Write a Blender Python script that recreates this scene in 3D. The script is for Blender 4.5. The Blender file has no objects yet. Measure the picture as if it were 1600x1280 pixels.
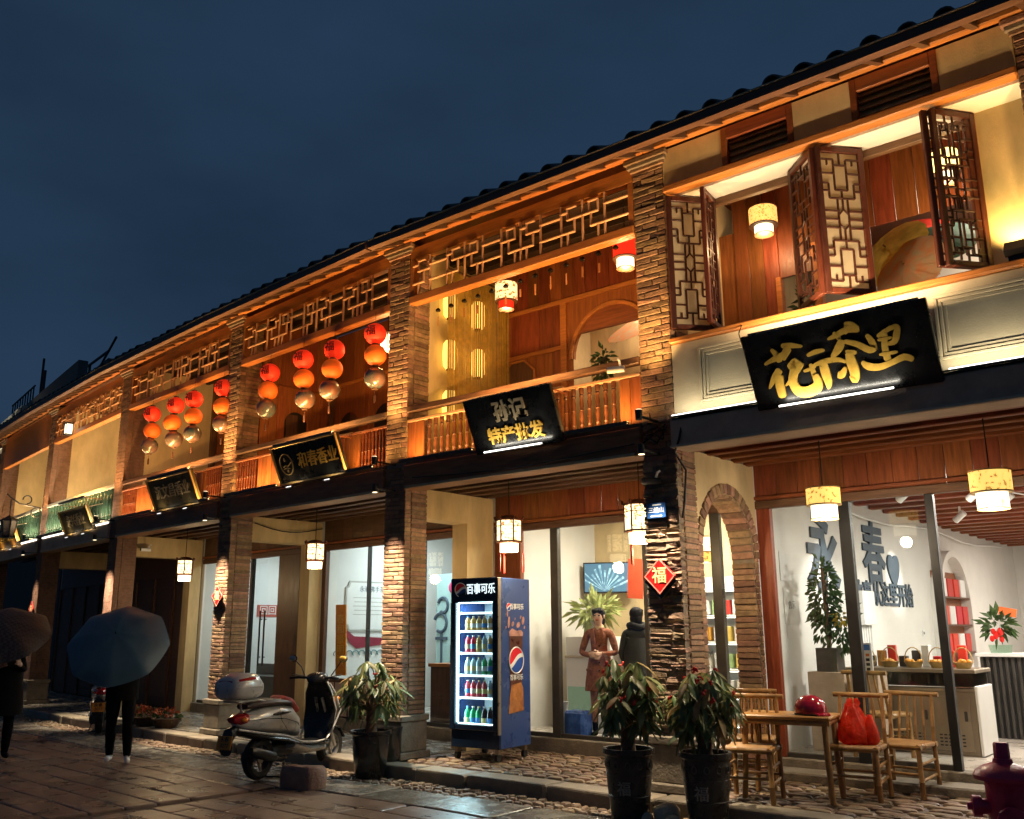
import bpy, bmesh, math, random
from mathutils import Vector, Matrix, noise as mnoise
R = math.radians
random.seed(7)
SC = bpy.context.scene
COL = SC.collection
rnd = random.uniform

# ------------------------------------------------------------------ camera
cam_d = bpy.data.cameras.new('camera'); cam_d.sensor_width = 36; cam_d.lens = 1450/1600*36
cam_d.clip_start = .05; cam_d.clip_end = 500
cam = bpy.data.objects.new('camera', cam_d); COL.objects.link(cam)
def _cam():
    f = 1450.; v1 = Vector((-1800, 355, f)).normalized()
    Y = -((-40)*v1[0]+f*v1[2])/v1[1]
    up = Vector((-40, Y, f)).normalized()
    if up[1] > 0: up = -up
    ex = -v1; ez = up; ey = ez.cross(ex)
    # rows: world axes in camera frame (x right, y down, z forward)
    m = Matrix(((ex[0], -ex[1], -ex[2], 0), (ey[0], -ey[1], -ey[2], -8), (ez[0], -ez[1], -ez[2], 1.6), (0, 0, 0, 1)))
    cam.matrix_world = m
_cam()
SC.camera = cam

# ------------------------------------------------------------------ world, dusk sky
W = bpy.data.worlds.new('World'); SC.world = W; W.use_nodes = True
nt = W.node_tree; nt.nodes.clear()
wo = nt.nodes.new('ShaderNodeOutputWorld'); bg = nt.nodes.new('ShaderNodeBackground')
sky = nt.nodes.new('ShaderNodeTexSky'); sky.sky_type = 'NISHITA'; sky.sun_disc = False
sky.sun_elevation = R(-1.5); sky.sun_rotation = R(150); sky.air_density = 1.2; sky.dust_density = .6; sky.ozone_density = 4
tc = nt.nodes.new('ShaderNodeTexCoord'); mp = nt.nodes.new('ShaderNodeMapping'); mp.inputs['Scale'].default_value = (1, 1, 2.4)
cl = nt.nodes.new('ShaderNodeTexNoise'); cl.inputs['Scale'].default_value = 2.2; cl.inputs['Detail'].default_value = 5
rm = nt.nodes.new('ShaderNodeMapRange'); rm.inputs[1].default_value = .35; rm.inputs[2].default_value = .7; rm.inputs[3].default_value = .74; rm.inputs[4].default_value = 1.18
mul = nt.nodes.new('ShaderNodeMix'); mul.data_type = 'RGBA'; mul.blend_type = 'MULTIPLY'; mul.inputs[0].default_value = 1
mix = nt.nodes.new('ShaderNodeMix'); mix.data_type = 'RGBA'; mix.inputs[0].default_value = .75
mix.inputs[7].default_value = (.152, .355, .68, 1)       # overcast dusk blue veil over the clear sky
nt.links.new(tc.outputs['Generated'], mp.inputs['Vector']); nt.links.new(mp.outputs[0], cl.inputs['Vector'])
nt.links.new(cl.outputs[0], rm.inputs[0]); nt.links.new(sky.outputs[0], mix.inputs[6])
nt.links.new(mix.outputs[2], mul.inputs[6]); nt.links.new(rm.outputs[0], mul.inputs[7])
nt.links.new(mul.outputs[2], bg.inputs[0]); bg.inputs[1].default_value = .138
nt.links.new(bg.outputs[0], wo.inputs[0])

SC.view_settings.view_transform = 'Standard'; SC.view_settings.look = 'None'
SC.view_settings.exposure = 0; SC.view_settings.gamma = 1; SC.view_settings.use_curve_mapping = False
SC.cycles.use_denoising = True
SC.cycles.max_bounces = 5; SC.cycles.diffuse_bounces = 3; SC.cycles.glossy_bounces = 3; SC.cycles.transparent_max_bounces = 10
SC.cycles.transmission_bounces = 4; SC.cycles.caustics_reflective = False; SC.cycles.caustics_refractive = False
SC.cycles.sample_clamp_indirect = 3; SC.cycles.adaptive_threshold = .03

# ------------------------------------------------------------------ materials
MATS = {}
def pm(name, col, rough=.6, var=.25, scale=6, bump=.15, bscale=45, metal=0, objvar=0, stretch=(1, 1, 1), spec=.4, col2=None, rvar=.12, trans=0, coat=0):
    if name in MATS: return MATS[name]
    m = bpy.data.materials.new(name); m.use_nodes = True; n = m.node_tree; N = n.nodes; L = n.links
    b = N['Principled BSDF']; geo = N.new('ShaderNodeNewGeometry')
    mp = N.new('ShaderNodeMapping'); mp.inputs['Scale'].default_value = stretch; L.new(geo.outputs['Position'], mp.inputs[0])
    no = N.new('ShaderNodeTexNoise'); no.inputs['Scale'].default_value = scale; no.inputs['Detail'].default_value = 7; no.inputs['Roughness'].default_value = .62
    L.new(mp.outputs[0], no.inputs['Vector'])
    mr = N.new('ShaderNodeMapRange'); mr.inputs[1].default_value = .3; mr.inputs[2].default_value = .7; L.new(no.outputs[0], mr.inputs[0])
    mx = N.new('ShaderNodeMix'); mx.data_type = 'RGBA'; L.new(mr.outputs[0], mx.inputs[0])
    c1 = tuple(min(1, c*(1-var)) for c in col); c2 = col2 or tuple(min(1, c*(1+var)) for c in col)
    mx.inputs[6].default_value = (*c1, 1); mx.inputs[7].default_value = (*c2, 1)
    out = mx.outputs[2]
    if objvar:
        oi = N.new('ShaderNodeObjectInfo'); hs = N.new('ShaderNodeHueSaturation')
        m1 = N.new('ShaderNodeMapRange'); m1.inputs[3].default_value = 1-objvar; m1.inputs[4].default_value = 1+objvar
        L.new(oi.outputs['Random'], m1.inputs[0]); L.new(m1.outputs[0], hs.inputs['Value'])
        m2 = N.new('ShaderNodeMapRange'); m2.inputs[3].default_value = .5-objvar*.05; m2.inputs[4].default_value = .5+objvar*.05
        fr = N.new('ShaderNodeMath'); fr.operation = 'FRACT'; fm = N.new('ShaderNodeMath'); fm.operation = 'MULTIPLY'; fm.inputs[1].default_value = 17.3
        L.new(oi.outputs['Random'], fm.inputs[0]); L.new(fm.outputs[0], fr.inputs[0]); L.new(fr.outputs[0], m2.inputs[0]); L.new(m2.outputs[0], hs.inputs['Hue'])
        L.new(out, hs.inputs['Color']); out = hs.outputs[0]
    L.new(out, b.inputs['Base Color'])
    b.inputs['Metallic'].default_value = metal; b.inputs['Specular IOR Level'].default_value = spec
    if coat: b.inputs['Coat Weight'].default_value = coat; b.inputs['Coat Roughness'].default_value = .15
    r1 = N.new('ShaderNodeMapRange'); r1.inputs[3].default_value = max(.03, rough-rvar); r1.inputs[4].default_value = min(1, rough+rvar)
    L.new(mr.outputs[0], r1.inputs[0]); L.new(r1.outputs[0], b.inputs['Roughness'])
    if trans:
        b.inputs['Transmission Weight'].default_value = 0
        tr = N.new('ShaderNodeBsdfTranslucent'); L.new(out, tr.inputs[0]); ms = N.new('ShaderNodeMixShader'); ms.inputs[0].default_value = trans
        o = N['Material Output']; L.new(b.outputs[0], ms.inputs[1]); L.new(tr.outputs[0], ms.inputs[2]); L.new(ms.outputs[0], o.inputs[0])
    if bump:
        nb = N.new('ShaderNodeTexNoise'); nb.inputs['Scale'].default_value = bscale; nb.inputs['Detail'].default_value = 5
        L.new(mp.outputs[0], nb.inputs['Vector']); bp = N.new('ShaderNodeBump'); bp.inputs['Strength'].default_value = bump; bp.inputs['Distance'].default_value = .02
        L.new(nb.outputs[0], bp.inputs['Height']); L.new(bp.outputs[0], b.inputs['Normal'])
    MATS[name] = m; return m
def em(name, col, strength, pat=None, base=None, small=False):
    """a lamp surface that gives off light; pat=(scale, dark colour) prints a pattern on its shade"""
    if name in MATS: return MATS[name]
    m = bpy.data.materials.new(name); m.use_nodes = True; N = m.node_tree.nodes; L = m.node_tree.links
    b = N['Principled BSDF']; b.inputs['Base Color'].default_value = (*(base or col), 1); b.inputs['Roughness'].default_value = .6
    b.inputs['Emission Strength'].default_value = strength; b.inputs['Emission Color'].default_value = (*col, 1)
    if pat:
        g = N.new('ShaderNodeNewGeometry'); no = N.new('ShaderNodeTexNoise'); no.inputs['Scale'].default_value = pat[0]; no.inputs['Detail'].default_value = 3
        L.new(g.outputs['Position'], no.inputs['Vector']); cr = N.new('ShaderNodeValToRGB')
        cr.color_ramp.elements[0].position = pat[2] if len(pat) > 2 else .36; cr.color_ramp.elements[0].color = (*pat[1], 1)
        cr.color_ramp.elements[1].position = (pat[2] if len(pat) > 2 else .36)+.06; cr.color_ramp.elements[1].color = (*col, 1)
        L.new(no.outputs[0], cr.inputs[0]); L.new(cr.outputs[0], b.inputs['Emission Color']); L.new(cr.outputs[0], b.inputs['Base Color'])
    if small: m.cycles.emission_sampling = 'NONE'      # tiny lamp faces; their lamp does the lighting
    MATS[name] = m; return m
def glassmat(name, tint=(.93, .96, .96), refl=.9):
    if name in MATS: return MATS[name]
    m = bpy.data.materials.new(name); m.use_nodes = True; N = m.node_tree.nodes; L = m.node_tree.links; N.remove(N['Principled BSDF'])
    t = N.new('ShaderNodeBsdfTransparent'); t.inputs[0].default_value = (*tint, 1); g = N.new('ShaderNodeBsdfGlossy'); g.inputs['Roughness'].default_value = .02
    g.inputs[0].default_value = (refl, refl, refl, 1)
    lw = N.new('ShaderNodeLayerWeight'); lw.inputs[0].default_value = .5; pw = N.new('ShaderNodeMath'); pw.operation = 'POWER'; pw.inputs[1].default_value = 4.5
    f = N.new('ShaderNodeMath'); f.operation = 'MULTIPLY_ADD'; f.inputs[1].default_value = .85; f.inputs[2].default_value = .035; ms = N.new('ShaderNodeMixShader')
    L.new(lw.outputs['Facing'], pw.inputs[0]); L.new(pw.outputs[0], f.inputs[0]); L.new(f.outputs[0], ms.inputs[0]); L.new(t.outputs[0], ms.inputs[1]); L.new(g.outputs[0], ms.inputs[2]); L.new(ms.outputs[0], N['Material Output'].inputs[0])
    MATS[name] = m; return m

brick_m = pm('brick', (.26, .155, .095), .85, .35, 14, .5, 60, objvar=.38)
mortar_m = pm('mortar', (.2, .16, .12), .95, .2, 20, .5, 80)
slate_m = pm('ledge_stone', (.23, .15, .10), .8, .4, 10, .7, 50, objvar=.5)
wood_o = pm('honey_wood', (.43, .155, .036), .45, .3, 5, .2, 20, stretch=(.5, 6, 6), objvar=.08)
wood_v = pm('honey_wood_upright', (.27, .085, .022), .5, .35, 5, .2, 20, stretch=(6, 6, .5), objvar=.12)
wood_r = pm('red_brown_wood', (.2, .055, .018), .42, .4, 5, .2, 20, stretch=(7, 7, .6), objvar=.25)
wood_rx = pm('red_brown_beam', (.2, .055, .018), .42, .35, 5, .2, 20, stretch=(.6, 7, 7), objvar=.15)
wood_d = pm('dark_wood', (.11, .054, .028), .5, .4, 5, .2, 20, stretch=(.7, 6, 6), objvar=.15)
wood_dv = pm('dark_wood_upright', (.11, .052, .027), .5, .4, 5, .2, 20, stretch=(6, 6, .7), objvar=.15)
latt_m = pm('lattice_wood', (.66, .37, .2), .45, .2, 10, .1, 30)
shut_m = pm('shutter_wood', (.045, .013, .008), .4, .3, 8, .15, 30, stretch=(5, 5, .7))
shut_edge = pm('shutter_edge_wood', (.075, .018, .009), .4, .3, 8, .15, 30, stretch=(5, 5, .7))
cream = pm('cream_plaster', (.62, .48, .27), .85, .22, 1.7, .12, 60, stretch=(1.6, 1.6, .7))
cream2 = pm('ochre_plaster', (.55, .40, .2), .85, .26, 1.7, .12, 60, stretch=(1.8, 1.8, .6))
white_w = pm('white_plaster', (.74, .72, .68), .8, .06, 1.6, .06, 60)
grey_pl = pm('grey_render', (.5, .45, .34), .8, .14, 3, .12, 60)
grey_beam = pm('grey_beam', (.46, .35, .26), .75, .2, 4, .12, 60)
tile_m = pm('roof_tile_clay', (.055, .055, .058), .65, .4, 12, .4, 50, objvar=.25)
gutter_m = pm('gutter_metal', (.42, .33, .2), .5, .2, 8, .05, metal=.2)
stone_m = pm('pedestal_stone', (.2, .17, .13), .8, .3, 9, .5, 40)
slab_m = pm('granite_slab', (.2, .185, .16), .24, .3, 5, .25, 60, objvar=.22, rvar=.2)
curb_m = pm('kerb_granite', (.2, .17, .13), .5, .3, 5, .4, 50, objvar=.2)
cobble_m = pm('cobble', (.19, .125, .08), .45, .35, 7, .45, 45, objvar=.35, rvar=.2)
pebble_m = pm('pebble', (.22, .16, .11), .5, .4, 9, .4, 45, objvar=.3)
sett_m = pm('street_sett', (.19, .13, .1), .34, .4, 3, .25, 40, objvar=.06, rvar=.16)
dirt_m = pm('joint_dirt', (.1, .07, .052), .6, .4, 12, .5, 70)
floor_m = pm('shop_floor', (.42, .38, .33), .3, .12, 3, .03)
beam_m = pm('floor_beam_wood', (.26, .125, .06), .6, .4, 4, .2, 20, stretch=(.7, 6, 6))
black_l = pm('black_lacquer', (.012, .012, .012), .28, .3, 5, .03, coat=.2)
olive_l = pm('olive_lacquer', (.075, .058, .025), .35, .3, 5, .05)
gold_m = pm('gold_leaf', (.85, .5, .08), .38, .12, 20, .05, metal=.35)
gold_p = pm('gilt_frame', (.5, .33, .12), .4, .2, 20, .05, metal=.3)
gold_d = pm('dull_gilt', (.55, .42, .24), .45, .2, 20, .05, metal=.3)
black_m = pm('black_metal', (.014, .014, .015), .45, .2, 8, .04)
dgrey = pm('dark_grey_metal', (.05, .045, .04), .4, .2, 8, .04)
steel = pm('brushed_steel', (.34, .28, .21), .38, .05, 3, .02, metal=.7)
white_p = pm('white_paint', (.8, .8, .78), .4, .04, 4, .02)
cable_m = pm('cable', (.012, .012, .012), .5, 0, 5, 0)
glass = glassmat('pane_glass'); glass2 = glassmat('clear_glass', (.97, .98, .98), .8)

# ------------------------------------------------------------------ mesh helpers
TMP = bpy.data.scenes.new('workbench')        # empty side scene in which text and skin meshes are evaluated, removed at the end
class MB:
    def __init__(s): s.v = []; s.f = []; s.m = []
    def add(s, vs, fs, m=0):
        o = len(s.v); s.v += [tuple(v) for v in vs]; s.f += [tuple(i+o for i in f) for f in fs]; s.m += [m]*len(fs); return s
    def box(s, c, d, rot=None, m=0, taper=1.):
        hx, hy, hz = d[0]/2, d[1]/2, d[2]/2
        vs = [Vector((x*hx*(taper if z > 0 else 1), y*hy*(taper if z > 0 else 1), z*hz)) for z in (-1, 1) for y in (-1, 1) for x in (-1, 1)]
        if rot is not None: vs = [rot @ v for v in vs]
        return s.add([v+Vector(c) for v in vs], [(0, 2, 3, 1), (4, 5, 7, 6), (0, 1, 5, 4), (2, 6, 7, 3), (0, 4, 6, 2), (1, 3, 7, 5)], m)
    def tube(s, pts, r, n=8, m=0, caps=True):
        pts = [Vector(p) for p in pts]; k = len(pts); rs = r if isinstance(r, (list, tuple)) else [r]*k
        vs = []; prev = None
        for i, p in enumerate(pts):
            t = (pts[min(i+1, k-1)]-pts[max(i-1, 0)]).normalized()
            a = prev if prev is not None else (Vector((0, 0, 1)) if abs(t.z) < .9 else Vector((1, 0, 0)))
            x = (a-t*a.dot(t)).normalized(); prev = x; y = t.cross(x)
            for j in range(n):
                an = 2*math.pi*j/n; vs.append(p+(x*math.cos(an)+y*math.sin(an))*rs[i])
        fs = [(i*n+j, i*n+(j+1) % n, (i+1)*n+(j+1) % n, (i+1)*n+j) for i in range(k-1) for j in range(n)]
        if caps: fs += [tuple(reversed(range(n))), tuple(range((k-1)*n, k*n))]
        return s.add(vs, fs, m)
    def lathe(s, prof, n=16, c=(0, 0, 0), m=0, rot=None, sx=1, sy=1, caps=True):
        k = len(prof); c = Vector(c); vs = []
        for r, z in prof:
            for j in range(n):
                a = 2*math.pi*j/n; v = Vector((r*math.cos(a)*sx, r*math.sin(a)*sy, z)); v = rot @ v if rot is not None else v; vs.append(v+c)
        fs = [(i*n+j, i*n+(j+1) % n, (i+1)*n+(j+1) % n, (i+1)*n+j) for i in range(k-1) for j in range(n)]
        if caps and prof[0][0] > 1e-4: fs.append(tuple(reversed(range(n))))
        if caps and prof[-1][0] > 1e-4: fs.append(tuple(range((k-1)*n, k*n)))
        return s.add(vs, fs, m)
    def ball(s, c, r, n=12, k=8, m=0, rot=None):
        rx, ry, rz = r if isinstance(r, (tuple, list)) else (r, r, r); vs = []; c = Vector(c)
        for i in range(k+1):
            ph = math.pi*i/k
            for j in range(n):
                a = 2*math.pi*j/n; v = Vector((rx*max(.001, math.sin(ph))*math.cos(a), ry*max(.001, math.sin(ph))*math.sin(a), -rz*math.cos(ph)))
                vs.append((rot @ v if rot is not None else v)+c)
        fs = [(i*n+j, i*n+(j+1) % n, (i+1)*n+(j+1) % n, (i+1)*n+j) for i in range(k) for j in range(n)]
        return s.add(vs, fs, m)
    def prism(s, poly, d0, d1, axis='y', m=0):
        """poly in the plane normal to axis, extruded between d0 and d1"""
        P = {'y': lambda a, b, d: (a, d, b), 'x': lambda a, b, d: (d, a, b), 'z': lambda a, b, d: (a, b, d)}[axis]
        n = len(poly); vs = [P(a, b, d0) for a, b in poly]+[P(a, b, d1) for a, b in poly]
        fs = [tuple(range(n)), tuple(reversed(range(n, 2*n)))]+[(i, i+n, (i+1) % n+n, (i+1) % n) for i in range(n)]
        return s.add(vs, fs, m)
    def loft(s, secs, m=0, caps=True):
        n = len(secs[0]); vs = [v for q in secs for v in q]
        fs = [(i*n+j, i*n+(j+1) % n, (i+1)*n+(j+1) % n, (i+1)*n+j) for i in range(len(secs)-1) for j in range(n)]
        if caps: fs += [tuple(reversed(range(n))), tuple(range((len(secs)-1)*n, len(secs)*n))]
        return s.add(vs, fs, m)
    def mesh(s, name, mats, smooth=None, fix=True):
        me = bpy.data.meshes.new(name); me.from_pydata(s.v, [], s.f)
        for mt in (mats if isinstance(mats, (list, tuple)) else [mats]): me.materials.append(mt)
        me.polygons.foreach_set('material_index', s.m)
        if fix:
            bm = bmesh.new(); bm.from_mesh(me); bmesh.ops.recalc_face_normals(bm, faces=bm.faces); bm.to_mesh(me); bm.free()
        if smooth:
            me.shade_smooth(); me.set_sharp_from_angle(angle=R(smooth))
        me.update(); return me
    def build(s, name, mats, parent=None, loc=(0, 0, 0), rot=(0, 0, 0), smooth=None, scale=None):
        return ob(name, s.mesh(name, mats, smooth), parent, loc, rot, scale)
def ob(name, data, parent=None, loc=(0, 0, 0), rot=(0, 0, 0), scale=None):
    o = bpy.data.objects.new(name, data); COL.objects.link(o); o.location = loc; o.rotation_euler = rot
    if scale: o.scale = scale
    if parent is not None: o.parent = parent
    return o
def tag(o, label=None, cat=None, group=None, kind=None):
    if label: o['label'] = label
    if cat: o['category'] = cat
    if group: o['group'] = group
    if kind: o['kind'] = kind
    return o
def thing(name, label, cat, loc=(0, 0, 0), rotz=0, group=None):
    return tag(ob(name, None, None, loc, (0, 0, rotz)), label, cat, group)
_bx = {}
def bx(name, parent, mat, c, d, rot=(0, 0, 0), bev=.005):
    """one bevelled box as an object; alike boxes share mesh data"""
    key = (mat.name, tuple(round(x, 3) for x in d), bev)
    me = _bx.get(key)
    if me is None:
        bm = bmesh.new(); bmesh.ops.create_cube(bm, size=1); bmesh.ops.scale(bm, vec=d, verts=bm.verts)
        if bev: bmesh.ops.bevel(bm, geom=bm.edges[:], offset=min(bev, min(d)*.3), segments=1, affect='EDGES')
        me = bpy.data.meshes.new(name); bm.to_mesh(me); bm.free(); me.materials.append(mat); _bx[key] = me
    return ob(name, me, parent, c, rot)
def span(name, parent, mat, x0, x1, y0, y1, z0, z1, bev=.005):
    return bx(name, parent, mat, ((x0+x1)/2, (y0+y1)/2, (z0+z1)/2), (abs(x1-x0), abs(y1-y0), abs(z1-z0)), bev=bev)
def text(name, body, size, mat, parent, loc, rot, extrude=.004, bold=0., align='CENTER', sx=1, shear=0, space=1):
    cu = bpy.data.curves.new('t', 'FONT'); cu.body = body; cu.size = size; cu.extrude = extrude; cu.offset = bold*size; cu.align_x = align; cu.align_y = 'CENTER'
    cu.shear = shear; cu.space_character = space; cu.resolution_u = 3
    t = bpy.data.objects.new('t', cu); TMP.collection.objects.link(t); me = None
    with bpy.context.temp_override(scene=TMP, view_layer=TMP.view_layers[0]):
        dg = bpy.context.evaluated_depsgraph_get(); me = bpy.data.meshes.new_from_object(t.evaluated_get(dg))
    bpy.data.objects.remove(t); bpy.data.curves.remove(cu)
    me.materials.clear(); me.materials.append(mat); me.name = name
    return ob(name, me, parent, loc, rot, (sx, 1, 1))
def strokes(sts, fx, th=.012, step=.0012):
    """brush strokes [(x, y, width) ...] mapped with fx to the board plane (x, z), each stroke its own ribbon"""
    mb = MB()
    for q, st in enumerate(sts):
        pts = []
        for i in range(len(st)-1):            # Catmull-Rom
            p0, p1, p2, p3 = st[max(i-1, 0)], st[i], st[i+1], st[min(i+2, len(st)-1)]
            for k in range(5):
                t = k/5; pts.append(tuple(.5*((2*p1[a])+(-p0[a]+p2[a])*t+(2*p0[a]-5*p1[a]+4*p2[a]-p3[a])*t*t+(-p0[a]+3*p1[a]-3*p2[a]+p3[a])*t**3) for a in range(3)))
        pts.append(st[-1]); L_, R_ = [], []
        for i, p in enumerate(pts):
            a = pts[max(i-1, 0)]; b = pts[min(i+1, len(pts)-1)]; dx, dy = b[0]-a[0], b[1]-a[1]; l = math.hypot(dx, dy) or 1
            w = max(3, p[2])/2*(1 if 0 < i < len(pts)-1 else .55)
            L_.append(fx(p[0]-dy/l*w, p[1]+dx/l*w)); R_.append(fx(p[0]+dy/l*w, p[1]-dx/l*w))
        n = len(pts); d = -th-q*step
        vs = [(x, d, z) for x, z in L_]+[(x, d, z) for x, z in R_]+[(x, 0, z) for x, z in L_]+[(x, 0, z) for x, z in R_]
        fs = []
        for i in range(n-1):
            fs += [(i, i+1, n+i+1, n+i), (i, 2*n+i, 2*n+i+1, i+1), (n+i, n+i+1, 3*n+i+1, 3*n+i)]
        fs += [(0, n, 3*n, 2*n), (n-1, 3*n-1, 4*n-1, 2*n-1)]
        mb.add(vs, fs)
    return mb
def light(kind, name, loc, energy, col, parent=None, rot=(0, 0, 0), size=.05, size_y=None, spot=60, blend=.6):
    d = bpy.data.lights.new(name, kind); d.energy = energy; d.color = col
    if kind == 'SPOT': d.spot_size = R(spot); d.spot_blend = blend; d.shadow_soft_size = size
    elif kind == 'POINT': d.shadow_soft_size = size
    elif kind == 'AREA':
        d.size = size
        if size_y: d.shape = 'RECTANGLE'; d.size_y = size_y
    return ob(name, d, parent, loc, rot)
def aim(o, d):
    o.rotation_euler = Vector(d).to_track_quat('-Z', 'Y').to_euler(); return o
def copy_tree(o, parent=None):
    c = o.copy(); COL.objects.link(c); c.parent = parent
    for ch in list(o.children): copy_tree(ch, c)
    return c
# ------------------------------------------------------------------ layout of the terrace: pillar nodes along the bending street
NODES = [(-0.94, 0), (-4.70, 0), (-8.53, 0.0), (-12.65, .28), (-16.87, .68), (-21.25, 1.28), (-25.7, 2.0)]
class Frame:
    def __init__(s, i):
        a = Vector(NODES[i+1]); b = Vector(NODES[i]); s.o = a; s.L = (b-a).length; s.ex = (b-a)/s.L; s.ey = Vector((-s.ex.y, s.ex.x)); s.rz = math.atan2(s.ex.y, s.ex.x)
    def w(s, x, y, z=0): p = s.o+s.ex*x+s.ey*y; return (p.x, p.y, z)
FR = [Frame(i) for i in range(6)]

# ------------------------------------------------------------------ ground
def stone_mesh(name, mat, seed, dome=.25, square=False):
    """unit stone: irregular outline, rounded shoulders, uneven top"""
    r = random.Random(seed); n = 8; out = []
    if square: out = [(sx*.5*r.uniform(.97, 1)-(0 if j else sx*.03), sy*.5*r.uniform(.96, 1)-(sy*.05 if j else 0)) for sx, sy, js in ((1, -1, (0, 1)), (1, 1, (1, 0)), (-1, 1, (0, 1)), (-1, -1, (1, 0))) for j in js]
    else:
        for i in range(n):
            a = 2*math.pi*(i+.5)/n; k = .5/max(abs(math.cos(a)), abs(math.sin(a)))*r.uniform(.86, 1.0)
            out.append((k*math.cos(a), k*math.sin(a)))
    mb = MB(); secs = []
    for sc, z in ((1, -1), (1, -dome*1.3), (.97 if square else .9, -dome*.4), (.9 if square else .72, 0)):
        secs.append([(x*sc, y*sc, z+(r.uniform(-.1, .1)*dome if z > -.9 else 0)) for x, y in out])
    mb.loft(secs, caps=True); return mb.mesh(name, mat)
def lay(frame, x0, x1, y0, y1, rowd, lens, gap, jit=.0):
    """rows of stones along the frame's x axis -> (x, y, length, depth)"""
    out = []; y = y0
    while y < y1-.03:
        d = rowd*rnd(.8, 1.25); d = min(d, y1-y) if y1-y-d > .04 else y1-y
        x = x0-rnd(0, lens[0])
        while x < x1:
            l = rnd(*lens); a = max(x, x0); b = min(x+l, x1)
            if b-a > .05: out.append(((a+b)/2, y+d/2+rnd(-jit, jit), b-a-gap, d-gap))
            x += l
        y += d
    return out
def pieces(name, parent, meshes, frame, lst, top, h, limit=300, var=.006, tilt=1.2, key=None):
    """the largest-showing stones as objects, the rest joined into one stuff part"""
    cp = Vector((0, -8)); items = []
    for x, y, l, d in lst:
        p = frame.w(x, y); items.append(((Vector(p[:2])-cp).length/math.sqrt(l*d), p, l, d))
    items.sort(key=lambda t: t[0]); mb = None
    for i, (k, p, l, d) in enumerate(items):
        me = random.choice(meshes); z = top+rnd(-var, var); rot = (R(rnd(-tilt, tilt)), R(rnd(-tilt, tilt)), frame.rz+R(rnd(-2.5, 2.5)))
        if i < limit: ob(name, me, parent, (p[0], p[1], z), rot, (l, d, h))
        else:
            mb = mb or MB(); c, s_ = math.cos(rot[2]), math.sin(rot[2])
            mb.add([(p[0]+v.co.x*l*c-v.co.y*d*s_, p[1]+v.co.x*l*s_+v.co.y*d*c, z+v.co.z*h) for v in me.vertices], [tuple(f.vertices) for f in me.polygons])
    if mb: tag(mb.build(name+'_field', meshes[0].materials[0], parent), kind='stuff')
cob = [stone_mesh('cobblestone', cobble_m, i) for i in range(8)]
peb = [stone_mesh('pebble', pebble_m, 30+i, .5) for i in range(8)]
sla = [stone_mesh('paving_slab', slab_m, 60+i, .12, True) for i in range(6)]
sett = [stone_mesh('street_sett', sett_m, 90+i, .16, True) for i in range(8)]
kerb = [stone_mesh('kerb_stone', curb_m, 120+i, .1, True) for i in range(4)]

mb = MB(); mb.add([(-250, -250, -.03), (250, -250, -.03), (250, 250, -.03), (-250, 250, -.03)], [(0, 1, 2, 3)])
street = tag(mb.build('street', dirt_m), 'dark wet cobbled street', kind='structure')
EXT = [(3.2, 0)]+NODES+[(-34, 3.5)]
def strip(y0, y1, z0, z1):
    mb = MB(); n = len(EXT); A = []; B = []
    for i, p in enumerate(EXT):
        a = Vector(EXT[max(i-1, 0)]); b = Vector(EXT[min(i+1, n-1)]); t = (a-b).normalized(); nn = Vector((-t.y, t.x)); q = Vector(p)
        A.append(q+nn*y0); B.append(q+nn*y1)
    for i in range(n-1):
        q = [A[i+1], A[i], B[i], B[i+1]]
        mb.add([(p.x, p.y, z0) for p in q]+[(p.x, p.y, z1) for p in q], [(3, 2, 1, 0), (4, 5, 6, 7), (0, 1, 5, 4), (1, 2, 6, 5), (2, 3, 7, 6), (3, 0, 4, 7)])
    return mb
pave = tag(strip(-.3, 1.75, -.03, .098).build('pavement', dirt_m), 'raised cobbled pavement under the arcade', kind='structure')
A_ = FR[0]
# pavement cobbles in front of the tea shop and before the drinks fridge
pieces('cobblestone', pave, cob, FR[0], lay(FR[0], .1, 6.5, -.06, 1.66, .12, (.16, .42), .012, .01), .122, .06, 260, .006, 1.5)
pieces('cobblestone', pave, cob, FR[1], lay(FR[1], .25, 3.6, .02, 1.66, .11, (.12, .3), .014, .01), .12, .06, 230, .006, 1.5)
for i in (2, 3, 4, 5):
    pieces('paving_slab', pave, sla, FR[i], lay(FR[i], -.1, FR[i].L, -.02, 1.66, .5, (.6, 1.0), .012), .12, .06, 40, .003, .3)
# kerb stones
for i in range(6):
    pieces('kerb_stone', pave, kerb, FR[i], lay(FR[i], 0, FR[i].L+(2.4 if i == 0 else 0), -.38, -.07, .31, (.55, 1.1), .012), .122, .19, 40, .006, .5)
# rubble strip, granite slab strip and street setts
for i in range(6):
    lim = 150 if i < 2 else 0
    pieces('pebble', street, peb, FR[i], lay(FR[i], 0, FR[i].L+(2 if i == 0 else 0), -.78, -.4, .085, (.07, .16), .008, .012), .0, .06, lim, .012, 5)
    pieces('paving_slab', street, sla, FR[i], lay(FR[i], 0, FR[i].L+(2 if i == 0 else 0), -1.42, -.79, .62, (.7, 1.3), .012), .004, .05, 30, .004, .3)
    pieces('street_sett', street, sett, FR[i], lay(FR[i], 0, FR[i].L+(2 if i == 0 else 0), -6.4, -1.43, .3, (.6, 1.4), .004, .003), -.002, .05, 170 if i in (1, 2) else 0, .0014, .2)

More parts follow.
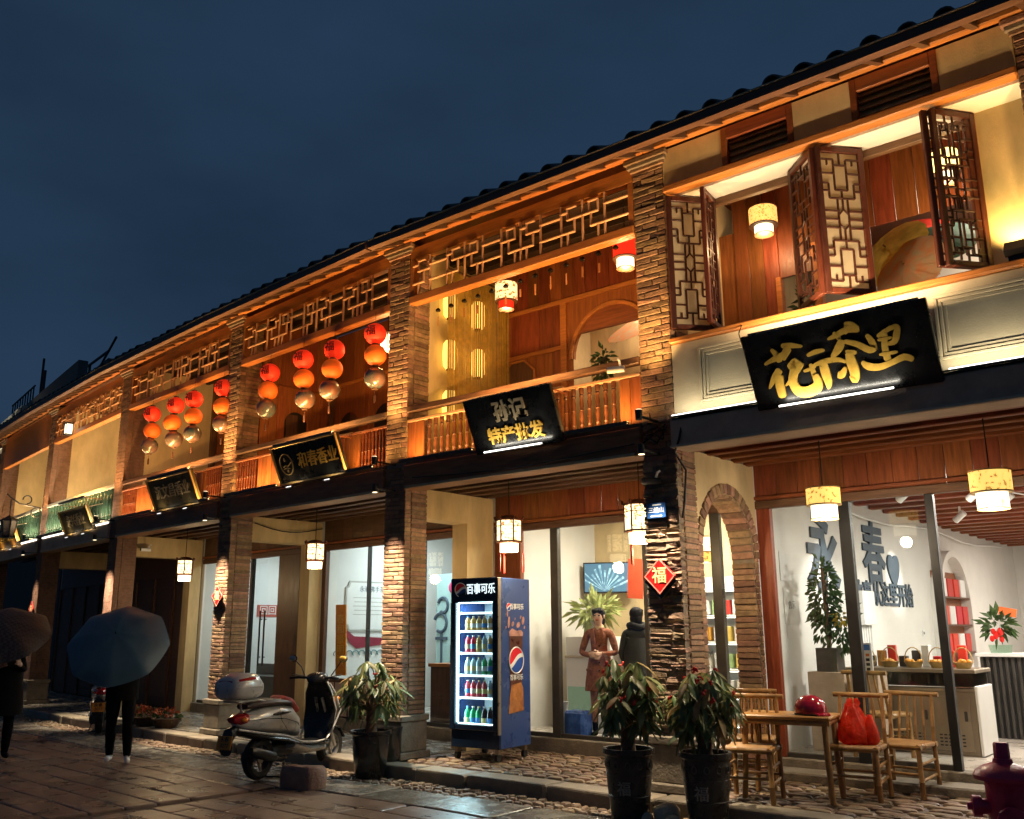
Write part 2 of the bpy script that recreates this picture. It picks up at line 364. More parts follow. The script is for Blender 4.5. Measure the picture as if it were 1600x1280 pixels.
# ------------------------------------------------------------------ shophouses
def brick_mesh(l, d, h, seed, rough=.004):
    r = random.Random(seed); bm = bmesh.new(); bmesh.ops.create_cube(bm, size=1); bmesh.ops.scale(bm, vec=(l, d, h), verts=bm.verts)
    bmesh.ops.bevel(bm, geom=bm.edges[:], offset=.006, segments=1, affect='EDGES')
    for v in bm.verts: v.co += Vector((r.uniform(-1, 1), r.uniform(-1, 1), r.uniform(-1, 1)))*rough
    me = bpy.data.meshes.new('brick'); bm.to_mesh(me); bm.free(); me.materials.append(brick_m); return me
_bm = {}
def bmesh_var(l, d, h, rough=.004, mat=None):
    k = (round(l, 3), round(d, 3), round(h, 3), rough, mat.name if mat else '')
    if k not in _bm:
        _bm[k] = [brick_mesh(l, d, h, len(_bm)*7+i, rough) for i in range(5)]
        if mat:
            for me in _bm[k]: me.materials[0] = mat
    return random.choice(_bm[k])
def pillar(root, x, individual=True, stone_low=False, label=None):
    w = .38; c = .0542
    p = span('pillar', root, mortar_m, x-w/2+.012, x+w/2-.012, .012, w-.006, .12, 6.43, 0)
    p['label'] = label or 'square brick pillar lit from above and below'
    lst = []
    def course(z, rough, out):
        k = course.k; course.k += 1; h = course.c-.008; e = .0
        o1 = rnd(0, out); o2 = rnd(0, out)
        sp = (.19, .19) if k % 2 else (.28, .10)
        if k % 4 == 3: sp = (.10, .28)
        # front bricks from the left to the corner; the corner brick shows its end on the side face
        lst.append(((x-w/2+sp[0]/2, .05-o1, z+h/2), (sp[0]-.008, .1, h), rough))
        lst.append(((x+w/2-sp[1]/2+e, .05-o2, z+h/2), (sp[1]-.008, .1, h), rough))
        lst.append(((x+w/2-.05+rnd(0, .006), .1+.14, z+h/2), (.1, .272, h), .004))
    course.k = 0; course.c = c
    z = .62
    while z < 3.6 and not stone_low: course(z, .0035, .005); z += c
    if stone_low:
        q_ = span('mortar_bed', p, mortar_m, x-w/2+.004, x+w/2-.004, .004, .05, .62, 3.22, 0); q_.location -= p.location
    if stone_low:            # ledge stone cladding on the front, brick on the side
        while z < 3.2:
            h = rnd(.03, .062); xx = x-w/2-rnd(0, .02)
            while xx < x+w/2-.02:
                l = min(rnd(.1, .3), x+w/2+.006-xx)
                if l > .03: lst.append(((xx+l/2, .05-rnd(0, .018), z+h/2), (l-.006, .1, h-.006), 'stone'))
                xx += l
            z += h
        z = .62
        while z < 3.6:
            lst.append(((x+w/2-.05+rnd(0, .005), .1+.14, z+c/2), (.1, .272, c-.008), .004)); z += c
    c = .0645; course.c = c; z = 3.23 if stone_low else 3.6+rnd(.005, .01)+.05
    while z < 6.40: course(z, .004, .006); z += c
    if individual:
        for cc, d, rg in lst:
            if rg == 'stone':
                q = tuple(round(v/.02)*.02+.0 for v in (d[0],))[0]; ob('stone', bmesh_var(1, d[1], 1, .02, slate_m) if False else stonebrick(d), p, Vector(cc)-p.location, (R(rnd(-2, 2)), R(rnd(-2, 2)), R(rnd(-2, 2))))
            else: ob('brick', bmesh_var(*d, rg), p, Vector(cc)-p.location, (R(rnd(-.5, .5)), R(rnd(-.6, .6)), R(rnd(-.6, .6))))
    else:
        mb = MB()
        for cc, d, rg in lst: mb.box(Vector(cc)-p.location, d, Matrix.Rotation(R(rnd(-1, 1)), 3, 'Y'))
        tag(mb.build('brickwork', brick_m, p), kind='stuff')
    # capital and pedestal
    o = Vector((0, 0, 0))-p.location
    for k, (e, z0, z1) in enumerate(((.02, 6.43, 6.47), (.045, 6.47, 6.515), (.07, 6.515, 6.57))):
        q = span('capital', p, brick_m if k != 1 else mortar_m, x-w/2-e, x+w/2+e, -e, w+e*.5, z0, z1, .006); q.location += o
    for e, z0, z1, mm in ((.05, .54, .615, stone_m), (.03, .2, .54, stone_m), (.065, .118, .2, stone_m)):
        q = span('pedestal', p, mm, x-w/2-e, x+w/2+e, -e, w+e, z0, z1, .012); q.location += o
    return p
_sb = {}
def stonebrick(d):
    k = (round(d[0]/.04), round(d[2]/.012))
    if k not in _sb:
        r = random.Random(len(_sb)*11+3); l, h = k[0]*.04-.004, k[1]*.012; v = []
        for q in range(3):
            bm = bmesh.new(); bmesh.ops.create_cube(bm, size=1); bmesh.ops.scale(bm, vec=(max(.03, l), .1, max(.02, h)), verts=bm.verts)
            bmesh.ops.bevel(bm, geom=bm.edges[:], offset=.008, segments=1, affect='EDGES')
            for a in bm.verts: a.co += Vector((r.uniform(-1, 1)*.008, r.uniform(-1, 1)*.012, r.uniform(-1, 1)*.006))
            me = bpy.data.meshes.new('stone'); bm.to_mesh(me); bm.free(); me.materials.append(slate_m); v.append(me)
        _sb[k] = v
    return random.choice(_sb[k])
def arc(cx, cz, r, a0, a1, n, rz=None):
    rz = rz or r; return [(cx+r*math.cos(R(a0+(a1-a0)*i/n)), cz+rz*math.sin(R(a0+(a1-a0)*i/n))) for i in range(n+1)]

# roof: barrel tile ends over the gutter, soffit boards and rafter tails
tile_mb = MB()
n = 7; secs = []
for y, r_ in ((0, .092), (.34, .084)):
    z = y*.45; secs.append([(r_*math.cos(math.pi*i/n), y, z+r_*math.sin(math.pi*i/n)) for i in range(n+1)]+[((r_-.018)*math.cos(math.pi*i/n), y, z+(r_-.018)*math.sin(math.pi*i/n)) for i in range(n, -1, -1)])
tile_mb.loft(secs); TILE = tile_mb.mesh('roof_tile', tile_m, 40)
def eave(root, L, i, ext=(0, 0)):
    x0, x1 = -ext[0], L+ext[1]
    rf = MB(); rf.add([(x0, -.5, 6.49), (x1, -.5, 6.49), (x1, 3.6, 8.34), (x0, 3.6, 8.34), (x0, -.5, 6.455), (x1, -.5, 6.455), (x1, 3.6, 8.305), (x0, 3.6, 8.305)],
                      [(0, 1, 2, 3), (7, 6, 5, 4), (0, 4, 5, 1), (1, 5, 6, 2), (2, 6, 7, 3), (3, 7, 4, 0)])
    roof = rf.build('roof', tile_m, root); roof['label'] = 'dark barrel tile roof above a gutter'
    g = MB(); g.box(((x0+x1)/2, -.545, 6.425), (x1-x0, .09, .085)); gt = g.build('gutter', wood_d, roof)
    span('gutter_lip', roof, gutter_m, x0, x1, -.6, -.575, 6.472, 6.492, .004)
    x = x0+.15
    while x < x1-.05:
        ob('roof_tile', TILE, roof, (x+rnd(-.008, .008), -.56+rnd(-.015, .015), 6.487), (R(rnd(-1.5, 1.5)), R(rnd(-2, 2)), R(rnd(-1.5, 1.5)))); x += .305
    more = MB(); x = x0+.15          # the rest of the tile columns up the slope, seen only edge-on
    while x < x1-.05:
        for k in range(1, 11):
            more.add([(x+v.co.x, -.56+k*.33+v.co.y, 6.487+k*.149+v.co.z+.004) for v in TILE.vertices], [tuple(f.vertices) for f in TILE.polygons])
        x += .305
    tag(more.build('tile_field', tile_m, roof), kind='stuff')
    # fascia moulding at the wall head and soffit rafters
    span('eave_moulding', roof, wood_o, x0, x1, -.1, -.02, 6.58, 6.64, .01)
    span('eave_board', roof, wood_rx, x0, x1, -.06, .3, 6.645, 6.70, .004)
    x = x0+.12
    while x < x1:
        b = MB(); b.add([(x-.03, -.5, 6.385), (x+.03, -.5, 6.385), (x+.03, .25, 6.72), (x-.03, .25, 6.72), (x-.03, -.5, 6.452), (x+.03, -.5, 6.452), (x+.03, .25, 6.79), (x-.03, .25, 6.79)],
                        [(3, 2, 1, 0), (4, 5, 6, 7), (0, 1, 5, 4), (1, 2, 6, 5), (2, 3, 7, 6), (3, 0, 4, 7)])
        b.build('rafter', wood_d, roof); x += .4
    return roof

def lattice(root, L, x0, x1, z0, z1, cells, y=.05, th=.023, frame=True, mirror=False):
    t = bx('lattice_transom', root, wood_o, ((x0+x1)/2, y, z0-.055), (x1-x0, .13, .11), bev=.012)
    t['label'] = 'carved lattice transom with a round-edged lower beam'
    o = -t.location
    def part(nm, mat, a, b, zz0, zz1, yy=y, d=.1):
        q = span(nm, t, mat, a, b, yy-d/2, yy+d/2, zz0, zz1, .006); q.location += o; return q
    part('top_beam', wood_o, x0, x1, z1, z1+.17)
    part('side_post', wood_o, x0, x0+.07, z0, z1); part('side_post', wood_o, x1-.07, x1, z0, z1)
    a, b = x0+.07, x1-.07; w = (b-a)/cells; H = z1-z0
    def bar(u0, v0, u1, v1, dy=0):
        xa, xb = a+u0*w, a+u1*w; za, zb = z0+v0*H, z0+v1*H
        if abs(xa-xb) < 1e-6: part('lattice_bar', latt_m, xa-th/2, xa+th/2, min(za, zb), max(za, zb), y-.048-.004*dy, .03)
        else: part('lattice_bar', latt_m, min(xa, xb)-th/2, max(xa, xb)+th/2, za-th/2, za+th/2, y-.048-.004*dy, .034)
    for k in range(cells):
        m = (k % 2 == 1) != mirror
        f = (lambda u: k+1-u) if m else (lambda u: k+u)
        if k: bar(k, 0, k, 1)
        if k % 3 == 1:
            bar(f(0), .3, f(1), .3, 1); bar(f(0), .72, f(1), .72, 1)
        else:
            bar(f(0), .3, f(.62), .3, 1); bar(f(.62), .3, f(.62), .62); bar(f(.3), .62, f(1), .62, 1); bar(f(.3), .62, f(.3), .9)
            bar(f(.3), .9, f(.7), .9, 1); bar(f(.3), .0, f(.3), .3)
            if k % 2: bar(f(.7), .62, f(.7), .9)
            else: bar(f(0), .8, f(.3), .8, 1)
    return t

def baluster_mesh(name, mat, h, r, kind='turned'):
    mb = MB()
    if kind == 'turned':
        pr = [(r, 0), (r, .12*h), (r*.75, .14*h), (r*1.05, .18*h), (r*.65, .22*h), (r*.95, .34*h), (r*.7, .48*h), (r*1.0, .5*h), (r*.7, .53*h), (r*.9, .66*h), (r*.6, .78*h), (r*1.05, .82*h), (r*.75, .86*h), (r, .88*h), (r, h)]
    else:
        pr = [(r*.8, 0), (r*.8, .08*h), (r*.45, .12*h), (r*1.15, .36*h), (r*.8, .6*h), (r*.4, .8*h), (r*.75, .88*h), (r*.75, h)]
    mb.lathe(pr, 10); return mb.mesh(name, mat, 40)
BAL = baluster_mesh('baluster', pm('baluster_wood', (.11, .038, .016), .35, .3, 8, .1, 30), .5, .027)
BALS = baluster_mesh('baluster', pm('baluster_wood_slim', (.12, .032, .014), .35, .3, 8, .1, 30), .5, .02)
BALG = baluster_mesh('baluster', pm('green_glaze', (.045, .085, .055), .2, .3, 8, .05), .5, .05, 'vase')

def cross_wall(root, mat, z0=3.6, z1=6.62, x=0, y0=.37, y1=1.8, t=.26, name='cross_wall'):
    return span(name, root, mat, x-t/2, x+t/2, y0, y1, z0, z1, 0)

HOUSE_LABELS = ['tea shop house with carved open shutters and big gold calligraphy board, nearest on the right',
 'brick shophouse with two red lanterns in its balcony and a drinks fridge below',
 'shophouse with ball lanterns over a black framed signboard, next to the fridge house',
 'shophouse with ball lanterns over an olive framed signboard, beyond the scooter',
 'shophouse with green glazed balusters and white lit balcony edge',
 'farthest shophouse at the left picture edge with an iron bracket lamp']
ROOT = []
for i in range(6):
    f = FR[i]; r = thing('shophouse', HOUSE_LABELS[i], 'building', f.w(0, 0), f.rz, 'terrace of two-storey shophouses'); ROOT.append(r)
    L = f.L
    eave(r, L, i, (0, 2.6) if i == 0 else ((4, 0) if i == 5 else (0, 0)))
    pillar(r, 0, i <= 2, i == 0, ['rough ledge-stone and brick pillar carrying a blue plate and red plaque', 'brick pillar with dark side behind the potted plant and scooter', 'slim brick pillar with a red plaque behind the scooter', 'brick pillar behind the blue umbrella', 'dim brick pillar near the far lantern', 'brick pillar at the left edge'][i])
    # floor beam, arcade ceiling with joists
    if i == 0: pass
    else:
        bm_ = beam_m if i < 4 else grey_beam
        span('floor_beam', r, bm_, .19, L-.19, -.05, .22, 3.3, 3.6, .01)
        span('batten', r, gutter_m if i < 4 else grey_pl, .25, L-.25, -.075, -.052, 3.30, 3.335, .004)
    span('arcade_ceiling', r, wood_d, -.13, L-.13, .22, 1.78, 3.47, 3.6, 0)
    for k in range(5):
        yy = .42+k*.3; span('joist', r, wood_rx if i == 0 else wood_d, .14, L-.14, yy-.045, yy+.045, 3.36, 3.468, .01)
    # party walls upstairs and shop party walls
    span('party_wall', r, white_w, -.12, .12, 1.8, 14.5 if i == 0 else 6.0, -.02, 3.46, 0)
    cross_wall(r, [cream, cream, wood_d, cream, cream, cream][i])
    span('upper_floor', r, wood_d, -.12, L-.12, 1.78, 6.0, 3.465, 3.605, 0)
    if i:
        span('loft_ceiling', r, cream if i > 3 else pm('loft_shade_wood', (.03, .015, .009), .7, .3), .13, L-.13, .3, 1.8, 6.62, 6.655, 0)  # near-black wood puts the shade behind the lattice into the ceiling colour
        for k in range(8 if i > 3 else 0): span('ceiling_beam', r, wood_d, .4+k*.5, .49+k*.5, .32, 1.8, 6.5, 6.618, .008)
        for k in range(4 if i < 4 else 0): span('ceiling_beam', r, pm('loft_shade_wood', (.03, .015, .009)), .13, L-.13, .45+k*.36, .54+k*.36, 6.53, 6.618, .008)
rz0 = ROOT[0]; L0 = FR[0].L
# closing pillar at the right end of the tea shop
p = pillar(rz0, L0, True, False, 'brick pillar at the right picture edge beside the cream wall')

# ---- ground floor cross walls with openings
def lintel_wall(root, mat, y_j):          # plaster lintel over the arcade passage and a jamb by the shopfront
    span('cross_wall', root, mat, -.14, .14, .38, 1.72, 2.98, 3.355, 0)
    span('jamb', root, mat, -.135, .135, y_j, 1.72, .1, 2.98, 0)
lintel_wall(ROOT[1], cream2, 1.2); lintel_wall(ROOT[2], cream2, 1.5); lintel_wall(ROOT[3], cream2, 1.5); lintel_wall(ROOT[4], cream2, 1.5)
# tea shop: arched cross wall with brick ring
y0, y1, zs = .62, 1.5, 2.45
def arch_wall(root):
    cy, r_ = 1.06, .6; t = .17; tb_ = -.10
    out = [(.38, .1), (.38, 3.37), (1.75, 3.37), (1.75, .1), (cy+r_, .1)]+arc(cy, 2.33, r_, 0, 180, 16, .66)+[(cy-r_, .1)]
    mb = MB(); n = len(out)
    # side faces as strips either side of the opening
    for d in (tb_, t):
        pts = arc(cy, 2.33, r_, 0, 180, 16, .66)
        for k in range(16):
            a, b = pts[k], pts[k+1]
            mb.add([(d, a[0], a[1]), (d, b[0], b[1]), (d, b[0], 3.37), (d, a[0], 3.37)], [(0, 1, 2, 3)])
        for ya, yb in ((.38, cy-r_), (cy+r_, 1.75)): mb.add([(d, ya, .1), (d, yb, .1), (d, yb, 3.37), (d, ya, 3.37)], [(0, 1, 2, 3)])
    w = mb.build('arched_wall', cream, root); w['label'] = 'cream plaster arch wall across the arcade'
    ring = MB(); pts = arc(cy, 2.33, r_, 0, 180, 16, .66); pin = [(cy+r_, .1)]+pts+[(cy-r_, .1)]
    for k in range(len(pin)-1):
        a, b = pin[k], pin[k+1]; ring.add([(tb_, a[0], a[1]), (t, a[0], a[1]), (t, b[0], b[1]), (tb_, b[0], b[1])], [(0, 1, 2, 3)])
    ring.build('arch_lining', mortar_m, w)
    # bricks lining the reveal and ringing the arch face
    for k in range(34):
        z = .12+k*.064
        for s_ in (1, -1):
            ob('brick', bmesh_var(.262, .05, .056), w, (.035+rnd(-.004, .004), cy+s_*(r_-.008), z+.03))
    N = 24
    for k in range(N):
        a = R(180*(k+.5)/N); yy, zz = cy+(r_-.008)*math.cos(a), 2.33+(.66-.008)*math.sin(a)
        ob('brick', bmesh_var(.262, .07, .05), w, (.035, yy, zz), (a+math.pi/2, 0, 0))
        ob('voussoir', bmesh_var(.03, .078, .11), w, (t+.006, cy+(r_+.055)*math.cos(a), 2.33+(.66+.055)*math.sin(a)), (a+math.pi/2, 0, 0))
    for k in range(34):
        z = .12+k*.066
        ob('brick', bmesh_var(.03, .10, .058), w, (t+.006, cy-r_-.05, z+.03)); ob('brick', bmesh_var(.03, .05, .058), w, (t+.006, cy+r_+.026, z+.03))
arch_wall(rz0)
# ------------------------------------------------------------------ lamps: colours
WARM = (1, .62, .28); ORANGE = (1, .52, .16); SOFT = (1, .8, .55); COOL = (.82, .95, 1); WHITE = (1, .93, .82)
led_white = em('led_white', (1, .95, .85), 3.5, small=True); led_warm = em('led_warm', (1, .6, .22), 6, small=True)
lens_m = em('lamp_lens', (1, .8, .5), 3, small=True); lens_c = em('panel_light', (1, .96, .9), 3, small=True)
def housing(parent, loc, d, name='spot_housing'):
    mb = MB(); d = Vector(d).normalized(); p = Vector(loc); mb.tube([p-d*.11, p-d*.012], [.032, .038], 12); h = mb.build(name, black_m, parent, smooth=40)
    l = MB(); l.tube([p-d*.011, p-d*.006], .03, 12); l.build('lens', lens_m, h); return h
ordinal = ['nearest', 'second', 'third', 'fourth', 'fifth', 'farthest']
def uplight(i, x, e, lab, y=-.36, z=3.7):
    r = thing('uplight', lab, 'spotlight', FR[i].w(x, y, z), FR[i].rz, 'pillar uplights')
    d = (0, .045, 1); housing(r, (0, 0, 0), d); bx('bracket', r, black_m, (0, .17, -.07), (.03, .36, .02))
    aim(light('SPOT', 'uplight_lamp', (0, 0, .01), e, (1, .56, .19), r, size=.03, spot=62, blend=.9), (0, .16, 1))
def downlight(i, x, e, lab, y=-.34, z=3.24, col=SOFT):
    r = thing('downlight', lab, 'spotlight', FR[i].w(x, y, z), FR[i].rz, 'pillar downlights')
    housing(r, (0, 0, 0), (0, .03, -1)); bx('bracket', r, black_m, (0, .17, .06), (.03, .34, .02))
    aim(light('SPOT', 'downlight_lamp', (0, 0, -.01), e, col, r, size=.03, spot=52, blend=1), (0, .12, -1))
PN = ['ledge-stone pillar with the red plaque', 'brick pillar beside the fridge', 'brick pillar behind the scooter', 'brick pillar behind the blue umbrella', 'fourth brick pillar from the tea shop', 'pillar at the left picture edge']
UPE = [330, 360, 310, 270, 230, 170]; DNE = [750, 1150, 1250, 1200, 300, 150]
for i in range(6):
    uplight(i, 0, UPE[i], 'small black uplight at balcony level on the '+PN[i])
    downlight(i, 0, DNE[i], 'small black downlight under the beam on the '+PN[i])
uplight(0, L0, 230, 'small black uplight on the brick pillar at the right picture edge')
def washer(i, x0, x1, y, z, e, col, lab, tilt=25, mat=led_warm, w=.03):
    """linear wall washer: aluminium channel with a strip that lights upward"""
    f = FR[i]; r = thing('linear_light', lab, 'light', f.w((x0+x1)/2, y, z), f.rz, 'linear light strips')
    bx('channel', r, dgrey, (0, 0, -.022), (x1-x0, w+.012, .01)); bx('strip', r, mat, (0, 0, -.012), (x1-x0-.02, w*.5, .006), bev=0)
    for s_ in (-1, 1): bx('channel_lip', r, dgrey, (0, s_*(w/2+.003), -.002), (x1-x0, .006, .03), bev=0)
    if y < -.2:
        for q in (-.485, .485): bx('arm', r, wood_rx, (q*(x1-x0), -y/2, -.034), (.02, -y, .012))
    l = light('AREA', 'strip_lamp', (0, 0, .012), e, col, r, size=x1-x0, size_y=.03); l.rotation_euler = (R(180-tilt), 0, 0); return r
BAYN = ['tea shop', 'fridge house', 'black signboard house', 'olive signboard house', 'green baluster house', 'farthest house']
# warm washers on the handrails light lattice, eaves and capitals
for i, e in ((1, 44), (2, 46), (3, 48), (4, 50), (5, 50)):
    a_, b_ = {1: (1.46, 2.8), 2: (1.68, 3.32), 3: (1.96, 3.66), 4: (2.0, 3.75), 5: (1.35, 3.25)}[i]; tot = a_-.25+FR[i].L-.25-b_
    for x0_, x1_, sd in ((.25, a_, 'left'), (b_, FR[i].L-.25, 'right')): washer(i, x0_, x1_, -.17, 3.635, e*1.05*(x1_-x0_)/tot, ORANGE if i < 4 else (1, .82, .55), 'warm light strip on the balcony edge %s of the signboard, %s' % (sd, BAYN[i]), 4)
for i, a_, b_, e in ((1, 1.55, 2.7, 75), (2, 1.8, 3.2, 75), (3, 2.05, 3.55, 75), (4, 2.1, 3.65, 70)):
    washer(i, a_, b_, -.33, 4.155, e, ORANGE, 'added unseen warm light strip on top of the signboard, '+BAYN[i], 10)  # added unseen strips, brighten the lattice from in front
washer(0, 1.2, 2.7, -.36, 4.2, 98, (1, .68, .36), 'added unseen warm light strip on top of the big tea shop signboard', 6)  # added unseen strip, brightens the frieze above the tea shop windows

# ================================================================== upper storeys
def boards(parent, mat, x0, x1, y, z0, z1, w=.15, t=.025, name='board'):
    n = max(1, round((x1-x0)/w)); s_ = (x1-x0)/n
    for k in range(n): bx(name, parent, mat, (x0+(k+.5)*s_, y+rnd(-.003, .003), (z0+z1)/2), (s_-.004, t, z1-z0), bev=.004)
def boards_x(parent, mat, x, y0, y1, z0, z1, w=.15, t=.025, name='board'):
    n = max(1, round((y1-y0)/w)); s_ = (y1-y0)/n
    for k in range(n): bx(name, parent, mat, (x+rnd(-.003, .003), y0+(k+.5)*s_, (z0+z1)/2), (t, s_-.004, z1-z0), bev=.004)
def balustrade(i, kind):
    r = ROOT[i]; L = FR[i].L; a, b = .19, L-.19
    g = span('railing', r, wood_d, a, b, -.02, .08, 4.28, 4.36, .012); o = -g.location
    g['label'] = {'turned': 'dark handrail with turned wooden balusters', 'slim': 'dark handrail with slim carved balusters and board panels', 'green': 'pale stone rail with green glazed balusters'}[kind]
    def part(nm, mat, x0, x1, y0, y1, z0, z1, bev=.005):
        q = span(nm, g, mat, x0, x1, y0, y1, z0, z1, bev); q.location += o; return q
    if kind == 'green':
        g.data.materials.clear(); g.data = g.data.copy(); g.data.materials.append(grey_pl)
        part('base_rail', grey_pl, a, b, -.03, .09, 3.6, 3.68); part('led_edge', led_white, a+.05, b-.05, -.06, -.035, 3.60, 3.625, 0)
        x = a+.1
        while x < b-.05: ob('baluster', BALG, g, Vector((x, .03, 3.7))+o, scale=(1, 1, 1.15)); x += .19
        return g
    part('mid_rail', latt_m if kind == 'turned' else pm('rail_wood', (.3, .1, .04), .4, .3, 8, .1), a, b, 0, .06, 4.155, 4.19)
    part('base_rail', wood_d, a, b, -.01, .07, 3.602, 3.65)
    bal, sp, z, hh = (BAL, .105, 3.652, 1.0) if kind == 'turned' else (BALS, .072, 3.652, 1.0)
    if kind == 'turned': segs = [('p', a, a+.28), ('b', a+.32, b-.3), ('p', b-.27, b)]
    else: segs = [('b', a+.02, a+.62), ('p', a+.64, b-.95), ('p', b-.93, b-.6), ('b', b-.58, b-.02)]
    for k, x0, x1 in segs:
        if k == 'p': 
            n = max(1, round((x1-x0)/.13)); s_ = (x1-x0)/n
            for q in range(n): w = bx('board', g, wood_v, Vector((x0+(q+.5)*s_, .03+rnd(-.003, .003), 3.9))+o, (s_-.004, .025, .5), bev=.004)
        else:
            x = x0+sp/2
            while x < x1: ob('baluster', bal, g, Vector((x, .03, z))+o); x += sp
    return g
balustrade(1, 'turned'); balustrade(2, 'slim'); balustrade(3, 'slim'); balustrade(4, 'green'); balustrade(5, 'green')
lattice(ROOT[1], FR[1].L, .19, FR[1].L-.19, 5.84, 6.34, 11)
lattice(ROOT[2], FR[2].L, .19, FR[2].L-.19, 5.84, 6.36, 11, mirror=True)
lattice(ROOT[3], FR[3].L, .19, FR[3].L-.19, 5.84, 6.36, 11, mirror=True)
lattice(ROOT[4], FR[4].L, .19, FR[4].L-.19, 5.84, 6.34, 13)
span('transom_panel', ROOT[5], wood_o, .19, FR[5].L-.19, 0, .1, 5.75, 6.55)
# --- fridge house: wooden back wall with an arch and an octagonal niche
r1 = ROOT[1]; LB = FR[1].L
bw = span('back_wall', r1, wood_rx, .13, LB-.13, 1.84, 1.9, 5.5, 6.62, 0); bw['label'] = 'red brown plank wall with an arch opening'; o = -bw.location
def bpart(fn, *a, **k):
    n0 = set(bw.children); fn(bw, *a, **k)
    for c in bw.children:
        if c not in n0: c.location += o
bpart(boards, wood_r, .13, LB-.13, 1.825, 6.02, 6.62, .2); bpart(boards, wood_r, .13, 1.32, 1.822, 5.35, 6.0, .4)
bpart(boards, wood_v, .13, 1.3, 1.82, 3.6, 5.33, .14); bpart(boards, wood_v, 2.9, LB-.13, 1.82, 3.6, 6.0, .14)
for z in (6.0, 5.34): q = span('cross_rail', bw, wood_o, .13, LB-.13 if z > 5.5 else 1.32, 1.785, 1.83, z-.03, z+.03); q.location += o
q = span('post', bw, wood_o, 1.3, 1.4, 1.79, 1.86, 3.6, 5.98); q.location += o; q = span('post', bw, wood_o, 2.82, 2.9, 1.79, 1.86, 3.6, 5.98); q.location += o
mb = MB(); ac, ar = 2.11, .62; pts = arc(ac, 5.15, ar, 0, 180, 20)
for k in range(20): 
    a_, b_ = pts[k], pts[k+1]; mb.add([(a_[0], 1.83, a_[1]), (b_[0], 1.83, b_[1]), (b_[0], 1.83, 5.97), (a_[0], 1.83, 5.97), (a_[0], 1.88, a_[1]), (b_[0], 1.88, b_[1])], [(0, 1, 2, 3), (0, 4, 5, 1)])
for xa, xb in ((1.4, ac-ar), (ac+ar, 2.82)): mb.add([(xa, 1.83, 3.6), (xb, 1.83, 3.6), (xb, 1.83, 5.97), (xa, 1.83, 5.97)], [(0, 1, 2, 3)])
q = mb.build('arch_panel', wood_v, bw); q.location = o
for k in range(20):
    a = R(180*(k+.5)/20); q = bx('arch_trim', bw, wood_o, Vector((ac+(ar+.03)*math.cos(a), 1.815, 5.15+(ar+.03)*math.sin(a)))+o, (.107, .03, .05), (0, -a+math.pi/2, 0)); 
oc = [(.55+.32*math.cos(R(22.5+45*k)), 5.0+.30*math.sin(R(22.5+45*k))) for k in range(8)]
mb = MB(); mb.prism(oc, 1.795, 1.806); q = mb.build('octagon_niche', wood_dv, bw); q.location = o
for k in range(8):
    a, b = oc[k], oc[(k+1) % 8]; mid = Vector(((a[0]+b[0])/2, 1.79, (a[1]+b[1])/2)); bx('niche_trim', bw, wood_o, mid+o, (math.hypot(b[0]-a[0], b[1]-a[1])+.02, .035, .03), (0, -math.atan2(b[1]-a[1], b[0]-a[0]), 0))
# room behind the arch
span('inner_wall', r1, cream2, .8, LB-.1, 3.1, 3.2, 3.6, 6.6, 0); span('inner_ceiling', r1, cream, .8, LB-.1, 1.9, 3.1, 6.3, 6.4, 0); span('inner_side_wall', r1, cream, .8, .9, 1.9, 3.1, 3.6, 6.3, 0)
t = bx('panel_light', r1, lens_c, (2.6, 2.5, 6.28), (.5, .3, .02)); light('AREA', 'room_lamp', (2.4, 2.5, 6.25), 45, SOFT, r1, size=.5)
# bead curtain on the left party wall with lanterns behind it
cur = thing('bamboo_curtain', 'golden bamboo strand curtain hanging in the fridge house balcony', 'curtain', FR[1].w(.4, 1.15, 3.62))
strand_m = pm('bamboo_strand', (.62, .42, .08), .5, .25, 12, .1, trans=.45)
bx('rail', cur, wood_d, (0, 0, 2.72), (.03, 1.32, .03))
S = MB(); S.tube([(0, 0, 0), (0, 0, 2.7)], .0062, 5); SM = S.mesh('strand', strand_m)
for k in range(74): ob('strand', SM, cur, (rnd(-.006, .006), -.64+k*.0172+rnd(-.003, .003), rnd(0, .02)))
glow_y = em('curtain_lantern_glow', (1, .62, .12), 2.2)
for k, (yy, zz) in enumerate([(.72, 5.72), (.72, 5.0), (.72, 4.3), (1.28, 5.7), (1.28, 5.0), (1.28, 4.28)]):
    t = thing('cylinder_lantern', 'yellow cylinder lantern behind the bamboo curtain, %s row %s' % (('upper', 'middle', 'lower')[k % 3], ('left', 'right')[k//3]), 'lantern', FR[1].w(.245, yy, zz), group='lanterns behind the bamboo curtain')
    m = MB(); m.lathe([(.06, 0), (.095, .05), (.105, .2), (.095, .35), (.06, .4)], 14); m.build('shade', glow_y, t, smooth=50)
    for z in (0, .4): m = MB(); m.lathe([(.055, -.012), (.055, .012)], 14); m.build('ring', wood_d, t, (0, 0, z))
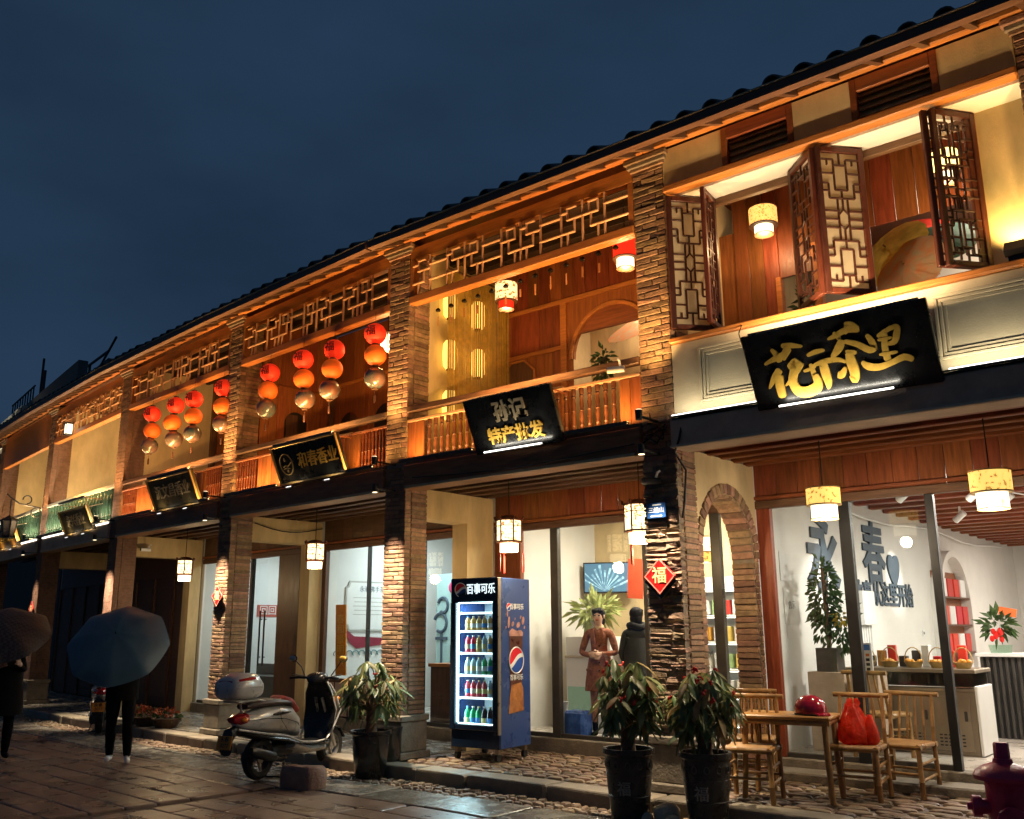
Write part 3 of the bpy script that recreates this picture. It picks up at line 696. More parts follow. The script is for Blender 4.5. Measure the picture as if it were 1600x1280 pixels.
# hanging row of black bells/discs with paper strips
bell_m = pm('bell_black', (.02, .018, .016), .25, .2, 8, .02, metal=.5); slip_m = pm('paper_slip', (.55, .24, .1), .7, .3, 10, .05)
for k in range(13):
    x = .42+k*.232; t = thing('hanging_bell', 'small dark bell with a paper slip hanging under the lattice', 'bell', FR[1].w(x, .3, 5.68+k*.009), group='row of bells under the lattice')
    m = MB(); m.lathe([(.03, -.012), (.036, 0), (.026, .022), (.008, .036), (.002, .038)], 12); m.build('bell', bell_m, t, smooth=50)
    m = MB(); m.tube([(0, 0, .03), (0, 0, .25)], .002, 4); m.build('cord', cable_m, t); m = MB(); m.tube([(0, 0, -.08), (0, 0, -.01)], .0015, 4); m.build('cord', cable_m, t)
    bx('paper_slip', t, slip_m, (0, 0, -.15-.02*(k % 2)), (.022, .003, rnd(.1, .17)), (0, 0, R(rnd(-40, 40))), bev=0)
# --- houses 2 and 3 back walls
def back_wall(i, mat, x0, x1, arches):
    r = ROOT[i]; w = span('back_wall', r, wood_rx, x0, x1, 1.85, 1.93, 3.6, 6.62, 0); o = -w.location; n0 = set(w.children)
    edges = [x0]+[e for a in arches for e in (a[0], a[1])]+[x1]
    for k in range(0, len(edges), 2):
        if edges[k+1]-edges[k] > .05: boards(w, mat, edges[k], edges[k+1], 1.835, 3.6, 5.7, .14)
    boards(w, wood_r, x0, x1, 1.833, 5.72, 6.62, .3)
    for a, b, zt in arches:
        c, rr = (a+b)/2, (b-a)/2; m = MB(); pts = arc(c, zt-rr, rr, 0, 180, 12)
        for k in range(12): p_, q_ = pts[k], pts[k+1]; m.add([(p_[0], 1.83, p_[1]), (q_[0], 1.83, q_[1]), (q_[0], 1.83, 5.7), (p_[0], 1.83, 5.7)], [(0, 1, 2, 3)])
        m.build('arch_panel', mat, w); span('door_leaf', w, wood_dv, c+.01, b, 1.838, 1.848, 3.6, zt-.05, 0); span('doorway_dark_sheet', w, black_m, a, c, 1.842, 1.849, 3.6, zt, 0)  # flat black sheet paints the dark of the open doorway
    span('cross_rail', w, wood_o, x0, x1, 1.8, 1.832, 5.68, 5.74)
    for c in w.children:
        if c not in n0: c.location += o
back_wall(2, wood_v, .13, FR[2].L-.13, [(.35, .9, 5.2), (1.3, 1.9, 5.2), (2.4, 3.0, 5.2)])
back_wall(3, wood_v, .13, FR[3].L-.13, [(1.3, 1.9, 5.2), (2.4, 3.0, 5.2)])
span('back_wall', ROOT[4], cream, .13, FR[4].L-.13, 1.85, 1.93, 3.6, 6.62, 0); span('back_wall', ROOT[5], cream, .13, FR[5].L-.13, 1.85, 1.93, 3.6, 6.62, 0)
# wooden cross wall of house 2 with an arched door
cw = span('plank_wall', ROOT[2], wood_rx, .132, .15, .4, 1.8, 3.6, 6.6, 0); o = -cw.location; n0 = set(cw.children)
for a, b in ((.4, .86), (1.3, 1.8)): boards_x(cw, wood_v, .165, a, b, 3.6, 5.55, .14)
m = MB(); pts = arc(1.08, 4.93, .22, 0, 180, 12)
for k in range(12): p_, q_ = pts[k], pts[k+1]; m.add([(.168, p_[0], p_[1]), (.168, q_[0], q_[1]), (.168, q_[0], 5.55), (.168, p_[0], 5.55)], [(0, 1, 2, 3)])
m.build('arch_panel', wood_v, cw); span('doorway_dark_sheet', cw, black_m, .151, .154, .86, 1.3, 3.6, 5.2, 0); span('door_leaf', cw, wood_dv, .155, .16, .9, 1.12, 3.6, 5.1, 0)  # black sheet paints the doorway's dark on the plank wall
boards_x(cw, wood_r, .166, .4, 1.8, 5.57, 6.6, .35)
for c in cw.children:
    if c not in n0: c.location += o
span('corner_post', ROOT[2], wood_dv, .14, .24, 1.7, 1.8, 3.6, 6.6); span('corner_post', ROOT[3], wood_dv, .14, .24, 1.7, 1.8, 3.6, 6.6)
# balcony lamps
def drum_lamp(name, lab, loc, rz, outer, inner, ro, ho, ri, hi, cord, e=None, col=SOFT, drop=0, tassel=False, group=None, trim=None):
    t = thing(name, lab, 'lantern', loc, rz, group)
    m = MB(); m.lathe([(ro, 0), (ro, ho)], 20); q = m.build('outer_shade', outer, t, smooth=50)
    for z in (0, ho): m = MB(); m.lathe([(ro+.004, z-.006), (ro+.004, z+.006)], 20); m.build('rim', trim or wood_d, q)
    m = MB(); m.lathe([(ri, -hi), (ri, .03)], 20); q = m.build('inner_shade', inner, t, smooth=50); m = MB(); m.lathe([(ri+.003, -hi-.005), (ri+.003, -hi+.004)], 20); m.build('rim', trim or wood_d, q)
    m = MB(); m.tube([(0, 0, ho), (0, 0, ho+cord)], .006, 6); m.build('cord', cable_m, t)
    if e: light('POINT', 'lamp', (0, 0, -hi-.06), e, col, t, size=.06)
    return t
red_sh = em('red_lamp_shade', (.9, .03, .012), .55); flower_sh = em('flower_print_shade', (1, .72, .32), 1.6, (26, (.5, .12, .03), .42)); cream_sh = em('cream_lit_shade', (1, .82, .5), 2.6)
drum_lamp('drum_lantern', 'flower printed drum lantern with red band in the fridge house balcony', FR[1].w(1.42, .5, 5.62), 0, flower_sh, red_sh, .14, .24, .095, .1, .75, 14, WARM)
drum_lamp('drum_lantern', 'red drum lantern with cream lower shade beside the near brick pillar', FR[1].w(3.2, .5, 5.72), 0, red_sh, cream_sh, .14, .22, .1, .12, .7, 14, WARM)
for i, e in ((2, 26), (3, 24)):
    t = thing('ceiling_lantern', 'small square glass lantern at the balcony ceiling of the '+BAYN[i], 'lantern', FR[i].w(FR[i].L*.72 if i == 2 else 3.35, .75, 5.55), FR[i].rz)
    bx('shade', t, em('balcony_lantern_glow', (1, .75, .4), 5), (0, 0, .12), (.16, .16, .22)); 
    for a in (-1, 1):
        for b in (-1, 1): bx('post', t, wood_d, (a*.085, b*.085, .12), (.015, .015, .26))
    bx('cap', t, wood_d, (0, 0, .26), (.2, .2, .02)); m = MB(); m.tube([(0, 0, .27), (0, 0, 1.0)], .006, 6); m.build('cord', cable_m, t)
    light('POINT', 'lamp', (0, 0, -.08), e, ORANGE, t, size=.08)
for i, e in ((4, 85), (5, 75)):   # bare floor lights in the far balconies
    washer(i, .5, FR[i].L-.5, .25, 3.75, e, (1, .74, .4), 'pale light strip on the balcony floor of the '+BAYN[i], 0)
washer(3, .5, FR[3].L-.8, .3, 3.66, 16, (1, .7, .35), 'pale light strip on the balcony floor of the '+BAYN[3], 0)
washer(2, .5, FR[2].L-.5, .3, 3.66, 3, ORANGE, 'warm light strip on the balcony floor of the '+BAYN[2], 0)
washer(1, .5, FR[1].L-.5, .3, 3.66, 4, ORANGE, 'warm light strip on the balcony floor of the '+BAYN[1], 0)
# ball lanterns
ball_r = em('red_ball_paper', (.95, .035, .01), .42, (9, (.55, .012, .004), .33)); ball_o = em('orange_ball_paper', (.82, .13, .01), .24)  # weak glow added to red and orange paper for light from below
ball_g = pm('grey_green_ball_paper', (.05, .12, .125), .3, .2, 4, .08, 25, col2=(.22, .07, .03), spec=.8, coat=.3)
B = MB(); prof = []
for k in range(17):
    ph = math.pi*k/16; prof.append((max(.0, .15*math.sin(ph)+.0015*math.cos(k*math.pi)), -.145*math.cos(ph)))
n_ = 32; vs = []
for r_, z_ in prof:
    for j in range(n_): a_ = 2*math.pi*j/n_; q_ = r_*(1-(.022 if j % 2 else 0)); vs.append((q_*math.cos(a_), q_*math.sin(a_), z_))
B.add(vs, [(i_*n_+j, i_*n_+(j+1) % n_, (i_+1)*n_+(j+1) % n_, (i_+1)*n_+j) for i_ in range(len(prof)-1) for j in range(n_)])
BM = {n_: B.mesh('ball', m_, 60) for n_, m_ in (('red', ball_r), ('orange', ball_o), ('grey green', ball_g))}
Rg = MB(); Rg.lathe([(.045, -.01), (.045, .01)], 12); RM = Rg.mesh('ring', wood_d, 40)
def string(i, x, k, n):
    f = FR[i]; which = ['leftmost', 'second from left', 'third from left', 'rightmost'][k]
    for q, (cn, z) in enumerate((('red', 5.44), ('orange', 5.145), ('grey green', 4.85))):
        t = thing('ball_lantern', '%s ball lantern, %s of the %s string at the %s' % (cn, ('top', 'middle', 'bottom')[q], which, BAYN[i]), 'lantern', f.w(x+rnd(-.03, .03), -.05+rnd(-.03, .03), z+rnd(-.01, .01)), rnd(0, 6), 'strings of ball lanterns')
        q_ = ob('ball', BM[cn], t, (0, 0, 0), (R(rnd(-6, 6)), R(rnd(-6, 6)), 0)); ob('ring', RM, t, (0, 0, .148)); ob('ring', RM, t, (0, 0, -.146))
        if q == 0: text('character', '福', .15, pm('ink_brown', (.12, .01, .008), .6, .1), t, tuple(Matrix.Rotation(-t.rotation_euler.z, 3, 'Z') @ Vector((.06, -.137, .0))), (R(90), 0, R(24)-t.rotation_euler.z), .003, .01)
        m = MB(); m.tube([(0, 0, .15), (0, 0, .165 if q else .32)], .003, 5); m.build('cord', cable_m, t)
        if q == 2:
            m = MB(); m.tube([(0, 0, -.15), (0, 0, -.22)], .003, 5); m.lathe([(.004, -.22), (.014, -.24), (.016, -.33), (.0, -.34)], 8); m.build('tassel', pm('tassel_dark', (.08, .03, .02), .8, .2), t)
for k, x in enumerate((1.1, 2.07, 2.76, 3.74)): string(2, x, k, 4)
for k, x in enumerate((1.36, 2.27, 3.0, 3.96)): string(3, x, k, 4)

# --- tea shop upper storey
r0 = ROOT[0]
span('floor_beam', r0, grey_beam, .19, L0+2, -.1, .22, 3.32, 3.6, .012)
span('beam_ledge', r0, dgrey, .19, L0+2, -.06, .2, 3.6, 3.632, .006); span('batten', r0, grey_pl, .19, L0+2, -.118, -.102, 3.32, 3.345, .004)
sp_ = span('spandrel', r0, grey_pl, .19, L0-.19, .0, .25, 3.634, 4.4, .006); sp_['label'] = 'grey rendered wall below the windows with moulded panels'; o = -sp_.location
for a, b in ((.5, 1.6), (2.72, 3.5)):
    for k, (ins, pr) in enumerate(((0, .03), (.035, .022), (.07, .012))):
        a2, b2, z2, z3 = a+ins, b-ins, 3.75+ins*.9, 4.31-ins*.9; w = .026
        for nm, x0_, x1_, z0_, z1_ in (('t', a2, b2, z3-w, z3), ('b', a2, b2, z2, z2+w), ('l', a2, a2+w, z2+w, z3-w), ('r', b2-w, b2, z2+w, z3-w)):
            q = span('moulding', sp_, grey_pl, x0_, x1_, -pr, .0-.001*k, z0_, z1_, .004); q.location += o
span('window_sill', r0, wood_o, .19, L0-.19, -.05, .42, 4.402, 4.46, .012)
span('led_strip', r0, led_white, .22, 1.12, -.11, -.1, 3.635, 3.648, 0); span('led_strip', r0, led_white, 2.8, L0-.2, -.11, -.1, 3.635, 3.648, 0); span('led_channel', r0, dgrey, .19, L0-.19, -.12, -.06, 3.6325, 3.6345, 0)
for x, w in ((.67, .9), (3.15, .8)):
    l = light('AREA', 'led_strip_lamp', (x, -.13, 3.65), 3.6, (1, .84, .55), r0, size=w, size_y=.02); l.rotation_euler = (R(180-12), 0, 0)
span('window_head', r0, wood_o, .19, L0-.19, -.03, .1, 6.07, 6.15, .014); span('head_soffit', r0, white_w, .19, L0-.19, .1, .46, 6.05, 6.08, 0)
fz = span('frieze', r0, cream, .19, L0-.19, .06, .3, 6.15, 6.58, 0); o = -fz.location
for a, b in ((.19, .88), (1.64, 2.2), (2.97, 3.57)): q = span('plaster_panel', fz, cream, a, b, .0, .062, 6.152, 6.575, .004); q.location += o
for a, b in ((.88, 1.64), (2.2, 2.97)):
    for x0_, x1_, z0_, z1_ in ((a, a+.06, 6.152, 6.575), (b-.06, b, 6.152, 6.575), (a+.06, b-.06, 6.44, 6.575)):
        q = span('vent_frame', fz, wood_rx, x0_, x1_, -.01, .06, z0_, z1_); q.location += o
    for k in range(4): q = bx('louvre', fz, wood_d, Vector(((a+b)/2, .045, 6.19+k*.07))+o, (b-a-.13, .05, .012), (R(35), 0, 0))
span('recess_wall', r0, cream, 3.14, L0-.19, .38, .46, 4.46, 6.05, 0); span('window_jamb', r0, wood_r, 3.06, 3.14, .36, .46, 4.46, 6.05)
span('upper_ceiling', r0, wood_r, .13, L0-.13, .46, 5, 6.52, 6.56, 0); span('inner_header', r0, wood_d, .13, L0-.13, .40, .47, 5.97, 6.048, .006)
# room: plank partition, bulkhead, lit room behind
pw = span('partition', r0, wood_r, .13, .78, 1.36, 1.4, 4.3, 6.05, 0); o = -pw.location; n0 = set(pw.children)
boards(pw, wood_r, .32, .84, 1.345, 3.62, 6.5, .17); boards(pw, wood_r, .84, 1.25, 1.345, 5.35, 6.5, .2); boards(pw, wood_r, 1.25, L0-.1, 1.34, 5.66, 6.5, .22)
span('post', pw, wood_o, .8, .86, 1.3, 1.4, 3.62, 5.36); span('post', pw, wood_o, 1.22, 1.3, 1.3, 1.4, 3.62, 5.66)
for c in pw.children:
    if c not in n0: c.location += o
span('upper_party_wall', r0, cream, -.12, .12, 1.8, 4.1, 3.6, 6.5, 0); span('inner_wall', r0, white_w, .1, L0, 4.0, 4.1, 3.6, 6.5, 0)
t = bx('panel_light', r0, lens_c, (2.9, 3.0, 6.5), (.6, .4, .02)); light('AREA', 'room_lamp', (2.9, 3.0, 6.48), 62, SOFT, r0, size=.6)
woven = em('woven_drum_glow', (1, .55, .14), 1.5, (60, (.6, .25, .05), .45))
drum_lamp('drum_lantern', 'woven drum lantern hanging behind the open tea shop window', FR[0].w(.86, .95, 5.84), 0, woven, cream_sh, .15, .2, .1, .1, .45, 20, WARM)
drum_lamp('drum_lantern', 'small yellow lantern seen through the right lattice shutter', FR[0].w(2.75, .85, 5.78), 0, em('yellow_lantern_glow', (1, .7, .2), 4), cream_sh, .12, .22, .09, .1, .1, 14, WARM)
# paper parasols hung under the ceiling
def parasol(lab, loc, tilt, rad, mat, ribs=16):
    t = thing('paper_parasol', lab, 'parasol', loc); t.rotation_euler = tilt
    m = MB(); n = ribs; m.add([(0, 0, .0)]+[(rad*math.cos(2*math.pi*k/n), rad*math.sin(2*math.pi*k/n), -rad*.28) for k in range(n)], [(0, 1+k, 1+(k+1) % n) for k in range(n)]); q = m.build('canopy', mat, t)
    m = MB()
    for k in range(n): a = 2*math.pi*k/n; m.tube([(0, 0, -.02), (rad*math.cos(a), rad*math.sin(a), -rad*.28-.012)], .004, 4)
    m.build('ribs', pm('bamboo_rib', (.35, .2, .07), .6, .2), t); m = MB(); m.tube([(0, 0, .04), (0, 0, -.45)], .01, 8); m.build('stick', pm('bamboo_rib', (.35, .2, .07)), t)
par = [pm('parasol_yellow', (.75, .5, .1), .6, .25, 9, .05, trans=.3), pm('parasol_red', (.75, .05, .03), .6, .25, 9, .05, trans=.3), pm('parasol_pale', (.75, .65, .42), .6, .25, 9, .05, col2=(.8, .3, .12), trans=.3), pm('parasol_teal', (.08, .2, .16), .6, .3, 9, .05, trans=.3)]
parasol('yellow paper parasol behind the open tea shop window', FR[0].w(1.72, 2.25, 5.78), (R(62), R(-12), R(-15)), .46, par[0])
parasol('red paper parasol behind the tea shop window', FR[0].w(2.05, 2.6, 6.05), (R(50), R(10), R(10)), .4, par[1])
parasol('pale paper parasol below the yellow one at the tea shop window', FR[0].w(1.98, 1.95, 5.42), (R(70), R(6), R(-20)), .42, par[2])
parasol('dark green paper parasol beside the right lattice shutter', FR[0].w(2.3, 2.35, 5.8), (R(55), R(15), 0), .36, par[3])
parasol('printed paper parasol seen through the balcony arch', FR[1].w(2.15, 2.35, 5.72), (R(38), R(-5), 0), .46, par[2])
# carved shutters
SEG = [(2, 11.5, 4, 11.5), (2, 14.5, 4, 14.5), (2, 11.5, 2, 14.5), (4, 11.5, 4, 14.5), (3, 14.5, 3, 16), (3, 9.2, 3, 11.5), (0, 13.5, 2, 13.5), (0, 12.3, 1, 12.3), (1, 10.5, 1, 12.3), (1, 10.5, 3, 10.5), (0, 9, 2.2, 9), (2.2, 8, 2.2, 10.5), (1, 14.5, 1, 15.2), (0, 15.2, 2, 15.2), (2, 14.5, 2, 15.2), (0, 8, 2.2, 8), (0, 11.4, 1, 11.4)]
segs = set()
for s_ in SEG:
    for mx in (0, 1):
        for my in (0, 1):
            a = [(6-s_[0] if mx else s_[0]), (16-s_[1] if my else s_[1]), (6-s_[2] if mx else s_[2]), (16-s_[3] if my else s_[3])]
            if (a[0], a[1]) > (a[2], a[3]): a = [a[2], a[3], a[0], a[1]]
            segs.add(tuple(round(v, 2) for v in a))
paper = pm('shutter_paper', (.85, .78, .6), .7, .04, 4, .03, trans=.7)
def shutter(root, lab, xa, ya, xb, yb, z0=4.56, z1=6.03, pane=paper):
    w = math.hypot(xb-xa, yb-ya); an = math.atan2(yb-ya, xb-xa)
    g = ob('shutter', None, root, (xa, ya, z0), (0, 0, an)); g['label'] = lab; H = z1-z0; e = .055
    for x0_, x1_, a_, b_ in ((0, e, 0, H), (w-e, w, 0, H), (e, w-e, 0, e), (e, w-e, H-e, H)):
        span('stile' if b_-a_ > .5 else 'rail', g, shut_m if x0_ == 0 else shut_edge, x0_, x1_, -.022, .022, a_, b_, .006)
    iw, ih = w-2*e, H-2*e; th = .016
    for k, (a, b, c, d) in enumerate(sorted(segs)):
        xa_, za, xb_, zb = e+a/6*iw, e+b/16*ih, e+c/6*iw, e+d/16*ih
        if abs(xa_-xb_) < 1e-4: span('lattice_bar', g, shut_m, xa_-th/2, xa_+th/2, -.012, .008, za, zb, .003)
        else: span('lattice_bar', g, shut_m, xa_, xb_, -.014, .006, za-th/2, za+th/2, .003)
    m = MB(); cx, cz = w/2, H/2; hx, hz = .8/6*iw, 1.2/16*ih; pts = [(cx, cz+hz), (cx+hx, cz+hz*.45), (cx+hx, cz-hz*.45), (cx, cz-hz), (cx-hx, cz-hz*.45), (cx-hx, cz+hz*.45)]
    for k in range(6): p_, q_ = pts[k], pts[(k+1) % 6]; m.tube([(p_[0], -.004, p_[1]), (q_[0], -.004, q_[1])], .009, 6)
    m.build('hexagon', shut_m, g)
    if pane: span('pane', g, pane, e, w-e, .009, .013, e, H-e, 0)
    return g
shutter(r0, 'carved lattice shutter beside the near brick pillar', .22, -.02, .53, .33)
shutter(r0, 'carved lattice shutter turned edge-on beside the middle one', 1.43, .34, 1.805, -.02, pane=None)
shutter(r0, 'carved middle lattice shutter facing the street', 1.825, -.02, 2.15, .34)
shutter(r0, 'carved right lattice shutter with a lantern shining through', 2.79, -.02, 3.09, .33, pane=None)
shutter(r0, 'dark folded shutter leaf behind the right one', 2.86, .0, 3.13, .36, pane=None)
shutter(r0, 'dark folded shutter leaf behind the left one', .57, .38, .62, .02, pane=None)

hp = thing('hanging_plant', 'trailing green plant in the tea shop window doorway', 'plant', FR[0].w(1.04, 1.6, 4.9)); m = MB(); m.lathe([(.05, 0), (.09, .12), (.08, .12)], 12); m.build('pot', dgrey, hp, smooth=40)
_HP = hp
# ================================================================== ground floor shops
def shopfront(i, parts, x0, x1, header_z=2.98, sill=.28, y=1.78, head_mat=None, hname='fascia'):
    r = ROOT[i]; g = span('shopfront', r, wood_d, x0, x1, y-.04, y+.05, header_z-.09, header_z, .006); o = -g.location; n0 = set(g.children)
    boards(g, head_mat or wood_r, x0, x1, y, header_z, 3.46, .26, .03, 'fascia_board')
    span('cornice', g, wood_rx, x0, x1, y-.05, y-.016, header_z+.01, header_z+.05)
    span('sill', g, stone_m, x0, x1, y-.1, y+.12, .09, sill, .01)
    for p_ in parts:
        k = p_[0]
        if k == 'post': span('post', g, p_[3] if len(p_) > 3 else dgrey, p_[1], p_[2], y-.035, y+.045, sill, header_z-.09)
        elif k == 'glass':
            span('pane', g, glass, p_[1], p_[2], y, y+.008, sill+.05, header_z-.09, 0); span('bottom_rail', g, dgrey, p_[1], p_[2], y-.02, y+.03, sill, sill+.05)
        elif k == 'wall': span('dado', g, p_[4] if len(p_) > 4 else wood_d, p_[1], p_[2], y-.03, y+.03, sill, p_[3])
    for c in g.children:
        if c not in n0: c.location += o
    return g
def room(i, depth, wall=white_w, ceil=None, x1=None, fz=.27):
    r = ROOT[i]; L = FR[i].L; x1 = x1 or L-.12
    span('shop_floor', r, floor_m, .12, x1, 1.9, depth, .1, fz, 0); span('shop_back_wall', r, wall, -.1, x1+.1, depth, depth+.1, 0, 3.46, 0)
    span('shop_ceiling', r, ceil or white_w, .12, x1, 1.84, depth, 3.4, 3.46, 0)
# --- tea shop
for nm, a, b, c, d, e_, f_ in ():
    pass
shopfront(0, [('post', .18, .34, wood_r), ('glass', .34, 1.10), ('post', 1.10, 1.22, black_m), ('glass', 1.22, 1.98), ('post', 1.98, 2.06, black_m)], .17, L0+1.5)
room(0, 14.5, ceil=wood_rx)
span('party_wall', r0, white_w, L0-.12, L0+.12, 1.8, 14.5, -.02, 3.46, 0)
for k in range(20): span('ceiling_beam', r0, wood_rx, .13, L0-.13, 2.6+k*.6, 2.74+k*.6, 3.25, 3.398, .01)
span('step', r0, stone_m, .3, L0, 1.3, 1.66, .1, .2, .015)
# recess with red gift boxes in the left wall: a framed niche standing proud of the plaster
nb = span('wall_niche', r0, wood_r, .121, .135, 8.3, 9.9, .27, 2.5, 0); nb['label'] = 'arched niche with shelves in the left shop wall'; o = -nb.location
m = MB(); pts = arc(9.1, 1.95, .8, 0, 180, 18)
for k in range(18): 
    p_, q_ = pts[k], pts[k+1]; po, qo = [(9.1+(u-9.1)*1.14, 1.95+(v-1.95)*1.14) for u, v in (p_, q_)]
    m.add([(.3, p_[0], p_[1]), (.3, q_[0], q_[1]), (.12, q_[0], q_[1]), (.12, p_[0], p_[1]), (.3, po[0], po[1]), (.3, qo[0], qo[1]), (.12, qo[0], qo[1]), (.12, po[0], po[1])], [(0, 1, 2, 3), (0, 4, 5, 1), (4, 7, 6, 5)])
for ya, yb in ((8.188, 8.3), (9.9, 10.012)): m.box((.21, (ya+yb)/2, 1.11), (.18, yb-ya, 1.68))
q = m.build('arch_frame', white_w, nb); q.location = o
redbox = pm('red_gift_box', (.6, .02, .02), .4, .15, 5, .03, objvar=.2)
for k, z in enumerate((.7, 1.15, 1.6, 2.05)):
    q = span('shelf', nb, wood_d, .14, .29, 8.32, 9.88, z, z+.03); q.location += o
    for j in range(4):
        t = bx('gift_box', None, redbox if (j+k) % 3 else white_p, FR[0].w(.21, 8.5+j*.38, z+.03+.15), (.1, .3, .3)); tag(t, '%s gift box in the arched niche of the tea shop wall' % ('red' if (j+k) % 3 else 'white'), 'box', 'gift boxes in the niche')
# wall lettering, drawn as cut-out letters on the left wall (reads along +y)
letter_m = pm('dark_blue_letter', (.06, .085, .115), .6, .15, 6, .02)
big = thing('wall_lettering', 'large dark cut-out characters on the white shop wall', 'lettering', FR[0].w(.125, 0, 0)); 
text('character', '永', 1.05, letter_m, big, (.01, 3.72, 2.45), (R(90), 0, R(90)), .012, .028)
text('character', '春', .92, letter_m, big, (.01, 5.62, 2.56), (R(90), 0, R(90)), .012, .022)
text('character', '♥', .46, letter_m, big, (.01, 6.42, 2.38), (R(90), 0, R(90)), .012, .02)
text('character', '故事从这里开始', .36, letter_m, big, (.01, 5.95, 2.03), (R(90), 0, R(90)), .01, .02)
notice = pm('paper_notice', (.78, .76, .72), .7, .05, 6, .02)
def sheet(name, lab, i, x, y, z, w, h, mat, cat, along='y', ink=None, rot=0, body=None, bs=.06):
    f = FR[i]; t = tag(bx(name, None, mat, f.w(x, y, z), (.006, w, h) if along == 'y' else (w, .006, h), (0, R(rot) if along == 'x' else 0, f.rz), bev=0), lab, cat)
    if body: text('print', body, bs, ink or letter_m, t, (.0045, 0, 0) if along == 'y' else (0, -.0045, 0), (R(90), 0, R(90)) if along == 'y' else (R(90), 0, 0), .001)
    return t
sheet('wall_notice', 'white framed notice low on the tea shop side wall', 0, .126, 2.66, 1.85, .42, .42, notice, 'notice', body='告示', bs=.1)
sheet('wall_notice', 'plain white sheet above the framed notice in the tea shop', 0, .126, 2.55, 2.3, .3, .34, pm('paper_notice2', (.7, .69, .67), .7, .05), 'notice')
eb = thing('meter_box', 'white electric meter box with conduits on the shop wall', 'meter box', FR[0].w(.125, 5.0, 1.6)); bx('case', eb, white_p, (.05, 0, .25), (.1, .45, .45))
for k in range(5): m = MB(); m.tube([(.03, -.18+k*.09, -1.2), (.03, -.18+k*.09, .02)], .014, 6); m.build('conduit', white_p, eb)
# ceiling pipe along the wall
m = MB(); m.tube([FR[0].w(.2, 2.2+k, 3.12+.05*math.sin(k*1.3)) for k in range(12)], .018, 6); tag(m.build('wall_pipe', white_p), 'thin white pipe along the top of the shop wall', 'pipe')
# track lights
tr = []
for k, (x, y) in enumerate([(1.75, 3.0), (1.95, 3.9), (2.15, 4.6), (1.3, 3.4), (1.2, 6.2)]):
    t = thing('track_light', 'white track spotlight %s under the tea shop ceiling' % ('nearest the door', 'second from the door', 'third from the door', 'over the wall lettering', 'at the back')[k], 'spotlight', FR[0].w(x, y, 3.24), group='tea shop track lights')
    d = Vector((-1, .25, -.75)).normalized(); m = MB(); m.tube([d*-.08, d*.1], .045, 14); m.build('head', white_p, t, (0, 0, -.12), smooth=40); m = MB(); m.tube([d*.101, d*.104], .036, 14); m.build('lens', lens_m, t, (0, 0, -.12))
    bx('arm', t, white_p, (0, 0, -.04), (.03, .03, .12)); aim(light('SPOT', 'track_lamp', tuple(Vector((0, 0, -.12))+d*.12), 110, WHITE, t, size=.03, spot=38, blend=.7), d)
t = thing('light_track', 'white light track on the tea shop ceiling', 'track', FR[0].w(1.9, 3.9, 3.242)); bx('rail', t, white_p, (0, 0, 0), (.035, 3.2, .014), (0, 0, R(-12)))
for y, e in ((3.2, 125), (6.5, 150), (11, 130)):
    t = tag(bx('ceiling_panel', None, lens_c, FR[0].w(2.6, y, 3.23), (.6, .6, .03)), 'square ceiling light panel %s in the tea shop' % {3.2: 'near the door', 6.5: 'midway', 11: 'far back'}[y], 'light', 'tea shop ceiling panels'); light('AREA', 'panel_lamp', (0, 0, -.03), e, (1, .92, .8), t, size=.55)
# steel display counter with fruit baskets
ct = thing('display_counter', 'long steel display counter behind the shop glass', 'counter', FR[0].w(1.25, 3.3, .27))
bx('body', ct, steel, (0, 0, .33), (1.35, .6, .66)); bx('top', ct, steel, (0, 0, .86), (1.42, .66, .04)); bx('glass_band', ct, glass2, (0, -.31, .75), (1.36, .01, .16), bev=0); bx('back_panel', ct, dgrey, (0, .28, .75), (1.36, .02, .17)); bx('upstand', ct, steel, (0, -.31, .665), (1.4, .02, .03))
for k, x in enumerate((-.4, 0.02, .42)):
    d_ = bx('door', ct, steel, (x, -.305, .32), (.4, .015, .56)); bx('handle', d_, dgrey, (.15, -.012, .08), (.03, .01, .1))
    for a in range(6):
        for b in range(4): bx('vent_slot', d_, black_m, (-.12+a*.045, -.009, -.22+b*.035), (.03, .003, .014), bev=0)
bx('end_panel', ct, white_p, (.70, -.02, .36), (.03, .62, .7))
bam = pm('bamboo_ware', (.5, .33, .12), .5, .3, 10, .2); fruit = pm('candied_fruit', (.6, .28, .04), .35, .35, 25, .3)
for k in range(5):
    x = -.5+k*.26; t = thing('bamboo_basket', 'round bamboo basket of snacks with arched handle, number %d from the left on the counter' % (k+1), 'basket', FR[0].w(1.25+x, 3.22, 1.152), group='baskets on the counter')
    m = MB(); m.lathe([(.07, 0), (.1, .06), (.105, .065), (.09, .06), (.065, .012)], 14); m.build('bowl', bam, t, smooth=40); m = MB(); m.tube([(.1*math.cos(R(a)), 0, .06+.16*math.sin(R(a))) for a in range(0, 181, 20)], .006, 6); m.build('handle', bam, t)
    m = MB()
    for q in range(10): m.ball((rnd(-.06, .06), rnd(-.06, .06), .06+rnd(0, .02)), .024, 6, 4)
    m.build('snacks', fruit, t, smooth=60)
for k in range(9):
    tag(bx('counter_pack', None, random.choice([redbox, bam, white_p, fruit, dgrey]), FR[0].w(.72+k*.125, 3.48+rnd(-.03, .03), 1.152+(.06+.03*(k % 3))), (.09, .07, .12+.06*(k % 3)), (0, 0, rnd(-.3, .3))), 'small upright pack at the back of the steel display counter', 'package', 'packs on the steel counter')
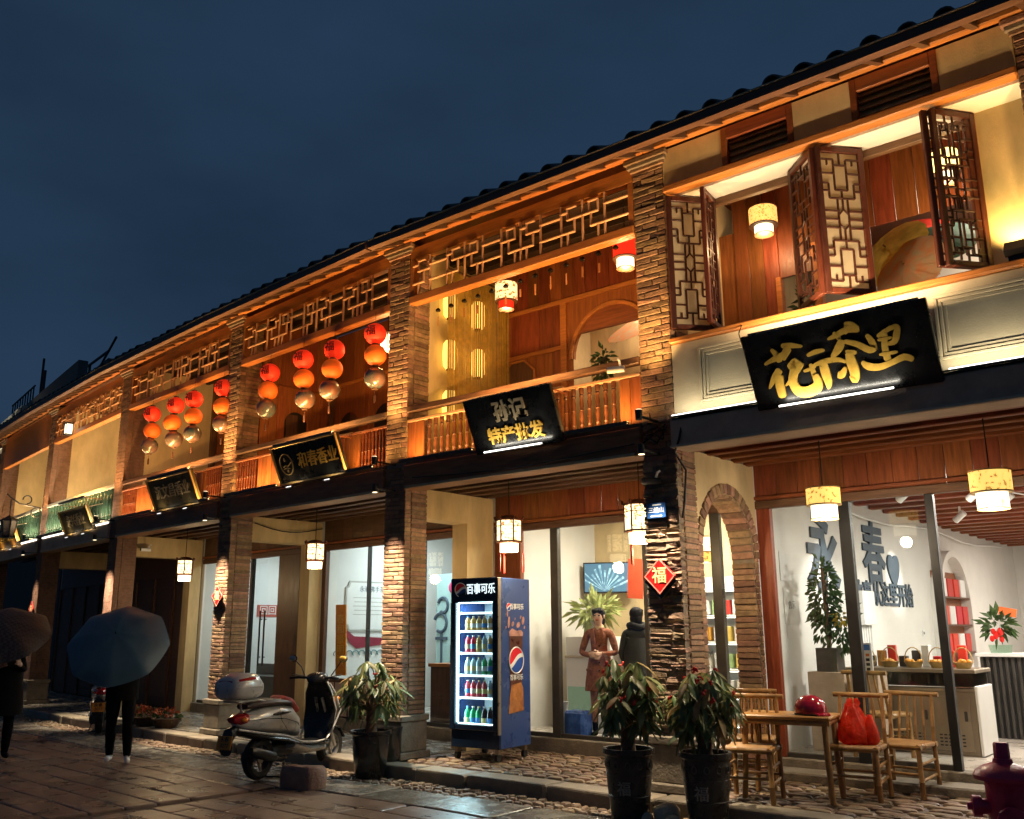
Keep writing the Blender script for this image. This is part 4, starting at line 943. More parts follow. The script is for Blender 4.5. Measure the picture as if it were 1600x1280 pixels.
for k, (y_, z_) in enumerate(((3.3, .62), (4.3, .58), (7.6, 1.5), (7.9, .6))):
    t = thing('wall_socket', 'white socket plate on the tea shop wall, %s' % ('near the vine', 'below the meter box', 'by the niche, upper', 'by the niche, lower')[k], 'socket', FR[0].w(.127, y_, z_)); bx('plate', t, white_p, (0, 0, 0), (.012, .09, .09)); bx('insert', t, dgrey, (.007, 0, 0), (.003, .05, .04), bev=0)
c2 = thing('slatted_counter', 'dark slatted counter further back in the tea shop', 'counter', FR[0].w(2.3, 5.2, .27)); bx('top', c2, white_p, (0, 0, .98), (1.6, .6, .04)); bx('core', c2, black_m, (0, .02, .48), (1.5, .5, .96))
for k in range(22): bx('slat', c2, dgrey, (-.74+k*.07, -.245, .48), (.035, .03, .95))
def foliage_part(parent, mat, center, rad, n, ls, name='leaf', seed=1, droop=.4):
    r = random.Random(seed)
    m = MB()
    for k in range(n):
        v = Vector((r.gauss(0, 1), r.gauss(0, 1), r.gauss(0, 1))).normalized()*r.uniform(.4, 1); p = Vector(center)+Vector((v.x*rad[0], v.y*rad[1], v.z*rad[2]))
        d = (v+Vector((0, 0, -droop+r.uniform(-.4, .4)))).normalized(); s_ = d.cross(Vector((r.uniform(-1, 1), r.uniform(-1, 1), 1))).normalized(); u = s_.cross(d)
        l = ls*r.uniform(.6, 1.3); w = l*.2
        m.add([p, p+d*l*.45+s_*w+u*.02, p+d*l, p+d*l*.45-s_*w+u*.02, p+d*l*.5-u*.01], [(0, 1, 4), (1, 2, 4), (2, 3, 4), (3, 0, 4)])
    return tag(m.build(name, mat, parent), kind='stuff')
leafg = pm('leaf_green', (.06, .11, .035), .45, .4, 18, .1, spec=.4, trans=.25); leafy = pm('leaf_yellow', (.5, .36, .03), .5, .3, 18, .1, trans=.3)
foliage_part(_HP, leafg, (0, 0, .05), (.14, .12, .32), 150, .11, 'crown', 31)
hw = thing('hanging_plant', 'small trailing plant seen through the balcony arch', 'plant', FR[1].w(1.72, 2.2, 5.1)); m = MB(); m.lathe([(.04, 0), (.07, .1), (.06, .1)], 12); m.build('pot', dgrey, hw); foliage_part(hw, leafg, (0, 0, 0), (.12, .1, .28), 110, .1, 'crown', 33)
vp = thing('indoor_vine', 'tall leafy vine on a totem behind the left shop pane', 'plant', FR[0].w(.5, 2.75, .27)); bx('cabinet', vp, grey_beam, (0, 0, .42), (.42, .36, .84)); bx('pot', vp, dgrey, (0, 0, .97), (.24, .24, .26))
m = MB(); m.tube([(0, 0, 1.0), (0, 0, 2.0)], .03, 8); m.build('totem', wood_dv, vp); foliage_part(vp, leafg, (-.02, 0, 1.62), (.15, .15, .52), 330, .1, 'crown', 3); foliage_part(vp, leafg, (.2, 0, 1.38), (.15, .14, .32), 170, .09, 'side_shoots', 4); foliage_part(vp, leafy, (.18, -.05, 1.42), (.07, .06, .07), 40, .07, 'blossom', 5)
t = thing('price_stand', 'white counter card with a blue header beside the vine', 'card', FR[0].w(.95, 2.6, 1.11)); bx('card', t, white_p, (0, 0, .16), (.16, .02, .32)); bx('header', t, pm('blue_print', (.08, .22, .6), .5, .1), (0, -.0105, .27), (.12, .003, .06), bev=0)
for a in range(2):
    for b in range(4): bx('key', t, pm('orange_print', (.6, .16, .03), .5, .1) if (a, b) == (1, 3) else black_m, (-.04+a*.07, -.0105, .04+b*.05), (.04, .003, .03), bev=0)
bx('stand_base', t, grey_beam, (0, .05, -.42), (.3, .3, .84))
ft = thing('flower_gift', 'green plant with red ribbon on the slatted counter', 'plant', FR[0].w(1.75, 5.15, 1.27)); m = MB(); m.lathe([(.12, 0), (.14, .1), (.12, .1)], 12); m.build('pot', glassmat('vase_glass', (.7, .85, .75)), ft)
foliage_part(ft, leafg, (0, 0, .36), (.16, .16, .17), 80, .15, 'crown', 8, 0); m = MB()
for k in range(8): m.ball((rnd(-.06, .06), -.12+rnd(-.03, .03), .22+rnd(-.06, .06)), (.03, .02, .04), 6, 4)
m.build('ribbon', pm('red_ribbon', (.7, .02, .015), .4, .2), ft); bx('gift_card', ft, pm('orange_card', (.8, .16, .04), .5, .1), (.15, -.1, .5), (.2, .006, .1), (0, R(12), 0), bev=0)
m = MB(); m.box((2.5, 13.0, 1.2), (.4, .4, 1.9)); 
# --- fridge house shop
shopfront(1, [('post', .15, .60, wood_r), ('glass', .60, 1.10), ('post', 1.10, 1.22), ('glass', 1.22, 2.5), ('post', 2.5, 2.56), ('glass', 2.56, 3.42), ('post', 3.42, 3.54), ('glass', 3.54, LB-.18)], .14, LB-.14)
room(1, 4.2, wall=cream)
for x, y, e in ((2.0, 2.9, 140), (3.2, 3.0, 85)):
    t = tag(bx('ceiling_panel', None, lens_c, FR[1].w(x, y, 3.38), (.6, .6, .03)), 'square ceiling light panel over the %s of the snack shop' % ('standing pair' if x < 3 else 'lit shelves'), 'light', 'snack shop ceiling panels'); light('AREA', 'panel_lamp', (0, 0, -.03), e, (1, .86, .66), t, size=.55)
tv = thing('wall_television', 'television with a blue picture on the shop back wall', 'television', FR[1].w(.55, 3.9, 2.35), R(25)); bx('case', tv, black_m, (0, 0, 0), (.74, .05, .46))
bx('screen', tv, em('tv_picture', (.05, .13, .22), .7), (0, -.027, 0), (.7, .004, .42), bev=0)
m = MB()
for k in range(11):
    a = R(-65+k*13); b = R(-65+k*13+6); l_ = .36+.05*math.sin(k*2.1); m.add([(-.05, -.0295, -.2), (max(-.34, min(.34, -.05+l_*math.sin(a))), -.0295, -.2+l_*math.cos(a)*.98), (max(-.34, min(.34, -.05+l_*math.sin(b))), -.0295, -.2+l_*math.cos(b)*.98)], [(0, 1, 2)])
m.build('screen_picture', em('tv_rays', (.3, .5, .62), .8, (14, (.12, .26, .38), .48)), tv); bx('arm', tv, dgrey, (0, .12, 0), (.06, .25, .06))
sheet('red_poster', 'plain red paper hanging in the snack shop behind the right lantern', 1, 1.42, 3.3, 2.28, .26, .55, pm('red_paper', (.5, .07, .025), .6, .15), 'poster', 'x', rot=4)
sheet('wall_notice', 'white framed certificate in the snack shop', 1, 1.0, 4.19, 2.3, .42, .28, notice, 'notice', 'x', body='许可证', bs=.09)
sheet('wall_notice', 'second white certificate in the snack shop, beside the framed one', 1, 1.5, 4.19, 2.25, .36, .3, notice, 'notice', 'x', body='执照', bs=.09)
ch = thing('white_chest', 'white chest freezer with a pale green front behind the woman', 'freezer', FR[1].w(.85, 3.2, .27)); bx('body', ch, white_p, (0, 0, .62), (.75, .6, 1.2)); bx('green_front', ch, pm('mint_paint', (.35, .62, .5), .4, .05), (0, -.303, .3), (.7, .01, .5)); bx('shelf_edge', ch, steel, (0, -.31, .95), (.76, .03, .03))
ch2 = thing('sales_counter', 'white sales counter with trays behind the two people', 'counter', FR[1].w(1.9, 3.1, .27)); bx('body', ch2, white_p, (0, 0, .5), (1.2, .5, 1.0)); bx('top', ch2, dgrey, (0, 0, 1.02), (1.26, .56, .04)); bx('tray', ch2, redbox, (-.35, -.05, 1.07), (.3, .3, .05))
wr = thing('flower_wreath', 'pale green spray of long leaves behind the woman', 'plant', FR[1].w(.92, 3.0, 1.5)); m = MB(); m.lathe([(.1, 0), (.13, .2), (.12, .2)], 12); m.build('vase', white_p, wr); foliage_part(wr, pm('pale_leaf', (.34, .38, .14), .5, .3, 18, .1, trans=.3), (0, 0, .34), (.3, .25, .16), 120, .22, 'crown', 11, .15)
# lit goods shelves seen through the arch
gs = thing('goods_shelf', 'lit white shelves of packaged goods behind the arch', 'shelf', FR[1].w(2.75, 3.5, .27)); 
for s_ in (-1, 1): bx('upright', gs, white_p, (s_*.72, 0, 1.0), (.03, .35, 2.0))
bx('back', gs, white_p, (0, .17, 1.0), (1.44, .02, 2.0))
pk = [pm('pack_%d' % k, c_, .4, .2, 12, .03) for k, c_ in enumerate([(.6, .3, .05), (.65, .6, .5), (.5, .05, .04), (.7, .5, .12), (.3, .45, .2), (.7, .7, .7)])]
for k in range(6):
    z = .12+k*.34; bx('shelf', gs, white_p, (0, 0, z), (1.41, .33, .025)); bx('shelf_light', gs, em('shelf_led', (1, .95, .85), 4, small=True), (0, -.15, z-.02), (1.38, .012, .01), bev=0)
    for j in range(9):
        if k < 5: tag(bx('goods_pack', None, random.choice(pk), FR[1].w(2.75-.6+j*.15, 3.42+rnd(-.02, .02), .27+z+.0135+.1), (.11, .1, rnd(.17, .2))), 'packaged snack on the lit shelves behind the arch', 'package', 'packages on the lit shelves')
jar = thing('water_bottle_pack', 'blue shrink-wrapped pack of water bottles inside the shop door', 'bottle pack', FR[1].w(1.28, 2.05, .27)); bx('wrap', jar, pm('blue_film', (.06, .14, .5), .25, .3, 8, .1), (0, 0, .16), (.3, .24, .32), bev=.03)
for a in range(3): m = MB(); m.lathe([(.035, .3), (.03, .36), (.014, .38), (.014, .4)], 10, (-.1+a*.1, 0, 0)); m.build('bottle_neck', glass2, jar)
pb = thing('shopping_bag', 'white plastic bag beside the blue bottle pack', 'bag', FR[1].w(1.05, 2.05, .27)); m = MB(); m.lathe([(.1, 0), (.14, .05), (.13, .2), (.06, .32), (.08, .42)], 12, sx=1, sy=.7); m.build('sack', pm('white_film', (.7, .7, .7), .3, .1, 9, .5, 20, trans=.3), pb, smooth=60)
sn = thing('snake_plant', 'snake plant with upright leaves inside the shop window', 'plant', FR[1].w(1.3, 2.6, .27)); m = MB(); m.lathe([(.1, 0), (.14, .24), (.12, .24)], 14); m.build('pot', white_p, sn)
for k in range(7):
    a = rnd(0, 6.28); h = rnd(.5, .85); b_ = Vector((math.cos(a)*.06, math.sin(a)*.06, .22)); tp = b_+Vector((math.cos(a)*.12, math.sin(a)*.12, h)); s_ = Vector((-math.sin(a), math.cos(a), 0))*.03; md = (b_+tp)/2
    m = MB(); m.add([b_-s_*.6, b_+s_*.6, md+s_, md-s_, tp], [(0, 1, 2, 3), (3, 2, 4)]); m.build('leaf', leafg, sn)
# --- house 2 shop
L2 = FR[2].L
shopfront(2, [('post', .14, .24, wood_dv), ('wall', .24, 2.6, .86), ('glass', .24, 1.35), ('post', 1.35, 1.37), ('glass', 1.37, 2.6), ('post', 2.6, 2.68), ('glass', 2.68, L2-.2)], .14, L2-.14, head_mat=wood_d)
room(2, 5.2); r2 = ROOT[2]
post_m = pm('rose_poster', (.42, .3, .26), .6, .1, 6, .02); ink_r = pm('red_ink', (.35, .05, .04), .6, .1)
for k in range(6):
    t = bx('poster', None, post_m, FR[2].w(.45+k*.36, 1.72, .55), (.32, .012, .5), (0, 0, FR[2].rz), bev=.003); tag(t, 'pale pink calligraphy panel headed %s under the mural shop window' % '福禄寿喜茶香'[k], 'poster', 'calligraphy panels under the window')
    text('print', '福禄寿喜茶香'[k], .12, ink_r, t, (.03, -.0075, .12), (R(90), 0, 0), .001); text('print', '佛手\n老醋', .07, ink_r, t, (-.08, -.0075, -.02), (R(90), 0, 0), .001)
mu = thing('boat_mural', 'wall mural of a red boat under a framed text panel', 'mural', FR[2].w(.128, 0, 0), FR[2].rz)
m = MB(); m.prism([(2.2, 1.66), (2.45, 1.5), (3.3, 1.46), (3.6, 1.62), (3.3, 1.38), (2.5, 1.3), (2.35, 1.4)], .004, .012, 'x'); m.build('boat', pm('red_boat_paint', (.25, .02, .04), .5, .2), mu)
mur = pm('mural_grey', (.45, .43, .38), .7, .1, 6, .02)
m = MB(); w_, h_ = .62, .42; c0 = (2.86, 2.0); prof = [(c0[0]+w_*sx*k, c0[1]+h_*sz*j) for sx, sz, seq in ((1, 1, ((1, .75), (.92, .8), (.88, 1))), (-1, 1, ((.88, 1), (.92, .8), (1, .75))), (-1, -1, ((1, .75), (.92, .8), (.88, 1))), (1, -1, ((.88, 1), (.92, .8), (1, .75)))) for k, j in seq]
m.prism(prof, .004, .014, 'x'); m.build('text_panel', mur, mu); pin = [(c0[0]+(a-c0[0])*.95, c0[1]+(b-c0[1])*.93) for a, b in prof]; m = MB(); m.prism(pin, .0142, .017, 'x'); m.build('text_field', notice, mu)
text('print', '永春佛手茶', .11, letter_m, mu, (.0185, 2.8, 2.28), (R(90), 0, R(90)), .001)
for k in range(5): bx('text_line', mu, mur, (.0178, 2.75, 2.14-k*.07), (.001, .7-.05*(k % 2), .012), bev=0)
wave = pm('teal_paint', (.1, .22, .22), .6, .2); m = MB()
for k in range(12): m.tube([(.01, 2.1+k*.13+.06*math.cos(R(a)), 1.22+.05*math.sin(R(a))) for a in range(-20, 250, 30)], .008, 5)
m.build('waves', wave, mu)
cp = thing('couplet_board', 'orange couplet board leaning in the shop window', 'board', FR[2].w(.45, 1.95, .9), FR[2].rz+R(20)); q = bx('board', cp, pm('orange_lacquer', (.75, .25, .02), .35, .15), (0, 0, .55), (.2, .03, 1.12), (R(3), 0, 0)); text('print', '春\n和\n景\n明\n香', .16, gold_m, q, (0, -.017, .0), (R(90), 0, 0), .001)
for x, y, e in ((1.1, 3.2, 55), (3.0, 3.2, 50)):
    t = tag(bx('ceiling_panel', None, em('cool_panel', (.8, .95, 1), 3, small=True), FR[2].w(x, y, 3.38), (.6, .6, .03), (0, 0, FR[2].rz)), 'cool ceiling light panel over the %s of the mural shop' % ('mural' if x < 2 else 'counter'), 'light', 'mural shop ceiling panels'); light('AREA', 'panel_lamp', (0, 0, -.03), e, (.84, .97, 1), t, size=.55)
sw = thing('screen_wall', 'pale teal partition with a black scroll emblem behind the pillar', 'partition', FR[2].w(2.4, 4.0, .27), FR[2].rz); bx('panel', sw, pm('pale_teal', (.4, .58, .56), .6, .06), (-.7, 0, 1.15), (2.4, .05, 2.3))
m = MB()
for cz, rr, s_ in ((1.75, .13, 1), (1.45, .16, -1)): m.tube([(-1.75+s_*.03+rr*math.cos(R(a)), -.03, cz+rr*math.sin(R(a))) for a in range(-120, 170, 20)], .03, 6)
m.tube([(-1.75, -.03, 1.3), (-1.75, -.03, .6)], .025, 6); m.box((-1.75, -.03, 1.18), (.3, .03, .05)); m.build('emblem', letter_m, sw)
for k, (x, z) in enumerate(((-1.45, 2.05), (-1.0, 2.02))): m = MB(); m.ball((x, -.06, z), (.09+.03*k, .03, .1+.02*k), 12, 8); m.build('rosette', pm('magenta_paper', (.6, .03, .14), .6, .2), sw)
cb = thing('wood_counter', 'wooden counter with a black pot plant behind the pillar', 'counter', FR[2].w(3.2, 2.35, .27), FR[2].rz); bx('body', cb, wood_dv, (0, 0, .4), (1.5, .45, .8)); bx('top', cb, wood_o, (0, 0, .82), (1.56, .5, .05)); bx('crate', cb, pm('crate_wood', (.4, .22, .08), .6, .3), (.1, 0, .95), (.5, .3, .2)); bx('pot', cb, black_m, (-.35, 0, .98), (.22, .22, .26)); foliage_part(cb, leafg, (-.1, 0, 1.2), (.28, .2, .13), 90, .12, 'crown', 21)
# --- house 3 shop
L3 = FR[3].L
shopfront(3, [('glass', .22, .95), ('post', .95, 1.0), ('glass', 1.0, 2.0), ('post', 2.0, 2.06), ('glass', 2.06, 2.98), ('post', 2.98, 3.66, wood_dv), ('glass', 3.66, L3-.16)], .14, L3-.14, head_mat=wood_d)
room(3, 5.0)
t = tag(bx('ceiling_panel', None, em('cool_panel', (.8, .95, 1), 3, small=True), FR[3].w(1.6, 3.2, 3.38), (.6, .6, .03), (0, 0, FR[3].rz)), 'cool ceiling light panel in the shop behind the scooter', 'light'); light('AREA', 'panel_lamp', (0, 0, -.03), 62, (.84, .97, 1), t, size=.55)
sf = thing('shop_sofa', 'low dark bench inside the shop behind the scooter', 'bench', FR[3].w(1.2, 2.7, .27), FR[3].rz); bx('seat', sf, dgrey, (0, 0, .25), (1.6, .5, .5)); bx('backrest', sf, dgrey, (0, .25, .5), (1.6, .1, .4))
tt = thing('tea_table', 'white tea table with jars in the shop behind the scooter', 'table', FR[3].w(2.6, 3.3, .27), FR[3].rz); bx('top', tt, white_p, (0, 0, .74), (1.4, .5, .05)); bx('front', tt, pm('grey_lam', (.4, .42, .4), .5, .1), (0, 0, .36), (1.3, .44, .7))
for k in range(6): m = MB(); m.lathe([(.05, 0), (.055, .12), (.03, .16), (.03, .19)], 10); tag(m.build('tea_jar', random.choice([black_m, white_p, wood_o]), None, FR[3].w(2.1+k*.2, 3.25, 1.036), smooth=40), 'small tea jar on the white tea table behind the scooter', 'jar', 'jars on the tea table')
for k, x in enumerate((2.45, 2.6)):
    t = thing('door_pull', 'long black door pull on the %s glass door leaf' % ('left', 'right')[k], 'door handle', FR[3].w(x, 1.735, 1.0), FR[3].rz, 'black door pulls'); m = MB(); m.tube([(0, 0, 0), (0, 0, .95)], .016, 8); m.build('bar', black_m, t); bx('bracket', t, black_m, (0, .02, .15), (.02, .05, .02)); bx('bracket', t, black_m, (0, .02, .8), (.02, .05, .02))
sheet('framed_picture', 'small red seal-script picture on the shop wall behind the doors', 3, .132, 3.25, 2.0, .5, .24, pm('picture_red', (.45, .1, .07), .6, .1), 'picture', body='回回', bs=.2, ink=notice)
# --- houses 4 and 5 ground floor: dark timber doors
for i in (4, 5):
    r = ROOT[i]; L = FR[i].L; fr = span('shopfront', r, wood_d, .14, L-.14, 1.74, 1.84, 2.7, 3.46, .006); o = -fr.location; n0 = set(fr.children)
    for k in range(4):
        a = .2+k*(L-.4)/4; b = a+(L-.4)/4-.02; span('door_leaf', fr, wood_dv, a, b, 1.76, 1.82, .12, 2.7)
        for z0_, z1_ in ((.3, 1.1), (1.25, 2.5)): span('door_panel', fr, wood_d, a+.12, b-.12, 1.745, 1.765, z0_, z1_)
        span('door_post', fr, wood_dv, a-.05, a+.02, 1.72, 1.83, .12, 2.7)
    for c in fr.children:
        if c not in n0: c.location += o
    span('shop_back', r, wood_d, -.1, L, 1.9, 2.0, 0, 3.46, 0)

# ================================================================== signboards
def board(name, lab, i, x0, x1, z0, z1, yb, yt, mat, frame=None, fw=.03, th=.05):
    f = FR[i]; h = math.hypot(z1-z0, yt-yb); an = math.atan2(-(yt-yb), z1-z0)
    t = thing(name, lab, 'sign', f.w((x0+x1)/2, yb, z0), f.rz); t.rotation_euler = (an, 0, f.rz); w = x1-x0
    bx('panel', t, mat, (0, th/2, h/2), (w, th, h), bev=.008)
    if frame:
        for nm, c, d in (('frame', (0, -.008, fw/2), (w, .03, fw)), ('frame', (0, -.008, h-fw/2), (w, .03, fw)), ('frame', (-w/2+fw/2, -.008, h/2), (fw, .03, h-2*fw)), ('frame', (w/2-fw/2, -.008, h/2), (fw, .03, h-2*fw))): bx(nm, t, frame, c, d, bev=.006)
    for s_ in (-1, 1):
        b = MB(); b.tube([(s_*w*.42, th, h*.9), (s_*w*.42, th+.32, h*.84)], .01, 6); b.build('bracket', steel, t)
    return t, w, h
s1, w1, h1 = board('signboard', 'large black signboard with four gold brush characters on the tea shop', 0, 1.14, 2.76, 3.54, 4.18, -.13, -.42, black_l)
Q = [(60, 300), (1375, 20), (1475, 582), (146, 822)]
def bil(u, v):            # picture quad of the board -> board plane, solved for the inverse bilinear
    a, b = .5, .5
    for _ in range(12):
        x = (1-a)*(1-b)*Q[0][0]+a*(1-b)*Q[1][0]+a*b*Q[2][0]+(1-a)*b*Q[3][0]; y = (1-a)*(1-b)*Q[0][1]+a*(1-b)*Q[1][1]+a*b*Q[2][1]+(1-a)*b*Q[3][1]
        xa = (1-b)*(Q[1][0]-Q[0][0])+b*(Q[2][0]-Q[3][0]); ya = (1-b)*(Q[1][1]-Q[0][1])+b*(Q[2][1]-Q[3][1]); xb = (1-a)*(Q[3][0]-Q[0][0])+a*(Q[2][0]-Q[1][0]); yb = (1-a)*(Q[3][1]-Q[0][1])+a*(Q[2][1]-Q[1][1])
        det = xa*yb-xb*ya; a += ((u-x)*yb-(v-y)*xb)/det; b += ((v-y)*xa-(u-x)*ya)/det
    return ((a-.5)*w1, (1-b)*h1)
ST = {'first': [[(235, 485, 14), (300, 450, 26), (345, 430, 40)], [(295, 375, 16), (330, 410, 34), (355, 465, 30)], [(375, 350, 24), (450, 345, 30), (530, 350, 14)], [(430, 360, 40), (395, 410, 40), (385, 450, 18)], [(345, 430, 30), (400, 400, 30)], [(350, 515, 40), (300, 580, 34), (255, 655, 8)], [(335, 550, 50), (340, 640, 52), (355, 715, 45)], [(415, 500, 24), (440, 485, 40), (475, 470, 62), (455, 530, 50), (440, 600, 50), (475, 660, 60), (545, 668, 62), (612, 636, 62), (625, 590, 46), (605, 545, 36)], [(520, 465, 30), (450, 560, 24), (385, 630, 8)]],
 'second': [[(525, 525, 12), (570, 510, 18), (615, 488, 14)], [(580, 470, 20), (600, 540, 30), (620, 590, 40)], [(560, 415, 16), (620, 388, 26), (688, 372, 16)], [(600, 482, 16), (690, 450, 28), (780, 438, 24), (838, 455, 14)], [(668, 440, 40), (682, 520, 52), (700, 600, 40), (697, 645, 10)]],
 'third': [[(715, 300, 10), (770, 275, 26), (850, 235, 32), (940, 235, 22)], [(760, 250, 18), (805, 300, 26)], [(840, 200, 30), (885, 200, 40), (935, 228, 28)], [(858, 205, 26), (842, 262, 20)], [(818, 300, 36), (790, 360, 44), (738, 425, 20)], [(830, 310, 22), (920, 330, 32), (1000, 368, 36), (1045, 362, 16)], [(838, 380, 18), (912, 388, 24)], [(860, 385, 40), (872, 450, 56), (890, 520, 54), (888, 575, 40), (858, 548, 12)], [(772, 540, 36), (800, 540, 40), (832, 488, 14)]],
 'fourth': [[(985, 265, 20), (1012, 300, 34), (1032, 350, 34), (1015, 378, 20)], [(1060, 282, 26), (1130, 230, 24), (1190, 210, 26), (1187, 260, 36), (1168, 312, 30), (1118, 328, 16)], [(1112, 250, 26), (1105, 340, 34), (1122, 445, 40)], [(1060, 302, 16), (1155, 283, 14)], [(1066, 402, 18), (1188, 380, 16)], [(945, 450, 18), (985, 480, 40), (1060, 485, 36), (1150, 452, 30), (1230, 415, 36), (1290, 432, 30)]]}
for k in ST: strokes([[(x_, y_, w_*1.18+3) for x_, y_, w_ in q_] for q_ in ST[k]], bil).build('character', gold_m, s1)
def sign_led(t, x0, x1, z, e, h=.02, y=-.1, dots=True):
    bx('led_bar', t, led_white, ((x0+x1)/2, y, z), (x1-x0, .02, .014), bev=0); bx('led_channel', t, dgrey, ((x0+x1)/2, y+.012, z-.014), (x1-x0+.02, .03, .014)); bx('led_arm', t, dgrey, (0, y/2, z-.02), (.05, -y, .01))
    l = light('AREA', 'sign_lamp', ((x0+x1)/2, y-.012, z+.016), e, (1, .92, .75), t, size=x1-x0, size_y=.02); l.rotation_euler = (R(180-10), 0, 0)
sign_led(s1, -.56, .44, .035, 5)
s2, w2, h2 = board('signboard', 'black signboard with six gold characters and a light bar on the balcony', 1, 1.5, 2.76, 3.55, 4.14, -.14, -.4, black_l)
text('lettering', '孙记', .25, gold_d, s2, (.02, -.008, h2*.68), (R(90), 0, 0), .008, .028, sx=.95); text('lettering', '特产批发', .2, gold_m, s2, (.02, -.008, h2*.27), (R(90), 0, 0), .008, .026)
sign_led(s2, -.42, .4, .04, 3.5)
s3, w3, h3 = board('signboard', 'black gilt-framed signboard with a round emblem and four gold characters', 2, 1.72, 3.28, 3.62, 4.14, -.12, -.34, black_l, gold_p)
text('lettering', '和春香业', .23, gold_m, s3, (.24, -.006, h3*.5), (R(90), 0, 0), .005, .012, shear=.12)
m = MB(); cx, cz, rr = -.5, h3*.5, .15; m.tube([(cx+rr*math.cos(R(a)), -.006, cz+rr*math.sin(R(a))) for a in range(0, 361, 15)], .007, 6, caps=False)
m.tube([(cx-.08, -.006, cz-.03), (cx-.02, -.006, cz-.01), (cx+.03, -.006, cz-.03), (cx+.12, -.006, cz+.02)], .008, 6); m.ball((cx-.02, -.006, cz+.07), (.02, .006, .03), 8, 5); m.tube([(cx-.09, -.006, cz-.06), (cx, -.006, cz-.05), (cx+.07, -.006, cz-.07)], .006, 6); m.build('emblem', gold_p, s3, smooth=60); text('lettering', '香', .05, gold_p, s3, (cx, -.006, cz-.1), (R(90), 0, 0), .003)
s4, w4, h4 = board('signboard', 'olive gilt-framed signboard with five pale characters', 3, 2.0, 3.62, 3.6, 4.12, -.12, -.34, olive_l, gold_p)
text('lettering', '沉文昌香业', .25, gold_d, s4, (0, -.006, h4*.52), (R(90), 0, 0), .005, .008, shear=.15)
s5, w5, h5 = board('signboard', 'small dark signboard with gilt edge on the green balustrade', 4, 2.05, 3.7, 3.52, 3.98, -.12, -.32, olive_l, gold_p)
text('lettering', '永兴香业', .26, gold_d, s5, (0, -.006, h5*.5), (R(90), 0, 0), .005, .01, shear=.15)
s6, w6, h6 = board('signboard', 'ochre signboard at the left picture edge behind the iron lamp', 5, 1.4, 3.2, 3.55, 4.05, -.12, -.32, pm('ochre_lacquer', (.3, .13, .02), .4, .2), gold_p)
text('lettering', '达埔香业', .28, gold_m, s6, (0, -.006, h6*.5), (R(90), 0, 0), .005, .01, shear=.15)
# small clip lights under the framed boards
for nm, sb, wd, e in (('black framed', s3, w3, .35), ('olive framed', s4, w4, .4), ('small dark', s5, w5, .8), ('ochre', s6, w6, 1.0)):
    for q in (-.28, .3):
        c_ = bx('clip_light', sb, white_p, (q*wd, -.12, -.03), (.1, .04, .02)); bx('clip_lens', sb, lens_c, (q*wd, -.12, -.018), (.09, .03, .004), bev=0); bx('clip_arm', sb, dgrey, (q*wd, -.05, -.035), (.02, .14, .008))
        l = light('AREA', 'clip_lamp', (q*wd, -.12, -.012), e, (1, .8, .5), sb, size=.12, size_y=.03); l.rotation_euler = (R(180-14), 0, 0)
# red diamond plaques and blue street plate
def diamond(lab, i, x, y, z, s_=.25):
    t = thing('lucky_plaque', lab, 'plaque', FR[i].w(x, y, z), FR[i].rz, 'red diamond plaques'); d = s_*math.sqrt(2)
    bx('back', t, black_m, (0, .012, -.045), (s_*1.02, .02, s_*1.02), (0, R(45), 0)); bx('panel', t, pm('red_lacquer', (.62, .012, .012), .3, .12, 8, .02), (0, 0, 0), (s_, .016, s_), (0, R(45), 0))  # black diamond set lower paints a shadow under the plaque
    for a in range(4):
        an = R(45+90*a); c = Vector((math.cos(an), 0, math.sin(an)))*s_*.46; bx('trim', t, pm('pink_trim', (.75, .25, .2), .4, .1), c+Vector((0, -.0085, 0)), (s_*.94, .004, .01), (0, -an+math.pi/2, 0), bev=0)
    text('character', '福', s_*.66, pm('pale_gold', (.85, .62, .3), .45, .1), t, (0, -.0105, 0), (R(90), 0, 0), .002, .012)
diamond('red diamond fortune plaque on the ledge-stone pillar', 0, -.02, -.06, 2.09, .25); diamond('small red diamond fortune plaque on the pillar behind the scooter', 2, -.0, -.05, 2.12, .23); diamond('dull diamond plaque on the fourth pillar from the tea shop', 4, -.0, -.05, 2.1, .23)
bp = thing('street_plate', 'blue enamel plate with white characters on the ledge-stone pillar', 'plate', FR[0].w(-.03, -.055, 2.73)); bx('plate', bp, pm('blue_enamel', (.025, .09, .3), .3, .1), (0, 0, 0), (.21, .01, .15)); wt = pm('white_print', (.8, .82, .85), .5, .05)
text('lettering', '三组山', .06, wt, bp, (0, -.007, 0), (R(90), 0, 0), .001, .01); bx('bar', bp, wt, (0, -.0065, -.055), (.13, .002, .012), bev=0); bx('bar', bp, wt, (.01, -.0065, .055), (.1, .002, .012), bev=0)
# plain closing bay beyond the right picture edge
span('end_wall', r0, cream, L0+.19, L0+2.6, .03, .3, 3.634, 6.58, .004); span('end_shutter', r0, wood_dv, L0+1.5, L0+2.4, 1.8, 1.9, .12, 2.98); span('end_fascia', r0, wood_d, L0+1.5, L0+2.4, 1.78, 1.9, 2.98, 3.46)
span('end_gable', r0, mortar_m, L0+2.4, L0+2.6, .31, 5.0, -.02, 6.6, 0); span('end_ceiling', r0, wood_d, L0-.13, L0+2.4, .22, 1.78, 3.475, 3.6, 0)
